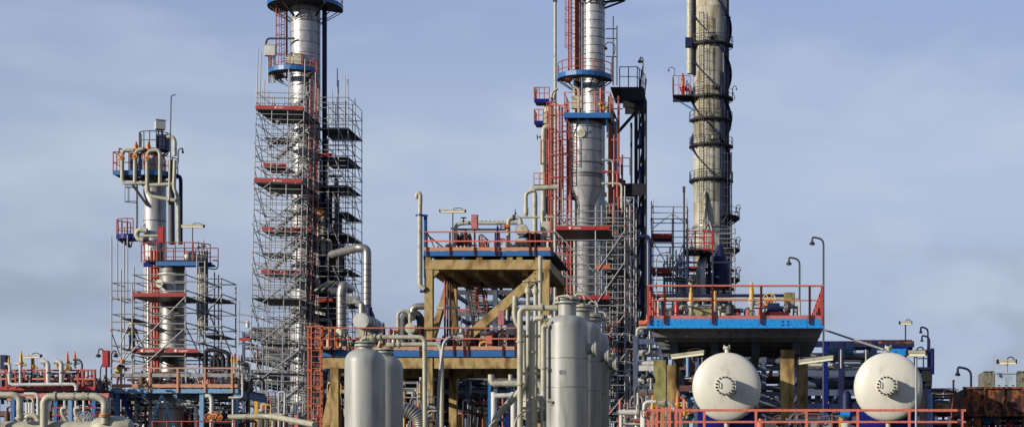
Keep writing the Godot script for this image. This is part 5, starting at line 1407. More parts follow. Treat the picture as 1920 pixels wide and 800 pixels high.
func crude_tower():
	var d = 168.0
	var c = at(572, 0, d) * V(1, 0, 1)
	var R = 1.45
	var t = thing("crude_column", "tall silver column wrapped in scaffolding, rising past the top edge", "column", c)
	clad_column(t, c, [[R, 0], [R, 56]], M.silver, 1.05, 12.0, 55.0, R)
	var yt = at(0, 14, d).y
	ring_platform(t, c + V(0, yt, 0), R, 3.6, -30, 210, M.blue, M.dark, M.grating, 0.4)
	for e in [[-0.5, 1.0], [0.9, 0.4]]: tube(t, c + V(R * e[0], yt - 1.2, R), c + V(R * e[0] * 2, yt - 0.2, R + 1.2), 0.12, M.dark, "gusset")
	pipe(t, [V(at(608, 0, d).x, 3, c.z), V(at(608, 0, d).x, yt, c.z)], 0.24, M.navy, "downcomer", -1, 12)
	ladder(t, V(at(533, 0, d).x, at(0, 150, d).y, c.z + 0.7), yt, V(-0.7, 0, 0.7), M.red, true, 0.55, 0.04)
	tube(t, V(at(541, 0, d).x, at(0, 150, d).y, c.z + 0.8), V(at(541, 0, d).x, yt, c.z + 0.8), 0.1, M.maroon, "conduit")
	ring_platform(t, V(at(560, 0, d).x, at(0, 143, d).y, c.z + 0.6), R + 0.0, 2.75, 40, 215, M.blue, M.red, M.grating, 0.4, true, 1.35)
	var mq = V(at(552, 0, d).x, at(0, 120, d).y, c.z + 1.4)
	var mw = part(t, "manway", mq)
	tube(mw, mq - V(0, 0, 0.3), mq + V(0, 0, 0.25), 0.4, M.cream, "neck", 20)
	tube(mw, mq + V(0, 0, 0.25), mq + V(0, 0, 0.33), 0.5, M.cream, "cover", 20)
	bolts(mw, mq + V(0, 0, 0.33), 0.44, 12, V(0, 0, 1), 0.05)
	box(t, mq + V(0.75, 0.1, 0.2), V(0.7, 1.1, 0.4), M.cream, "name_board")
	pipe(t, [at(552, 72, d - 1.6), at(500, 72, d - 1.6), at(497, 84, d - 1.6), at(497, 100, d - 1.6)], 0.1, M.dark, "cable_tray", 0.3)
	for k in 5: tube(t, at(502 + k * 3.2, 155, d - 1.4), at(502 + k * 3.2, 104, d - 1.4), 0.06, [M.cream, M.dark, M.galv, M.cream, M.dark][k], "cable_conduit", 8)
	ladder(t, V(at(593, 0, d).x, at(0, 800, d).y, c.z + 1.3), at(0, 118, d).y, V(0.3, 0, 0.95), M.red, true, 0.6, 0.045)
	tube(t, V(at(583, 0, d).x, 6, c.z + 1.45), V(at(583, 0, d).x, at(0, 150, d).y, c.z + 1.45), 0.09, M.maroon, "conduit")
	for py in [760, 700, 640, 575, 500, 430]:
		lathe(t, c + V(0, at(0, py, d).y, 0), [[R, -0.05], [R + 0.06, -0.04], [R + 0.06, 0.04], [R, 0.05]], M.cream, "insulation_ring", 40)
	var b = thing("junction_box", "white junction box on conduits beside the tall scaffolded column", "box", at(506, 100, d - 1.8))
	box(b, at(506, 95, d - 1.8), V(1.05, 1.0, 0.5), M.white, "housing")
	box(b, at(506, 95, d - 2.08), V(0.9, 0.86, 0.04), M.white, "door")
	box(b, at(506, 85, d - 1.8), V(1.15, 0.06, 0.6), M.cream, "rain_hood")
	# scaffold with stair flights
	var ds = 160.0
	var base = at(508, 0, ds) * V(1, 0, 1)
	var s = thing("scaffold", "tallest scaffold with zigzag stairs and red toe boards before the silver column", "scaffold", base)
	var xs = [at(463, 0, ds).x, at(508, 0, ds).x, at(553, 0, ds).x]
	var xd = [xs[0], at(493, 0, ds).x, at(523, 0, ds).x, xs[2]]
	var zs = [-ds, -ds - 3.0, -ds - 6.0]
	scaffold(s, xd, [zs[0], -ds - 2.0, -ds - 4.0, zs[2]], 0.0, at(0, 178, ds).y, 2.0, {"tall": 3.4, "first": 2, "dense": 1})
	var dx = 0.0
	for e in [[206, 0, 2, 0, 2, 1], [247, 0, 1, 1, 2, 0], [303, 0, 1, 1, 2, 1], [343, 0, 2, 0, 2, 1], [384, 1, 2, 1, 2, 0], [425, 0, 2, 1, 2, 1], [468, 0, 1, 1, 2, 0], [506, 0, 2, 1, 2, 1], [560, 0, 2, 0, 2, 0], [640, 0, 2, 1, 2, 0], [699, 0, 2, 0, 1, 0], [760, 0, 1, 1, 2, 0]]:
		var y = at(0, e[0], ds).y
		deck(s, xs[e[1]], xs[e[2]], zs[e[3]] + 0.15, zs[e[4]], y - 0.03, M.plank)
		if e[5]: toe_board(s, V(xs[e[1]], y + 0.03, zs[e[3]] + 0.2), V(xs[e[2]], y + 0.03, zs[e[3]] + 0.2), M.red_board, 0.34)
	for k in 9: flight(s, at(503, 775 - 68 * k, ds + 2.2), at(563, 717 - 68 * k, ds + 2.2), 0.75, M.galv, M.plank)
	for k in 8: tube(s, V(xs[0], at(0, 800 - 72 * k, ds).y, zs[0] + 0.16), V(xs[2], at(0, 728 - 72 * k, ds).y, zs[0] + 0.16), 0.052, M.galv, "face_brace")
	for k in 8: tube(s, V(xs[0] - 0.1, at(0, 800 - 76 * k, ds).y, zs[2]), V(xs[0] - 0.1, at(0, 724 - 76 * k, ds).y, zs[0]), 0.045, M.galv, "side_brace")
	for z in [zs[0], zs[1]]: tube(s, at(440, 650, -z), at(440, 565, -z), 0.045, M.galv, "outrigger_post")
	for py in [590, 604, 622, 645]: tube(s, at(437, py, ds), V(xs[0], at(0, py + 3, ds).y, zs[0]), 0.045, M.galv, "outrigger")
	deck(s, at(440, 0, ds).x, xs[0] - 0.05, zs[0], zs[1], at(0, 645, ds).y, M.plank)
	toe_board(s, at(440, 640, ds - 0.1), V(xs[0] - 0.05, at(0, 640, ds).y, zs[0] + 0.1), M.red_board, 0.3)
	for e in [[464, 92, 0.0], [470, 100, 1.5], [478, 150, 3.0], [523, 130, 0.0], [553, 110, 0.0]]: tube(s, at(e[0], 200, ds + e[2]), at(e[0], e[1], ds + e[2]), 0.05, M.galv, "tall_standard")
	s.rotation.z = -deg_to_rad(1.25)
	# right wing of the scaffold
	var w = thing("scaffold", "dark scaffold wing right of the tall silver column", "scaffold", at(625, 0, 166) * V(1, 0, 1))
	var wx = [at(596, 0, 166).x, at(624, 0, 166).x, at(652, 0, 166).x]
	var wd = [wx[0], at(615, 0, 166).x, at(634, 0, 166).x, wx[2]]
	var wz = [-166.0, -169.0, -172.0]
	scaffold(w, wd, wz, 0.0, at(0, 185, 166).y, 2.05, {"tall": 2.6, "first": 2, "dense": 1})
	for e in [[240, 0, 2, 0], [295, 0, 2, 1], [348, 0, 2, 0], [398, 1, 2, 0], [440, 0, 2, 0], [505, 0, 2, 0], [567, 0, 2, 1], [640, 0, 1, 0]]:
		var y = at(0, e[0], 166).y
		deck(w, wx[e[1]], wx[e[2]], wz[0], wz[2], y, M.plank)
		if e[3]: toe_board(w, V(wx[0], y + 0.06, wz[0] + 0.12), V(wx[1], y + 0.06, wz[0] + 0.12), M.red_board, 0.32)
	for k in 5: tube(w, V(wx[2], at(0, 560 - 70 * k, 166).y, wz[0] + 0.14), V(wx[1], at(0, 500 - 70 * k, 166).y, wz[0] + 0.14), 0.045, M.galv, "face_brace")
	for e in [[632, 128, 1.0], [634, 150, 3.0], [646, 140, 0.0], [652, 148, 2.0], [622, 170, 0.0]]: tube(w, at(e[0], 230, 166 + e[2]), at(e[0], e[1], 166 + e[2]), 0.05, M.galv, "tall_standard")
	var p = thing("column_piping", "dark and cream pipes clustered between the silver column and its scaffold wing", "pipes", at(607, 0, 167) * V(1, 0, 1))
	for e in [[600, 300, 700, 0.16, "navy"], [606, 395, 480, 0.28, "cream"], [613, 260, 760, 0.14, "dark"], [619, 350, 760, 0.2, "black"], [626, 420, 760, 0.12, "maroon"], [633, 470, 640, 0.18, "dark"], [588, 380, 790, 0.16, "black"], [594, 470, 780, 0.14, "cream"]]:
		tube(p, at(e[0], e[2], 167), at(e[0], e[1], 167), e[3], M[e[4]], "riser", 10)
	for k in 7: pipe(p, [at(590, 400 + k * 50, 166.5), at(612 + (k % 3) * 8, 400 + k * 50, 166.5), at(612 + (k % 3) * 8, 430 + k * 50, 166.5)], 0.12, [M.black, M.cream, M.dark][k % 3], "branch", 0.3, 8)
	for k in 14: tube(p, at(584 + (k * 29) % 62, 770 - k * 12, 168 + k % 3), at(584 + (k * 29) % 62, 470 - (k * 17) % 160, 168 + k % 3), 0.13 + 0.04 * (k % 3), [M.steel, M.dark, M.navy, M.primer][k % 4], "riser", 8)
	for k in 16: tube(p, at(580, 330 + k * 27, 167.5 + k % 2), at(640 - (k * 13) % 30, 330 + k * 27, 167.5 + k % 2), 0.14, [M.steel, M.blue_grey, M.primer][k % 3], "header", 8)
	for k in 8: lathe(p, at(592 + (k * 23) % 44, 380 + k * 48, 166.8), [[0, -0.5], [0.35, -0.4], [0.35, 0.4], [0, 0.5]], [M.black, M.clad, M.dark][k % 3], "pot", 12)
	valve(p, at(601, 398, 165.5), 0.22, M.yellow, M.amber, V(0, 0, 1))
	for k in 5: tube(p, at(590 + k * 6, 545 - (k % 2) * 8, 165), at(615 + k * 4, 528, 165), 0.12, M.cream, "stub", 8)

func overhead_pipes():
	var d = 150.0
	var t = thing("overhead_line", "fat insulated silver pipe arching over from the scaffolded column and down", "pipe", at(660, 0, d) * V(1, 0, 1))
	pipe(t, [at(622, 477, d + 6), at(640, 472, d + 4), at(672, 464, d), at(688, 466, d), at(688, 490, d), at(688, 578, d)], 0.36, M.clad, "pipe", 0.9, 20)
	for k in 8: lathe(t, at(688, 495 + k * 11, d), [[0.36, -0.03], [0.385, -0.02], [0.385, 0.02], [0.36, 0.03]], M.band, "strap", 24)
	for k in 5: lathe(t, at(630 + k * 10, 475 - k * 2.3, d + 5 - k), [[0.36, -0.03], [0.385, -0.02], [0.385, 0.02], [0.36, 0.03]], M.band, "strap", 24, V(1, 0.25, 0.4).normalized())
	pipe(t, [at(684, 575, d - 1), at(690, 582, d - 1), at(696, 592, d - 1), at(696, 600, d - 1)], 0.3, M.dark, "lower_bend", 0.4, 16)
	var u = thing("reflux_line", "fat insulated silver pipe with elbow beside the scaffold wing", "pipe", at(640, 0, d) * V(1, 0, 1))
	pipe(u, [at(640, 625, d), at(640, 548, d), at(643, 535, d), at(655, 541, d + 3)], 0.44, M.clad, "pipe", 0.9, 20)
	for k in 6: lathe(u, at(640, 555 + k * 11, d), [[0.44, -0.03], [0.465, -0.02], [0.465, 0.02], [0.44, 0.03]], M.band, "strap", 24)
	pipe(u, [at(620, 547, d + 2), at(648, 547, d + 2)], 0.4, M.dark, "back_branch", 0.5, 16)
	lathe(u, at(640, 630, d), [[0.6, 0], [0.6, 0.3], [0.5, 0.35], [0.5, 0.6]], M.cream, "base_flange", 20)
	var b = thing("expansion_box", "grey clad box on a pipe above the horizontal silver drum", "box", at(660, 565, 130))
	box(b, at(662, 563, 130), V(0.95, 0.62, 0.6), M.clad, "casing")
	box(b, at(662, 563, 129.6), V(0.8, 0.5, 0.1), M.clad, "front_cover")
	pipe(b, [at(640, 567, 130), at(652, 567, 130)], 0.13, M.dark, "inlet", 0.3, 10)
	pipe(b, [at(668, 565, 129.5), at(677, 570, 128), at(677, 590, 126)], 0.24, M.clad, "outlet", 0.4, 14)
	var h = thing("receiver_drum", "short silver horizontal drum with flat white end above the front vessels", "drum", at(676, 655, 122))
	lathe(h, at(676, 601, 122), [[0, -5.2], [0.56, -5.1], [0.58, -0.05], [0.56, 0.0], [0, 0.02]], M.silver, "shell", 32, V(0, 0, 1))
	lathe(h, at(676, 601, 121.96), [[0.57, -0.02], [0.57, 0.03], [0, 0.05]], M.white, "end_plate", 32, V(0, 0, 1))
	for z in [-1.2, -2.4, -3.6]: lathe(h, at(676, 601, 122) + V(0, 0, z), [[0.58, -0.04], [0.61, -0.03], [0.61, 0.03], [0.58, 0.04]], M.band, "strap", 32, V(0, 0, 1))
	for e in [[676, 123.0], [690, 124.5]]: box(h, at(e[0], 628, e[1]), V(0.5, 1.0, 0.3), M.cream, "saddle")
	tube(h, at(678, 588, 123), at(678, 570, 123), 0.24, M.clad, "top_nozzle", 14)
	tube(h, at(692, 592, 124.5), at(692, 576, 124.5), 0.22, M.navy, "top_nozzle", 14)
	# orange ladder and rails at the lower deck's left end
	var l = thing("orange_ladder", "tall orange caged ladder at left end of the lower deck", "ladder", at(590, 900, 95) * V(1, 0, 1))
	ladder(l, at(592, 900, 95) * V(1, 0, 1) + V(0, 0.3, 0), at(0, 612, 95).y, V(0, 0, 1), M.orange, false, 0.5, 0.04)
	for px in [577, 603]: bar(l, at(px, 900, 95.2) * V(1, 0, 1), at(px, 612, 95.2), 0.08, 0.08, M.orange, "upright")
	for py in [612, 632, 652, 694, 727, 760]: bar(l, at(574, py, 95.1), at(606, py, 95.1), 0.07, 0.09, M.orange, "cross_bar")
	var r = thing("stair_head", "orange railed landing with dark equipment beside the orange ladder", "landing", at(615, 655, 96))
	box(r, at(622, 656, 97), V(1.3, 0.1, 2.0), M.grating, "floor")
	railing(r, [at(604, 655, 96), at(640, 655, 96)], M.orange, 0.4, 1.25)
	for k in 5: tube(r, at(607 + k * 8, 655, 98), at(607 + k * 8, 618 + (k * 17) % 22, 98), 0.12, [M.maroon, M.cream, M.dark, M.amber, M.cream][k], "pipe", 10)
	for k in 2: valve(r, at(615 + k * 15, 630, 97.5), 0.12, M.cream, M.dark, V(0, 0, 1))
	strip_light("cream strip light with yellow tint tucked in the scaffold wing's foot", at(600, 588, 110), 0.0, 0.7, -0.25, M.dark)

func left_tower():
	var d = 111.0
	var c = at(289, 0, d) * V(1, 0, 1)
	var R = 0.72
	var t = thing("stabiliser_column", "silver column with white looping pipes at its crown, at the left", "column", c)
	var yt = at(0, 300, d).y
	clad_column(t, c, [[R, 0], [R, yt], [R * 0.7, yt + 0.4], [0, yt + 0.55]], M.silver, 2.6, 14.0, yt, R)
	ring_platform(t, c + V(0, at(0, 333, d).y, 0), R, 1.5, 0, 180, M.blue, M.red, M.grating, 0.3, true, 1.2)
	ring_platform(t, c + V(0, at(0, 284, d).y, 0), 0.2, 0.95, -10, 190, M.black, M.dark, M.grating, 0.08, true, 1.15)
	var xa = at(226, 0, d).x
	var yp = at(0, 333, d).y
	box(t, V((xa + c.x) / 2 - 0.2, yp - 0.05, c.z + 0.5), V(c.x - xa - 0.6, 0.12, 1.9), M.black, "cantilever_floor")
	bar(t, V(xa, yp + 0.06, c.z + 1.46), V(c.x - 0.4, yp + 0.06, c.z + 1.46), 0.05, 0.3, M.blue, "edge_beam")
	railing(t, [V(xa, yp, c.z - 0.4), V(xa, yp, c.z + 1.4), V(at(270, 0, d).x, yp, c.z + 1.4)], M.red, 0.6, 1.4)
	bar(t, at(248, 347, d - 0.8), at(276, 386, d - 0.8), 0.12, 0.14, M.black, "brace")
	for px in [247, 262]: bar(t, at(px, 333, d - 1.2), at(px, 287, d - 1.2), 0.2, 0.22, M.pale_blue, "blue_frame")
	bar(t, at(247, 289, d - 1.2), at(262, 289, d - 1.2), 0.1, 0.12, M.pale_blue, "blue_frame")
	for k in 6: tube(t, at(252 + k * 1.8, 330, d - 1.0), at(252 + k * 1.8, 298 + (k * 7) % 12, d - 1.0), 0.05, [M.cream, M.dark][k % 2], "tubing", 6)
	for e in [[[250, 282], [232, 281], [228, 288], [228, 338], [232, 344], [276, 343]], [[268, 279], [257, 281], [252, 289], [252, 342]], [[299, 345], [299, 287], [295, 281], [280, 282], [275, 290], [275, 358], [282, 368], [330, 376]], [[280, 347], [322, 345]], [[312, 257], [322, 256], [327, 263], [327, 292]], [[327, 300], [325, 355], [333, 368], [334, 458]]]:
		var q = []
		for v in e: q.append(at(v[0], v[1], d - 1.6))
		pipe(t, q, 0.12, M.beige, "loop_pipe", 0.35, 12)
	pipe(t, [at(328, 329, d - 0.6), at(337, 331, d - 0.6), at(338, 340, d - 0.6), at(338, 458, d - 0.6)], 0.12, M.navy, "downcomer", 0.25, 12)
	pipe(t, [at(320, 300, d - 0.9), at(321, 458, d - 0.9)], 0.2, M.dark, "downcomer", 0.25, 12)
	for e in [[228, 296], [253, 294], [276, 297]]: valve(t, at(e[0], e[1], d - 1.6), 0.14, M.yellow if e[0] < 270 else M.cream, M.amber, V(0, 0, 1))
	for e in [[254, 281], [277, 281]]: lathe(t, at(e[0], e[1], d - 1.4), [[0.15, 0], [0.15, 0.32], [0.08, 0.36], [0.06, 0.52], [0, 0.54]], M.amber, "valve_bonnet", 12)
	box(t, at(306, 268, d), V(0.7, 1.0, 0.7), M.navy, "top_nozzle")
	ring_platform(t, V(at(247, 0, d).x, at(0, 449, d).y, c.z + 0.3), 0.1, 0.85, 60, 250, M.deep_blue, M.red, M.grating, 0.3, true, 1.2)
	box(t, at(250, 448, d - 0.4), V(1.2, 0.12, 1.4), M.deep_blue, "side_floor")
	pipe(t, [at(275, 432, d - 1), at(260, 430, d - 1), at(254, 438, d - 1), at(258, 448, d - 1), at(268, 450, d - 1)], 0.17, M.cream, "side_loop", 0.3, 12)
	tube(t, at(264, 442, d - 1.2), at(298, 442, d - 1.2), 0.09, M.cream, "side_branch", 10)
	ladder(t, at(256, 445, d), at(0, 340, d).y, V(-1, 0, 0.2).normalized(), M.dark, true, 0.45)
	for e in [[228, 281], [339, 282]]: neck_lamp("small dark lamp arm at the crown of the left column, %s side" % ("left" if e[0] < 300 else "right"), at(e[0] - (6 if e[0] > 300 else 0), 305, d - 1.2), 0.85, -0.2 if e[0] < 300 else 0.3, M.dark, 0.1)
	var b = thing("beacon_box", "white box on a dark post at the very top of the left column", "box", at(299, 284, d - 0.2))
	box(b, at(299, 235, d - 0.2), V(0.6, 0.55, 0.6), M.white, "housing", 0.5)
	box(b, at(299, 226, d - 0.2), V(0.66, 0.05, 0.66), M.cream, "lid", 0.5)
	for s in [-3, 3]: tube(b, at(299 + s, 284, d - 0.2), at(299 + s, 243, d - 0.2), 0.06, M.dark, "post")
	var m = thing("lightning_rod", "thin tall rod with hooked tip beside the left column's crown", "mast", at(317, 380, d - 2))
	pipe(m, [at(312, 377, d - 2), at(316, 375, d - 2), at(318, 285, d - 2)], 0.075, M.cream, "base_pipe", 0.2, 8)
	pipe(m, [at(318, 285, d - 2), at(320, 181, d - 2), at(323, 178, d - 2), at(328, 178, d - 2)], 0.035, M.dark, "rod", 0.1, 6)
	# stouter column in front
	var d2 = 108.0
	var c2 = at(322, 0, d2) * V(1, 0, 1)
	var f = thing("reboiler_column", "stout grey white column behind scaffold rails, right of the left silver column", "column", c2)
	var y2 = at(0, 500, d2).y
	clad_column(f, c2, [[0.78, 0], [0.78, y2], [0.5, y2 + 0.35], [0, y2 + 0.45]], M.clad, 0.75, 5.0, y2, 0.78)
	lathe(f, c2 + V(0, at(0, 652, d2).y, 0), [[0.78, -0.25], [0.84, -0.2], [0.84, 0.2], [0.78, 0.25]], M.white, "collar", 36)
	lathe(f, c2 + V(0, at(0, 515, d2).y, 0), [[0.78, -0.05], [0.86, -0.04], [0.86, 0.04], [0.78, 0.05]], M.white, "collar", 36)
	var q = V(at(310, 0, d2).x, at(0, 535, d2).y, c2.z + 0.75)
	tube(f, q, q + V(-0.05, 0, 0.25), 0.2, M.clad, "nozzle", 16)
	tube(f, q + V(-0.05, 0, 0.25), q + V(-0.06, 0, 0.3), 0.26, M.cream, "nozzle_cover", 16)
	var p = part(f, "platform", V(c2.x, at(0, 494, d2).y, c2.z))
	var ya = at(0, 494, d2).y
	box(p, at(338, 494, d2), V(3.6, 0.12, 2.6), M.black, "floor")
	bar(p, at(291, 494, d2 - 1.35), at(372, 494, d2 - 1.35), 0.06, 0.26, M.blue, "edge_beam")
	for px in [268, 396]: bar(p, at(px, 496, d2 - 0.5), at(px + (18 if px < 300 else -18), 496, d2 - 0.5), 0.06, 0.3, M.deep_blue, "edge_beam")
	railing(f, [V(at(270, 0, d2).x, ya, c2.z + 0.6), V(at(290, 0, d2).x, ya, c2.z + 1.3), V(at(374, 0, d2).x, ya, c2.z + 1.3), V(at(397, 0, d2).x, ya, c2.z + 0.4)], M.red, 0.55, 1.15)
	railing(f, [V(at(270, 0, d2).x, ya, c2.z - 1.2), V(at(397, 0, d2).x, ya, c2.z - 1.2)], M.red, 0.7, 1.15)
	lathe(f, at(358, 484, d2 - 0.6), [[0, -0.5], [0.4, -0.45], [0.42, 0.4], [0.3, 0.5], [0, 0.52]], M.clad, "small_drum", 20, V(0.2, 0, 1).normalized())
	for e in [[371, 461], [381, 459]]: relief_valve(f, at(e[0], e[1] + 8, d2 - 0.4), 0.62, M.amber, M.dark)
	for k in 4: tube(f, at(372 + k * 5, 620, d2 - 0.5), at(372 + k * 5, 470, d2 - 0.5), 0.08, [M.cream, M.galv, M.cream, M.dark][k], "riser", 8)
	for k in 4: tube(f, at(283 + k * 6, 720, d2 + 0.3), at(283 + k * 6, 470, d2 + 0.3), 0.1, [M.red, M.pink, M.red, M.maroon][k], "red_riser", 8)
	for k in 10: bar(f, at(280, 500 + k * 19, d2 + 0.1), at(303, 500 + k * 19, d2 + 0.1), 0.05, 0.06, M.red, "ladder_cross")
	pipe(f, [at(372, 500, d2 - 0.3), at(404, 505, d2 - 0.3), at(408, 500, d2 - 0.3), at(408, 488, d2 - 0.3), at(398, 488, d2 - 0.3)], 0.04, M.dark, "vent_loop", 0.1, 8)
	red_box("red box on a post in front of the left silver column", at(301, 441, 104), 0.4, 0.95, at(301, 490, 104), M.fire_red)
	strip_light("cream strip light on a thin pole above the stout column's platform", at(360, 494, 107), 2.3, 1.45, 0.0, M.dark)
	# scaffold round it
	var ds = 104.0
	var s = thing("scaffold", "left scaffold with a standing worker and two long red toe boards around the stout column", "scaffold", at(310, 0, ds) * V(1, 0, 1))
	var xs = [at(247, 0, ds).x, at(347, 0, ds).x, at(413, 0, ds + 3).x]
	var zs = [-ds, -ds - 3.4, -ds - 6.5]
	scaffold(s, [xs[0], xs[1]], zs, 0.0, at(0, 515, ds).y, 1.98, {"first": 1, "dense": 1})
	scaffold(s, [at(373, 0, ds + 2).x, at(414, 0, ds + 2).x], [-ds - 2.0, -ds - 5.0], 0.0, at(0, 522, ds + 2).y, 1.98, {"first": 1, "dense": 1})
	scaffold(s, [at(208, 0, ds + 4).x, at(226, 0, ds + 4).x, at(250, 0, ds + 4).x], [-ds - 4.0, -ds - 6.2], 0.0, at(0, 510, ds + 4).y, 1.98, {"tall": 2.6, "first": 1})
	for e in [[556, 247, 347, 1], [661, 245, 370, 1]]:
		var y = at(0, e[0], ds).y
		deck(s, at(e[1], 0, ds).x, at(e[2], 0, ds).x, zs[0], zs[1], y, M.plank)
		toe_board(s, at(e[1], e[0], ds - 0.1), at((e[1] + e[2]) / 2.0, e[0], ds - 0.1), M.red_board, 0.24)
		toe_board(s, at((e[1] + e[2]) / 2.0 + 1, e[0], ds - 0.1), at(e[2], e[0], ds - 0.1), M.red_board, 0.24)
	for e in [[560, 373, 414], [629, 373, 414], [598, 226, 250], [655, 226, 250]]:
		deck(s, at(e[1], 0, ds + 2).x, at(e[2], 0, ds + 2).x, -ds - 2.0, -ds - 5.0, at(0, e[0], ds + 2).y, M.plank)
	tube(s, at(215, 690, ds - 0.2), at(347, 556, ds - 0.2), 0.045, M.galv, "face_brace")
	tube(s, at(263, 690, ds - 0.2), at(343, 618, ds - 0.2), 0.045, M.galv, "face_brace")
	for k in 2:
		tube(s, at(373, 600 - k * 40, ds + 1.8), at(414, 555 - k * 25, ds + 1.8), 0.04, M.galv, "face_brace")
		tube(s, at(226, 640 + k * 40, ds + 3.8), at(250, 590 + k * 40, ds + 3.8), 0.04, M.galv, "face_brace")
	for e in [[208, 442], [219, 447], [238, 440], [226, 505], [380, 468]]: tube(s, at(e[0], 560, ds + 4), at(e[0], e[1], ds + 4), 0.04, M.galv, "tall_standard")
	ladder(s, at(376, 640, ds + 1.7), at(0, 470, ds).y, V(0, 0, 1), M.galv, false, 0.5, 0.04)

func left_deck():
	var d = 98.0
	var t = thing("timber_rail_deck", "pale blue steel deck with timber rails below the left scaffold", "deck", at(325, 0, d) * V(1, 0, 1))
	var y0 = at(0, 729, d).y
	var x0 = at(206, 0, d).x
	var x1 = at(446, 0, d).x
	bar(t, V(x0, y0 - 0.12, -d), V(x1, y0 - 0.12, -d), 0.1, 0.24, M.pale_blue, "edge_beam")
	var n = 12
	for k in n: box(t, V(lerpf(x0, x1, (k + 0.5) / n), y0 - 0.02, -d - 2.9), V((x1 - x0) / n - 0.01, 0.05, 5.6), M.grating, "floor_panel")
	for k in 5: bar(t, V(lerpf(x0, x1, k / 4.0), y0 - 0.3, -d - 0.1), V(lerpf(x0, x1, k / 4.0), y0 - 0.3, -d - 5.6), 0.2, 0.4, M.pale_blue, "joist")
	for px in [217, 226, 376, 440]: bar(t, at(px, 900, d + (0.2 if px != 226 else 3.0)) * V(1, 0, 1), at(px, 733, d) * V(1, 1, 0) + V(0, 0, -d - (0.2 if px != 226 else 3.0)), 0.22, 0.24, M.blue if px < 300 else M.pale_blue, "column")
	bar(t, at(303, 738, d + 0.3), at(270, 830, d + 0.3), 0.12, 0.14, M.pale_blue, "cross_brace")
	bar(t, at(303, 738, d + 0.4), at(336, 830, d + 0.4), 0.12, 0.14, M.pale_blue, "cross_brace")
	bar(t, at(228, 740, d + 0.3), at(262, 830, d + 0.3), 0.14, 0.16, M.deep_blue, "cross_brace")
	var g = part(t, "railing", V(x0, y0, -d))
	for px in [226, 279, 332, 383, 434]: box(g, at(px, 713, d - 0.1), V(0.11, 1.4, 0.07), M.timber, "post")
	for e in [[690, "timber", 0.09], [703, "clad", 0.2], [723, "timber", 0.2]]: bar(g, at(208, e[0], d - 0.05), at(445, e[0], d - 0.05), 0.04, e[2], M[e[1]], "plank_rail")
	red_box("red box on a black post at left end of the timber railed deck", at(198, 673, d - 0.6), 0.36, 0.9, at(198, 726, d - 0.6), M.fire_red)
	neck_lamp("dark lamp arm with flat head left of the red box on the post", at(187, 712, d), 1.6, -0.12, M.dark, 0.16, 0.22)
	neck_lamp("dark lamp arm with cream head right of the red box on the post", at(208, 712, d), 1.6, 0.25, M.dark, 0.16)
	var h = thing("hose_coil", "coils of orange and grey hose hung on the timber deck rail", "hose", at(390, 729, d + 0.6))
	for k in 5:
		var q = []
		for j in 13: q.append(at(386 + k * 3.5, 711, d + 0.4) + V(cos(TAU * j / 12.0) * 0.17, sin(TAU * j / 12.0) * 0.42, 0.02 * j))
		pipe(h, q, 0.045, [M.galv, M.orange, M.pink, M.clad, M.fire_red][k], "hose_loop", 0.05, 8)
	var b = thing("grey_bucket", "pale grey drum standing on the timber railed deck", "drum", at(425, 729, d + 0.8))
	lathe(b, at(425, 727, d + 0.8), [[0, 0], [0.3, 0], [0.3, 0.25], [0.32, 0.27], [0.3, 0.29], [0.3, 0.6], [0.32, 0.62], [0, 0.63]], M.clad, "barrel", 20)
	lathe(b, at(425, 727, d + 0.8) + V(0, 0.63, 0), [[0.29, 0], [0.29, 0.03], [0, 0.04]], M.white, "lid", 20)
	var k9 = thing("black_pipe_loops", "black angular pipe loops behind right end of the timber deck", "pipes", at(408, 729, d + 3))
	for e in [[385, 656, 428, 662], [402, 664, 418, 672], [396, 672, 410, 680]]:
		pipe(k9, [at(e[0], 700, d + 3), at(e[0], e[1], d + 3), at((e[0] + e[2]) / 2.0 + 4, e[1], d + 3), at(e[2], e[3], d + 3), at(e[2], 700, d + 3)], 0.13, M.black, "pipe", 0.2, 10)
	pipe(k9, [at(380, 690, d + 3), at(430, 690, d + 3)], 0.12, M.black, "pipe")
	var v = thing("valve_rack", "rack of small valves with amber tops right of the timber deck", "valves", at(448, 0, d + 1) * V(1, 0, 1))
	for e in [[434, 672, "amber"], [439, 672, "fire_red"], [447, 674, "amber"], [452, 674, "maroon"]]:
		pipe(v, [at(e[0], 760, d + 1), at(e[0], e[1] + 10, d + 1)], 0.05, M.cream, "riser", 0.1, 8)
		relief_valve(v, at(e[0], e[1] + 10, d + 1), 0.62, M[e[2]], M.yellow if e[0] < 440 else M.dark)
	for k in 4: pipe(v, [at(440 + k * 6, 680 + k * 4, d + 1.5), at(466, 680 + k * 4, d + 1.5), at(466, 780, d + 1.5)], 0.06, [M.cream, M.dark, M.galv, M.cream][k], "branch", 0.2, 8)
	for k in 5: valve(v, at(445 + k * 7, 694 + (k * 11) % 17, d + 1), 0.09, M.dark, M.galv, V(0, 0, 1))
	pipe(v, [at(454, 700, d), at(454, 745, d), at(428, 745, d)], 0.06, M.white, "drain", 0.15, 10)
	pipe(v, [at(436, 748, d), at(436, 800, d)], 0.06, M.white, "drain", 0.15, 10)
	for k in 3: valve(v, at(393 + k * 10, 782 - (k % 2) * 4, d - 14), 0.1, M.yellow, M.amber, V(0, 0, 1))
	# under-deck drums and pipework
	var u = thing("under_deck_piping", "white and silver pipes below the timber railed deck", "pipes", at(330, 0, d + 3) * V(1, 0, 1))
	lathe(u, at(318, 900, d + 2) * V(1, 0, 1), [[0.75, 0], [0.75, at(0, 768, d + 2).y], [0.85, at(0, 766, d + 2).y], [0.85, at(0, 756, d + 2).y], [0, at(0, 754, d + 2).y]], M.clad, "pot", 28)
	pipe(u, [at(330, 758, d + 1), at(366, 758, d + 1), at(368, 840, d + 1)], 0.12, M.white, "pipe", 0.3, 12)
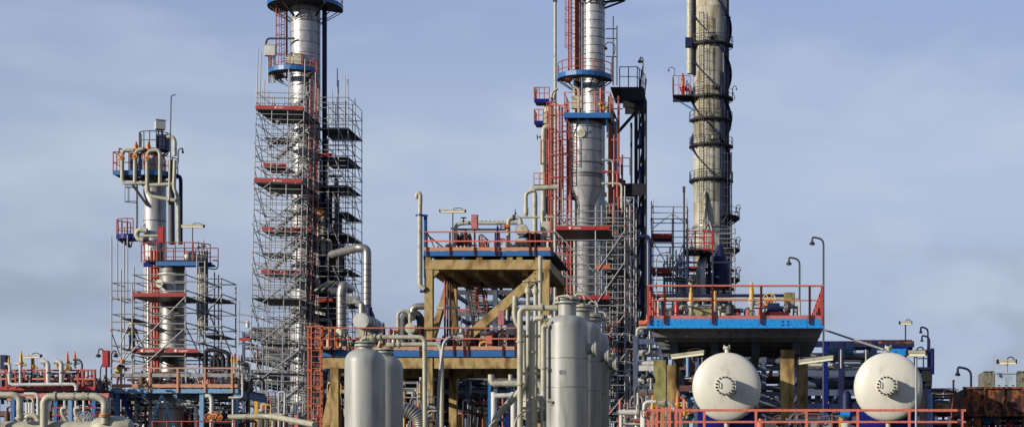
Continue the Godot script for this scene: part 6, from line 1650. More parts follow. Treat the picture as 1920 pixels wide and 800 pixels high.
	pipe(u, [at(384, 742, d), at(394, 742, d), at(396, 750, d), at(396, 800, d)], 0.12, M.white, "pipe", 0.25, 12)
	for k in 8: pipe(u, [at(236 + k * 9, 745 + (k * 13) % 20, d + 2), at(236 + k * 9, 860, d + 2)], 0.06 + 0.02 * (k % 3), [M.galv, M.dark, M.cream][k % 3], "riser", -1, 8)
	for k in 6: tube(u, at(232, 748 + k * 11, d + 3), at(300 - (k % 3) * 12, 748 + k * 11, d + 3), 0.07, [M.galv, M.dark, M.black][k % 3], "header", 8)
	for k in 7: tube(u, at(380, 752 + k * 8, d + 2), at(450, 752 + k * 8, d + 2), 0.05, [M.dark, M.black, M.cream][k % 3], "header", 8)
	ladder(u, at(212, 860, d + 2), at(0, 735, d).y, V(0, 0, 1), M.galv, false, 0.55)
	var w = thing("long_pipe", "cream pipe that turns and runs away as a dark line toward the orange ladder", "pipe", at(480, 0, 84) * V(1, 0, 1))
	pipe(w, [at(427, 782, 84), at(507, 780, 84), at(590, 796, 78)], 0.14, M.beige, "pipe", 0.4, 14)
	pipe(w, [at(507, 777, 84), at(530, 777, 84), at(532, 786, 84)], 0.08, M.beige, "branch", 0.2, 10)
	for px in [440, 500]: bar(w, at(px, 900, 84) * V(1, 0, 1), at(px, 787, 84), 0.12, 0.12, M.dark, "support")
	var rr = thing("pipe_guard_rail", "low dark red rail in front of the valves under the timber deck", "rail", at(340, 0, 82) * V(1, 0, 1))
	railing(rr, [at(285, 825, 82), at(395, 825, 82), at(440, 825, 82)], M.red, 0.8, 0.9)

func red_platform():
	var d = 95.0
	var t = thing("red_valve_platform", "red railed platform crowded with relief valves at the far left", "platform", at(85, 0, d) * V(1, 0, 1))
	var y0 = at(0, 728, d).y
	var x0 = at(-30, 0, d).x
	var x1 = at(178, 0, d).x
	var n = 8
	for k in n: box(t, V(lerpf(x0, x1, (k + 0.5) / n), y0 - 0.02, -d - 2), V((x1 - x0) / n - 0.01, 0.05, 3.9), M.grating, "floor_panel")
	bar(t, V(x0, y0 - 0.0, -d + 0.05), V(x1, y0 - 0.0, -d + 0.05), 0.08, 0.2, M.fire_red, "edge_beam")
	for px in [20, 100, 172]: bar(t, at(px, 900, d + 0.3) * V(1, 0, 1), V(at(px, 0, d).x, y0 - 0.1, -d - 0.3), 0.2, 0.2, M.blue, "leg")
	var g = part(t, "railing", V(x0, y0, -d))
	for px in [11, 28, 44, 83, 110, 145, 154, 176]: box(g, at(px, 710, d - 0.1), V(0.1, 1.05, 0.07), M.red, "post")
	for py in [694, 710]: bar(g, at(-30, py, d - 0.1), at(177, py, d - 0.1), 0.05, 0.09, M.red if py < 700 else M.pink, "rail")
	for py in [694, 710]: bar(g, at(-30, py, d + 3.8), at(177, py, d + 3.8), 0.05, 0.08, M.red, "rail")
	for k in 6: bar(g, at(143 + k * 7, 728, d + 0.6), at(143 + k * 7, 692, d + 0.6), 0.06, 0.06, M.fire_red, "post")
	var v = thing("relief_manifold", "white hooked vent pipes and header with yellow relief valves on the red platform", "pipes", at(70, 728, d - 0.4))
	for e in [[17, 7, 682, 0.08], [37, 27, 682, 0.08], [89, 76, 678, 0.12], [114, 100, 678, 0.12]]:
		pipe(v, [at(e[0], 720, d - 0.4), at(e[0], e[2], d - 0.4), at(e[1], e[2], d - 0.4)], e[3], M.white, "hooked_vent", 0.3, 12)
		flange(v, at(e[0], 698, d - 0.4), Vector3.UP, e[3] * 1.5, M.clad)
	pipe(v, [at(16, 700, d - 0.5), at(17, 721, d - 0.5), at(138, 720, d - 0.5), at(142, 724, d - 0.5), at(142, 732, d - 0.5)], 0.1, M.white, "header", 0.25, 12)
	for e in [[15, 682, 0.6], [38, 688, 1.1], [61, 692, 0.95], [81, 682, 0.5], [106, 684, 0.6]]: relief_valve(v, at(e[0], e[1] + 6, d + 0.3), e[2], M.yellow, M.yellow)
	for e in [[125, 690], [139, 690]]: relief_valve(v, at(e[0], e[1], d + 0.6), 0.95, M.amber, M.clad)
	valve(v, at(128, 690, d), 0.13, M.yellow, M.yellow, V(0, 0, 1))
	pipe(v, [at(136, 674, d), at(148, 674, d), at(153, 682, d), at(152, 692, d)], 0.06, M.dark, "tubing", 0.2, 8)
	for k in 9: tube(v, at(6 + k * 17, 728, d + 1.5), at(6 + k * 17, 700 + (k * 7) % 12, d + 1.5), 0.17, [M.clad, M.dark, M.maroon][k % 3], "pot", 12)
	for k in 8: valve(v, at(22 + k * 19, 704 + (k * 5) % 9, d + 1), 0.09, M.dark, M.dark, V(0, 0, 1))
	for k in 3: tube(v, at(-20, 700 + k * 10, d + 2), at(150, 700 + k * 10, d + 2), 0.07, [M.dark, M.clad, M.black][k], "header", 8)
	strip_light("white strip light on a bent pole above the red valve platform", at(58, 728, d + 0.2), 1.74, 1.05, 0.05, M.black)
	var b = thing("control_cabinet", "white and navy cabinet cut by the left picture edge", "cabinet", at(4, 728, d + 2))
	box(b, at(-2, 678, d + 2), V(0.5, 0.75, 0.5), M.white, "body")
	box(b, at(8, 679, d + 2), V(0.3, 0.8, 0.6), M.navy, "side_panel")
	for px in [-6, 8]: tube(b, at(px, 728, d + 2), at(px, 690, d + 2), 0.04, M.dark, "leg")
	# big beige pipes in front
	var df = 70.0
	var p = thing("beige_pipe", "fat beige pipe arching over and down into a flanged dome at the lower left", "pipe", at(135, 0, df) * V(1, 0, 1))
	pipe(p, [at(81, 880, df), at(81, 752, df), at(90, 743, df), at(106, 743, df), at(182, 743, df), at(196, 752, df), at(195, 780, df)], 0.155, M.beige, "pipe", 0.4, 20)
	flange(p, at(103, 743, df), V(1, 0, 0), 0.21, M.cream)
	for e in [[140, 743, 0.165], [166, 743, 0.165]]: flange(p, at(e[0], e[1], df), V(1, 0, 0), e[2], M.clad, "band")
	flange(p, at(195, 779, df), Vector3.UP, 0.24, M.amber)
	tube(p, at(195, 782, df), at(195, 795, df), 0.15, M.beige, "neck", 18)
	var p2 = thing("beige_pipe", "fat beige pipe elbow turning down at the left picture edge", "pipe", at(20, 0, df) * V(1, 0, 1))
	pipe(p2, [at(-30, 740, df), at(36, 740, df), at(36, 788, df)], 0.135, M.beige, "pipe", 0.35, 20)
	flange(p2, at(36, 784, df), Vector3.UP, 0.2, M.cream)
	bar(p2, at(-5, 900, df) * V(1, 0, 1), at(-5, 746, df), 0.12, 0.12, M.blue, "support")
	var p3 = thing("bottom_main", "large beige main along the bottom edge at the lower left", "pipe", at(80, 0, df + 0.5) * V(1, 0, 1))
	tube(p3, at(-40, 802, df + 0.5), at(172, 802, df + 0.5), 0.28, M.beige, "pipe", 24)
	lathe(p3, at(172, 802, df + 0.5), [[0.28, 0], [0.4, 0.15], [0.5, 0.5], [0.5, 1.2], [0.35, 1.6], [0, 1.7]], M.beige, "dome", 28, V(1, 0, 0))
	for px in [20, 140, 200]: bar(p3, at(px, 900, df + 0.5) * V(1, 0, 1), at(px, 812, df + 0.5), 0.3, 0.3, M.concrete, "support")
	var c = thing("small_pipes", "small cream and blue pipes and valves between the fat beige pipes", "pipes", at(120, 0, 76) * V(1, 0, 1))
	pipe(c, [at(44, 738, 76), at(70, 738, 76), at(70, 800, 76)], 0.07, M.white, "pipe", 0.2, 12)
	pipe(c, [at(48, 800, 76), at(48, 779, 76), at(66, 779, 76), at(72, 790, 76)], 0.13, M.beige, "pipe", 0.25, 12)
	pipe(c, [at(48, 746, 77), at(61, 746, 77), at(62, 778, 77)], 0.06, M.cream, "pipe", 0.2, 10)
	for e in [[115, 770], [140, 774]]: pipe(c, [at(e[0] + 8, 764, 75), at(e[0], 765, 75), at(e[0], 776, 75), at(e[0] + 16, 800, 75)], 0.09, M.beige, "sloping_pipe", 0.25, 12)
	for px in [120, 141, 156]: tube(c, at(px, 800, 78), at(px, 735, 78), 0.06, M.white, "riser", 10)
	bar(c, at(131, 860, 73), at(131, 747, 73), 0.16, 0.16, M.pale_blue, "blue_post")
	for k in 4: valve(c, at(155 + k * 6, 778 + (k % 2) * 8, 74), 0.09, M.pale_blue, M.galv, V(0, 0, 1))
	bar(c, at(100, 764, 79), at(180, 764, 79), 0.06, 0.08, M.fire_red, "red_rail")
	bar(c, at(100, 778, 79), at(180, 778, 79), 0.06, 0.08, M.fire_red, "red_rail")
	for k in 3: lathe(c, at(49 + k * 5, 775, 77), [[0.07, 0], [0.07, 0.5], [0, 0.52]], M.white, "filter", 12)

# steel rack packed with pipes; rows are sighted heights of its levels from the top down
func process_rack(label, px0, px1, d, depth, rows, sd, opt = {}):
	var r = RandomNumberGenerator.new()
	r.seed = sd
	var t = thing("process_rack", label, "pipe rack", at((px0 + px1) / 2.0, 0, d) * V(1, 0, 1))
	var x0 = at(px0, 0, d).x
	var x1 = at(px1, 0, d).x
	var n = maxi(1, roundi((x1 - x0) / opt.get("bay", 4.0)))
	var top = at(0, rows[0], d).y
	var darks = [M.steel, M.dark, M.blue_grey, M.steel, M.primer]
	var lights = [M.cream, M.galv, M.clad, M.white, M.pink, M.pale_blue]
	var pick = func(k): return lights[r.randi() % lights.size()] if r.randf() < k else darks[r.randi() % darks.size()]
	var share = opt.get("light", 0.3)
	for k in n + 1:
		for z in [0.0, depth]:
			var x = lerpf(x0, x1, float(k) / n)
			bar(t, V(x, 0, -d - z), V(x, top + opt.get("over", 0.3), -d - z), 0.26, 0.26, M.blue_grey, "column")
	for row in rows:
		var y = at(0, row, d).y
		for z in [0.0, depth]: bar(t, V(x0, y, -d - z), V(x1, y, -d - z), 0.18, 0.3, pick.call(0.1), "beam")
		for k in n + 1: bar(t, V(lerpf(x0, x1, float(k) / n), y - 0.02, -d), V(lerpf(x0, x1, float(k) / n), y - 0.02, -d - depth), 0.18, 0.24, M.blue_grey, "cross_beam")
		if opt.get("floors", true):
			var w = (x1 - x0) / n
			var rowsz = maxi(1, roundi(depth / 7.0))
			for k in n:
				for j in rowsz: box(t, V(x0 + w * (k + 0.5), y + 0.18, -d - depth * (0.08 + 0.92 * (j + 0.5) / rowsz)), V(w - 0.02, 0.05, depth * 0.92 / rowsz - 0.02), M.grating, "floor_panel")
		for k in opt.get("pipes", 5):
			var z = -d - r.randf() * minf(depth * 0.5, 6.0) + 0.2
			var rr = r.randf_range(0.05, 0.22)
			var a = lerpf(x0, x1, r.randf() * 0.3)
			var b = lerpf(x0, x1, 1.0 - r.randf() * 0.3)
			var yy = y + 0.25 + r.randf() * 0.9
			var m = pick.call(share)
			match k % 3:
				0: tube(t, V(a, yy, z), V(b, yy, z), rr, m, "pipe", 10)
				1: pipe(t, [V(a, yy - r.randf_range(0.5, 1.5), z), V(a, yy, z), V(b, yy, z), V(b, yy - r.randf_range(0.4, 1.4), z)], rr, m, "pipe", rr * 3, 10)
				2: pipe(t, [V(a, yy, z), V((a + b) / 2, yy, z), V((a + b) / 2, yy + 0.6, z), V(b, yy + 0.6, z)], rr * 0.8, m, "pipe", rr * 3, 10)
		for k in int((x1 - x0) * opt.get("risers", 1.1)):
			var x = lerpf(x0, x1, r.randf())
			var z = -d - r.randf() * minf(depth * 0.4, 5.0) + 0.3
			var rr = r.randf_range(0.04, 0.14)
			var h = r.randf_range(0.7, 2.2)
			var m = pick.call(share)
			if r.randf() < 0.5: tube(t, V(x, y - h * 0.5, z), V(x, y + h * 0.6, z), rr, m, "riser", 8)
			else: pipe(t, [V(x, y - h * 0.4, z), V(x, y + h * 0.5, z), V(x + r.randf_range(-0.8, 0.8), y + h * 0.5, z + 0.05)], rr, m, "riser", rr * 3, 8)
		for k in int((x1 - x0) * opt.get("valves", 0.28)):
			var q = V(lerpf(x0, x1, r.randf()), y + r.randf_range(0.3, 1.2), -d + 0.5)
			if k % 3 == 2: lathe(t, q - V(0, 0.3, 0), [[0, 0], [0.2, 0.02], [0.2, 0.6], [0.1, 0.75], [0, 0.76]], pick.call(0.5), "pot", 12)
			elif k % 3 == 1: box(t, q, V(0.35, 0.5, 0.25), pick.call(0.5), "instrument_box")
			else: valve(t, q, r.randf_range(0.09, 0.15), pick.call(0.5), pick.call(0.4), V(0, 0, 1))
	if opt.get("rail", false): railing(t, [V(x0, top + 0.2, -d + 0.15), V(x1, top + 0.2, -d + 0.15)], M.red, 1.5, 1.1)
	if opt.has("ladder"): ladder(t, V(lerpf(x0, x1, opt.ladder), 1.0, -d + 0.35), top, V(0, 0, 1), pick.call(0.6), false, 0.5)
	return t

func background():
	process_rack("dark pipe rack under the red valve platform at the far left", -20, 208, 108, 22, [742, 775, 812], 101, {"light": 0.4, "pipes": 6, "risers": 1.6, "valves": 0.5})
	process_rack("dark pipe rack behind the timber railed deck's columns", 232, 432, 116, 4, [742, 775, 808], 102, {"light": 0.35, "pipes": 6, "risers": 1.6, "valves": 0.4})
	process_rack("tall dark pipe rack behind the foot of the tallest scaffold", 456, 600, 178, 28, [628, 672, 716, 758, 800], 103, {"light": 0.22, "pipes": 9, "risers": 1.5, "valves": 0.5, "ladder": 0.3})
	process_rack("black pipe rack deep below the lower deck left of the concrete column", 604, 800, 112, 22, [700, 734, 768, 804], 104, {"light": 0.32, "pipes": 7, "risers": 1.3, "valves": 0.5, "ladder": 0.3})
	process_rack("black pipe rack deep below the lower deck right of the concrete column", 815, 1020, 116, 22, [702, 735, 770, 806], 105, {"light": 0.18, "pipes": 7, "risers": 0.9, "valves": 0.3, "ladder": 0.7})
	process_rack("dark steel bay behind the diagonal brace inside the concrete frame", 848, 1010, 110, 6, [548, 588, 640], 106, {"light": 0.3, "pipes": 5, "risers": 1.0, "floors": false, "bay": 2.6, "over": 0.6})
	process_rack("tall black equipment bay behind the scaffold around the wide silver column", 1118, 1192, 136, 13, [385, 425, 465, 505, 548, 592, 636, 682, 728, 775], 107, {"light": 0.28, "pipes": 7, "risers": 2.2, "valves": 0.6, "bay": 1.6, "ladder": 0.35})
	process_rack("dark bay of pipes left of the wide silver column's foot", 1036, 1080, 132, 12, [440, 490, 540, 600, 660, 720, 780], 108, {"light": 0.4, "pipes": 4, "risers": 2.2, "valves": 0.6, "bay": 1.8})
	process_rack("grey pipe bay seen between concrete columns and the left drum", 1268, 1345, 92, 6, [648, 688, 728, 770], 109, {"light": 0.55, "pipes": 7, "risers": 3.0, "floors": false, "bay": 1.3})
	process_rack("dark pipe bay seen between the left drum and right concrete column", 1400, 1500, 98, 6, [652, 690, 738, 782], 110, {"light": 0.2, "pipes": 7, "risers": 1.6, "floors": false, "bay": 1.2})
	process_rack("dark pipe bay behind the red posts left of the concrete columns", 1192, 1240, 96, 6, [640, 690, 735, 780], 111, {"light": 0.4, "pipes": 5, "risers": 2.6, "floors": false, "bay": 1.0})
	process_rack("low dark pipe bay right of the right drum", 1736, 1812, 96, 6, [768, 792], 112, {"light": 0.3, "pipes": 5, "risers": 1.8, "bay": 1.6})
	process_rack("low dark pipe bay beneath the cooler at the right edge", 1812, 1950, 80, 6, [782, 806], 113, {"light": 0.35, "pipes": 5, "risers": 1.8, "bay": 1.6, "floors": false})

# a smooth skin over tapered bones: [a, b, ra, rb, colour]; surface nets on a grid of the given cell
func skin_mesh(bones, cell, k_smooth, st):
	var lo = V(1e9, 1e9, 1e9)
	var hi = -lo
	for b in bones:
		for e in [[b[0], b[2]], [b[1], b[3]]]:
			lo = lo.min(e[0] - Vector3.ONE * (e[1] + cell * 2.0))
			hi = hi.max(e[0] + Vector3.ONE * (e[1] + cell * 2.0))
	var nx = int((hi.x - lo.x) / cell) + 2
	var ny = int((hi.y - lo.y) / cell) + 2
	var nz = int((hi.z - lo.z) / cell) + 2
	var f = PackedFloat32Array()
	f.resize(nx * ny * nz)
	f.fill(1.0)
	for b in bones:
		var a: Vector3 = b[0]
		var c: Vector3 = b[1]
		var m: float = maxf(b[2], b[3]) + cell * 2.5
		var l = ((a.min(c) - lo - Vector3.ONE * m) / cell).max(Vector3.ZERO)
		var h = (a.max(c) - lo + Vector3.ONE * m) / cell
		var ac = c - a
		var ll: float = maxf(ac.length_squared(), 1e-8)
		for x in range(int(l.x), mini(int(h.x) + 1, nx)):
			for y in range(int(l.y), mini(int(h.y) + 1, ny)):
				for z in range(int(l.z), mini(int(h.z) + 1, nz)):
					var p = lo + V(x, y, z) * cell
					var t: float = clampf((p - a).dot(ac) / ll, 0.0, 1.0)
					var dd: float = p.distance_to(a + ac * t) - lerpf(b[2], b[3], t)
					var i = (x * ny + y) * nz + z
					var o: float = f[i]
					var q: float = maxf(k_smooth - absf(o - dd), 0.0) / k_smooth
					f[i] = minf(o, dd) - q * q * k_smooth * 0.25
	var vid = {}
	var pts = []
	var off = [0, 1, nz, nz + 1, ny * nz, ny * nz + 1, ny * nz + nz, ny * nz + nz + 1]
	for x in nx - 1:
		for y in ny - 1:
			for z in nz - 1:
				var i = (x * ny + y) * nz + z
				var mask = 0
				for j in 8:
					if f[i + off[j]] < 0.0: mask |= 1 << j
				if mask == 0 or mask == 255: continue
				var s = Vector3.ZERO
				var n = 0
				for e in [[0, 1], [2, 3], [4, 5], [6, 7], [0, 2], [1, 3], [4, 6], [5, 7], [0, 4], [1, 5], [2, 6], [3, 7]]:
					var fa: float = f[i + off[e[0]]]
					var fb: float = f[i + off[e[1]]]
					if (fa < 0.0) != (fb < 0.0):
						var t = fa / (fa - fb)
						var pa = V(e[0] >> 2 & 1, e[0] >> 1 & 1, e[0] & 1)
						var pb = V(e[1] >> 2 & 1, e[1] >> 1 & 1, e[1] & 1)
						s += pa.lerp(pb, t)
						n += 1
				vid[i] = pts.size()
				pts.append(lo + (V(x, y, z) + s / n) * cell)
	var cols = []
	for p in pts:
		var best = 1e9
		var col = Color.WHITE
		for b in bones:
			var ac = b[1] - b[0]
			var t = clampf((p - b[0]).dot(ac) / maxf(ac.length_squared(), 1e-8), 0.0, 1.0)
			var dd = p.distance_to(b[0] + ac * t) - lerpf(b[2], b[3], t)
			if dd < best:
				best = dd
				col = b[4]
		cols.append(col)
	var quad = func(a, b, c, d, flip):
		if not (vid.has(a) and vid.has(b) and vid.has(c) and vid.has(d)): return
		for i in ([a, b, c, a, c, d] if not flip else [a, c, b, a, d, c]):
			st.set_color(cols[vid[i]])
			st.add_vertex(pts[vid[i]])
	for x in range(1, nx - 1):
		for y in range(1, ny - 1):
			for z in range(1, nz - 1):
				var i = (x * ny + y) * nz + z
				var a = f[i] < 0.0
				if a != (f[i + 1] < 0.0): quad.call(i, i - nz, i - nz - ny * nz, i - ny * nz, not a)
				if a != (f[i + nz] < 0.0): quad.call(i, i - ny * nz, i - ny * nz - 1, i - 1, not a)
				if a != (f[i + ny * nz] < 0.0): quad.call(i, i - 1, i - 1 - nz, i - nz, not a)

func hand(wrist, dir, palm_n, st, col):
	var s = dir.cross(palm_n).normalized()
	var bones = [[wrist, wrist + dir * 0.085 + s * 0.02, 0.026, 0.022, col], [wrist, wrist + dir * 0.085 - s * 0.02, 0.026, 0.022, col]]
	for k in 4:
		var a = wrist + dir * 0.085 + s * (0.03 - 0.02 * k)
		var l = [0.034, 0.04, 0.038, 0.028][k]
		var b = a + (dir * 0.8 + palm_n * 0.6).normalized() * l
		bones.append([a, b, 0.0095, 0.009, col])
		bones.append([b, b + (dir * 0.2 + palm_n).normalized() * l * 0.9, 0.009, 0.008, col])
	var th = wrist + dir * 0.03 + s * 0.03
	bones.append([th, th + (s + dir * 0.8 + palm_n * 0.5).normalized() * 0.045, 0.012, 0.01, col])
	bones.append([th + (s + dir * 0.8 + palm_n * 0.5).normalized() * 0.045, th + (s + dir * 0.8 + palm_n * 0.5).normalized() * 0.045 + (dir + palm_n).normalized() * 0.03, 0.01, 0.008, col])
	skin_mesh(bones, 0.006, 0.008, st)

# J: joints in metres from the point between the feet, facing +z
func person(label, where, turn, J, top, legs, helmet):
	var t = thing("person", label, "person", Vector3.ZERO)
	var skin = Color(0.47, 0.24, 0.16)
	var boot = Color(0.03, 0.03, 0.03)
	var hips = J.hips
	var neck = J.neck
	var head = J.head
	var chest = hips.lerp(neck, 0.68)
	var side = V(1, 0, 0)
	var bones = [[hips - side * 0.07, hips + side * 0.07, 0.13, 0.13, legs], [hips + V(0, 0.05, 0), chest, 0.14, 0.16, top], [chest - side * 0.09, chest + side * 0.09, 0.125, 0.125, top], [chest, neck, 0.13, 0.07, top], [neck, head, 0.055, 0.06, skin]]
	for s in ["l", "r"]:
		var k = -1.0 if s == "l" else 1.0
		var sh = neck + V(0.18 * k, -0.07, 0)
		var hp = hips + V(0.09 * k, -0.03, 0)
		bones.append_array([[sh, J["elbow_" + s], 0.062, 0.05, top], [J["elbow_" + s], J["wrist_" + s], 0.05, 0.036, top], [hp, J["knee_" + s], 0.095, 0.07, legs], [J["knee_" + s], J["ankle_" + s], 0.068, 0.048, legs], [J["ankle_" + s] + V(0, -0.03, -0.04), J["ankle_" + s] + V(0, -0.045, 0.16), 0.05, 0.04, boot]])
	var st = SurfaceTool.new()
	st.begin(Mesh.PRIMITIVE_TRIANGLES)
	skin_mesh(bones, 0.022, 0.05, st)
	var f = (J.face as Vector3).normalized()
	var r = f.cross(Vector3.UP).normalized()
	var up = r.cross(f)
	var hb = [[head + up * 0.03, head + up * 0.06, 0.085, 0.085, skin], [head + f * 0.03 - up * 0.06, head + f * 0.045 - up * 0.075, 0.055, 0.045, skin], [head + f * 0.088 + up * 0.02, head + f * 0.105 - up * 0.012, 0.01, 0.016, skin],
		[head + f * 0.078 - up * 0.05 - r * 0.02, head + f * 0.078 - up * 0.05 + r * 0.02, 0.012, 0.012, Color(0.35, 0.12, 0.1)]]
	for s in [-1.0, 1.0]:
		hb.append([head + r * 0.085 * s + up * 0.025, head + r * 0.088 * s - up * 0.015, 0.018, 0.013, skin])
		hb.append([head + f * 0.082 + r * 0.033 * s + up * 0.025, head + f * 0.084 + r * 0.036 * s + up * 0.025, 0.011, 0.011, Color(0.04, 0.03, 0.03)])
	skin_mesh(hb, 0.01, 0.012, st)
	for s in ["l", "r"]:
		var dir = (J["wrist_" + s] - J["elbow_" + s]).normalized()
		hand(J["wrist_" + s], dir, (V(0, 0, 1) - dir * dir.z).normalized(), st, skin)
	st.index()
	st.generate_normals()
	var m = M.get("person_skin")
	if m == null:
		m = paint("person_skin", Color.WHITE, 0.8)
		m.vertex_color_use_as_albedo = true
	put(t, st.commit(), m, "body_mesh", Transform3D())
	var hc = head + up * 0.065
	var hat = part(t, "helmet", hc)
	lathe(hat, hc, [[0.128, 0.0], [0.13, 0.02], [0.115, 0.075], [0.07, 0.125], [0, 0.14]], helmet, "shell", 18, up)
	lathe(hat, hc, [[0.1, -0.005], [0.15, -0.004], [0.15, 0.006], [0.12, 0.012]], helmet, "brim", 18, up)
	var band = part(t, "vest_stripe", chest)
	for k in 2: lathe(band, chest.lerp(hips, 0.3 + 0.35 * k), [[0.172, -0.03], [0.178, -0.025], [0.178, 0.025], [0.172, 0.03]], M.hivis, "stripe", 18, (neck - hips).normalized())
	t.position = where
	t.rotation.y = turn
	return t

func people():
	var navy = Color(0.012, 0.014, 0.022)
	person("worker in dark clothes and yellow helmet with reflective stripes standing on the left scaffold", at(246, 657, 107), deg_to_rad(35), {
		"hips": V(0, 0.93, 0), "neck": V(0, 1.44, 0.03), "head": V(0, 1.58, 0.07), "face": V(0.1, -0.2, 1), "elbow_l": V(-0.3, 1.14, 0.12), "wrist_l": V(-0.26, 1.14, 0.38), "elbow_r": V(0.3, 1.15, 0.1), "wrist_r": V(0.28, 1.2, 0.36),
		"knee_l": V(-0.11, 0.5, 0.04), "ankle_l": V(-0.13, 0.09, -0.02), "knee_r": V(0.11, 0.5, 0.06), "ankle_r": V(0.14, 0.09, 0.02)}, Color(0.02, 0.022, 0.02), navy, M.hivis)
	person("worker in dark and red clothes and amber helmet leaning on rails behind the red box", at(222, 727, 100.5), deg_to_rad(60), {
		"hips": V(0, 0.92, -0.06), "neck": V(0, 1.36, 0.18), "head": V(0, 1.48, 0.26), "face": V(0, -0.35, 1), "elbow_l": V(-0.3, 1.05, 0.26), "wrist_l": V(-0.24, 1.06, 0.5), "elbow_r": V(0.3, 1.05, 0.26), "wrist_r": V(0.22, 1.04, 0.5),
		"knee_l": V(-0.11, 0.5, 0.03), "ankle_l": V(-0.12, 0.09, -0.04), "knee_r": V(0.11, 0.5, 0.05), "ankle_r": V(0.13, 0.09, 0.0)}, navy, Color(0.2, 0.03, 0.02), M.amber)

# small process equipment crowded on a deck: pots, loops, valves, boxes and tubing
func deck_clutter(label, px0, px1, d, depth, row, hmax, count, sd, share = 0.3):
	var r = RandomNumberGenerator.new()
	r.seed = sd
	var t = thing("deck_equipment", label, "equipment", at((px0 + px1) / 2.0, row, d))
	var x0 = at(px0, 0, d).x
	var x1 = at(px1, 0, d).x
	var y0 = at(0, row, d).y
	var darks = [M.steel, M.dark, M.blue_grey, M.primer, M.dark, M.band]
	var lights = [M.cream, M.galv, M.clad, M.white, M.red, M.pink, M.yellow]
	for k in count:
		var m = lights[r.randi() % lights.size()] if r.randf() < share else darks[r.randi() % darks.size()]
		var x = lerpf(x0, x1, (k + r.randf()) / count)
		var z = -d - r.randf() * depth
		var h = hmax * r.randf_range(0.35, 1.0)
		match r.randi() % 6:
			0: lathe(t, V(x, y0, z), [[0.1, 0], [0.16, 0.05], [0.16, h * 0.7], [0.06, h * 0.85], [0.05, h], [0, h]], m, "pot", 12)
			1: pipe(t, [V(x, y0, z), V(x, y0 + h, z), V(x + r.randf_range(0.3, 0.9), y0 + h, z), V(x + r.randf_range(0.3, 0.9), y0, z)], r.randf_range(0.03, 0.09), m, "loop", 0.2, 8)
			2: valve(t, V(x, y0 + h * 0.6, z), r.randf_range(0.07, 0.12), m, darks[r.randi() % 6], V(r.randf_range(-0.5, 0.5), r.randf(), 1).normalized())
			3: box(t, V(x, y0 + h * 0.4, z), V(0.3, h * 0.8, 0.25), m, "instrument_box")
			4: tube(t, V(x, y0 + h * 0.7, z), V(minf(x1, x + r.randf_range(0.6, 2.0)), y0 + h * 0.7, z), r.randf_range(0.04, 0.1), m, "header", 8)
			5: tube(t, V(x, y0, z), V(x, y0 + h, z), r.randf_range(0.03, 0.07), m, "riser", 8)
	return t

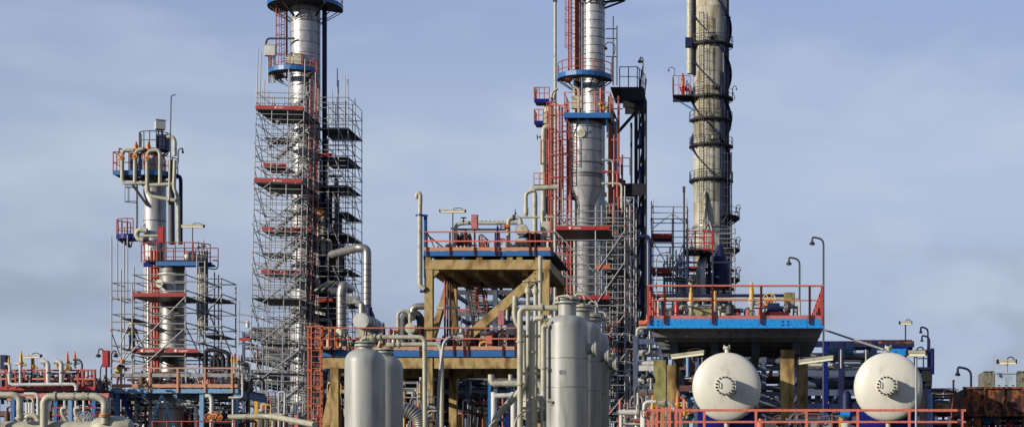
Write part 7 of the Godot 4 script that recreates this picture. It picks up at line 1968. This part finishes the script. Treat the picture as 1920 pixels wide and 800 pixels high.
func clutter():
	deck_clutter("dense small equipment along left half of the timber railed deck", 228, 330, 99.5, 4, 727, 1.1, 46, 201, 0.35)
	deck_clutter("dense small equipment along right half of the timber railed deck", 334, 446, 99.5, 4, 727, 1.25, 52, 202, 0.25)
	deck_clutter("dense small valves and pots behind the red platform rails at far left", -10, 176, 96, 3, 728, 1.15, 60, 203, 0.4)
	deck_clutter("dark equipment on the lower deck between orange ladder and front vessels", 606, 745, 98.5, 4, 655, 1.3, 42, 204, 0.35)
	deck_clutter("dark equipment on the lower deck right of the concrete column", 820, 968, 98.2, 5, 655, 1.1, 52, 205, 0.3)
	deck_clutter("small equipment along the upper deck behind its orange rails", 810, 1020, 99.0, 5, 470, 0.95, 36, 206, 0.35)
	deck_clutter("small valves along the back of the blue edged platform over the left drum", 1230, 1500, 65.5, 3, 588, 0.6, 30, 207, 0.35)
	deck_clutter("dark valve row behind the salmon walkway rails beside the left drum", 1425, 1590, 55, 2, 806, 0.55, 26, 208, 0.3)
	deck_clutter("low valves between the left fat beige pipes at the bottom left", 90, 190, 80, 4, 806, 0.9, 26, 209, 0.4)
	deck_clutter("ground level pipes and pots seen below the beam between front vessels and concrete column", 742, 800, 92, 4, 840, 3.6, 40, 210, 0.55)
	deck_clutter("small bright pipes and valves deep below the lower deck right of the concrete column", 832, 975, 106, 4, 800, 2.3, 60, 211, 0.5)
	deck_clutter("ground level pipes beside the foot of the orange ladder", 606, 650, 100, 4, 830, 3.6, 34, 212, 0.5)
	deck_clutter("small valves and tubing around the foot of the tallest scaffold", 456, 580, 150, 6, 815, 4.0, 70, 213, 0.5)
	deck_clutter("small pipework between the black lattice tower and the green concrete column", 1160, 1232, 84, 4, 830, 3.0, 44, 214, 0.5)
	deck_clutter("small pipework below the timber railed deck", 232, 446, 103, 4, 815, 2.0, 90, 215, 0.5)
	deck_clutter("small pipework below the red valve platform", 0, 206, 98, 4, 815, 2.0, 80, 216, 0.5)
	var t = thing("flexible_duct", "fat ribbed grey duct curving down right of the front vessels", "duct", at(765, 0, 80) * V(1, 0, 1))
	for k in 12:
		var a = PI * 0.5 * k / 11.0
		var c = at(745, 880, 80) + V(sin(a) * 1.1, 2.1 + cos(a) * 0.75, 0)
		lathe(t, c, [[0.3, -0.07], [0.36, -0.03], [0.36, 0.03], [0.3, 0.07]], M.clad, "rib", 20, V(cos(a), -sin(a), 0).normalized())
	tube(t, at(745, 880, 80) + V(1.1, 2.1, 0), at(745, 880, 80) * V(1, 0, 1) + V(1.1, 0, 0), 0.3, M.clad, "stub", 20)
	bar(t, at(755, 762, 84), at(782, 762, 84), 0.04, 0.22, M.red_board, "toe_board")
	for px in [754, 783]: tube(t, at(px, 900, 84) * V(1, 0, 1), at(px, 715, 84), 0.04, M.galv, "pole")
	for py in [718, 728, 745, 768]: tube(t, at(752, py, 84), at(785, py, 84), 0.035, M.galv, "ledger")

func build_all():
	right_area()
	stack_area()
	stack_base()
	concrete_frame()
	silver_column_area()
	middle_scaffold()
	crude_tower()
	overhead_pipes()
	left_tower()
	left_deck()
	red_platform()
	vessels_middle()
	front_vessels()
	background()
	clutter()
	people()
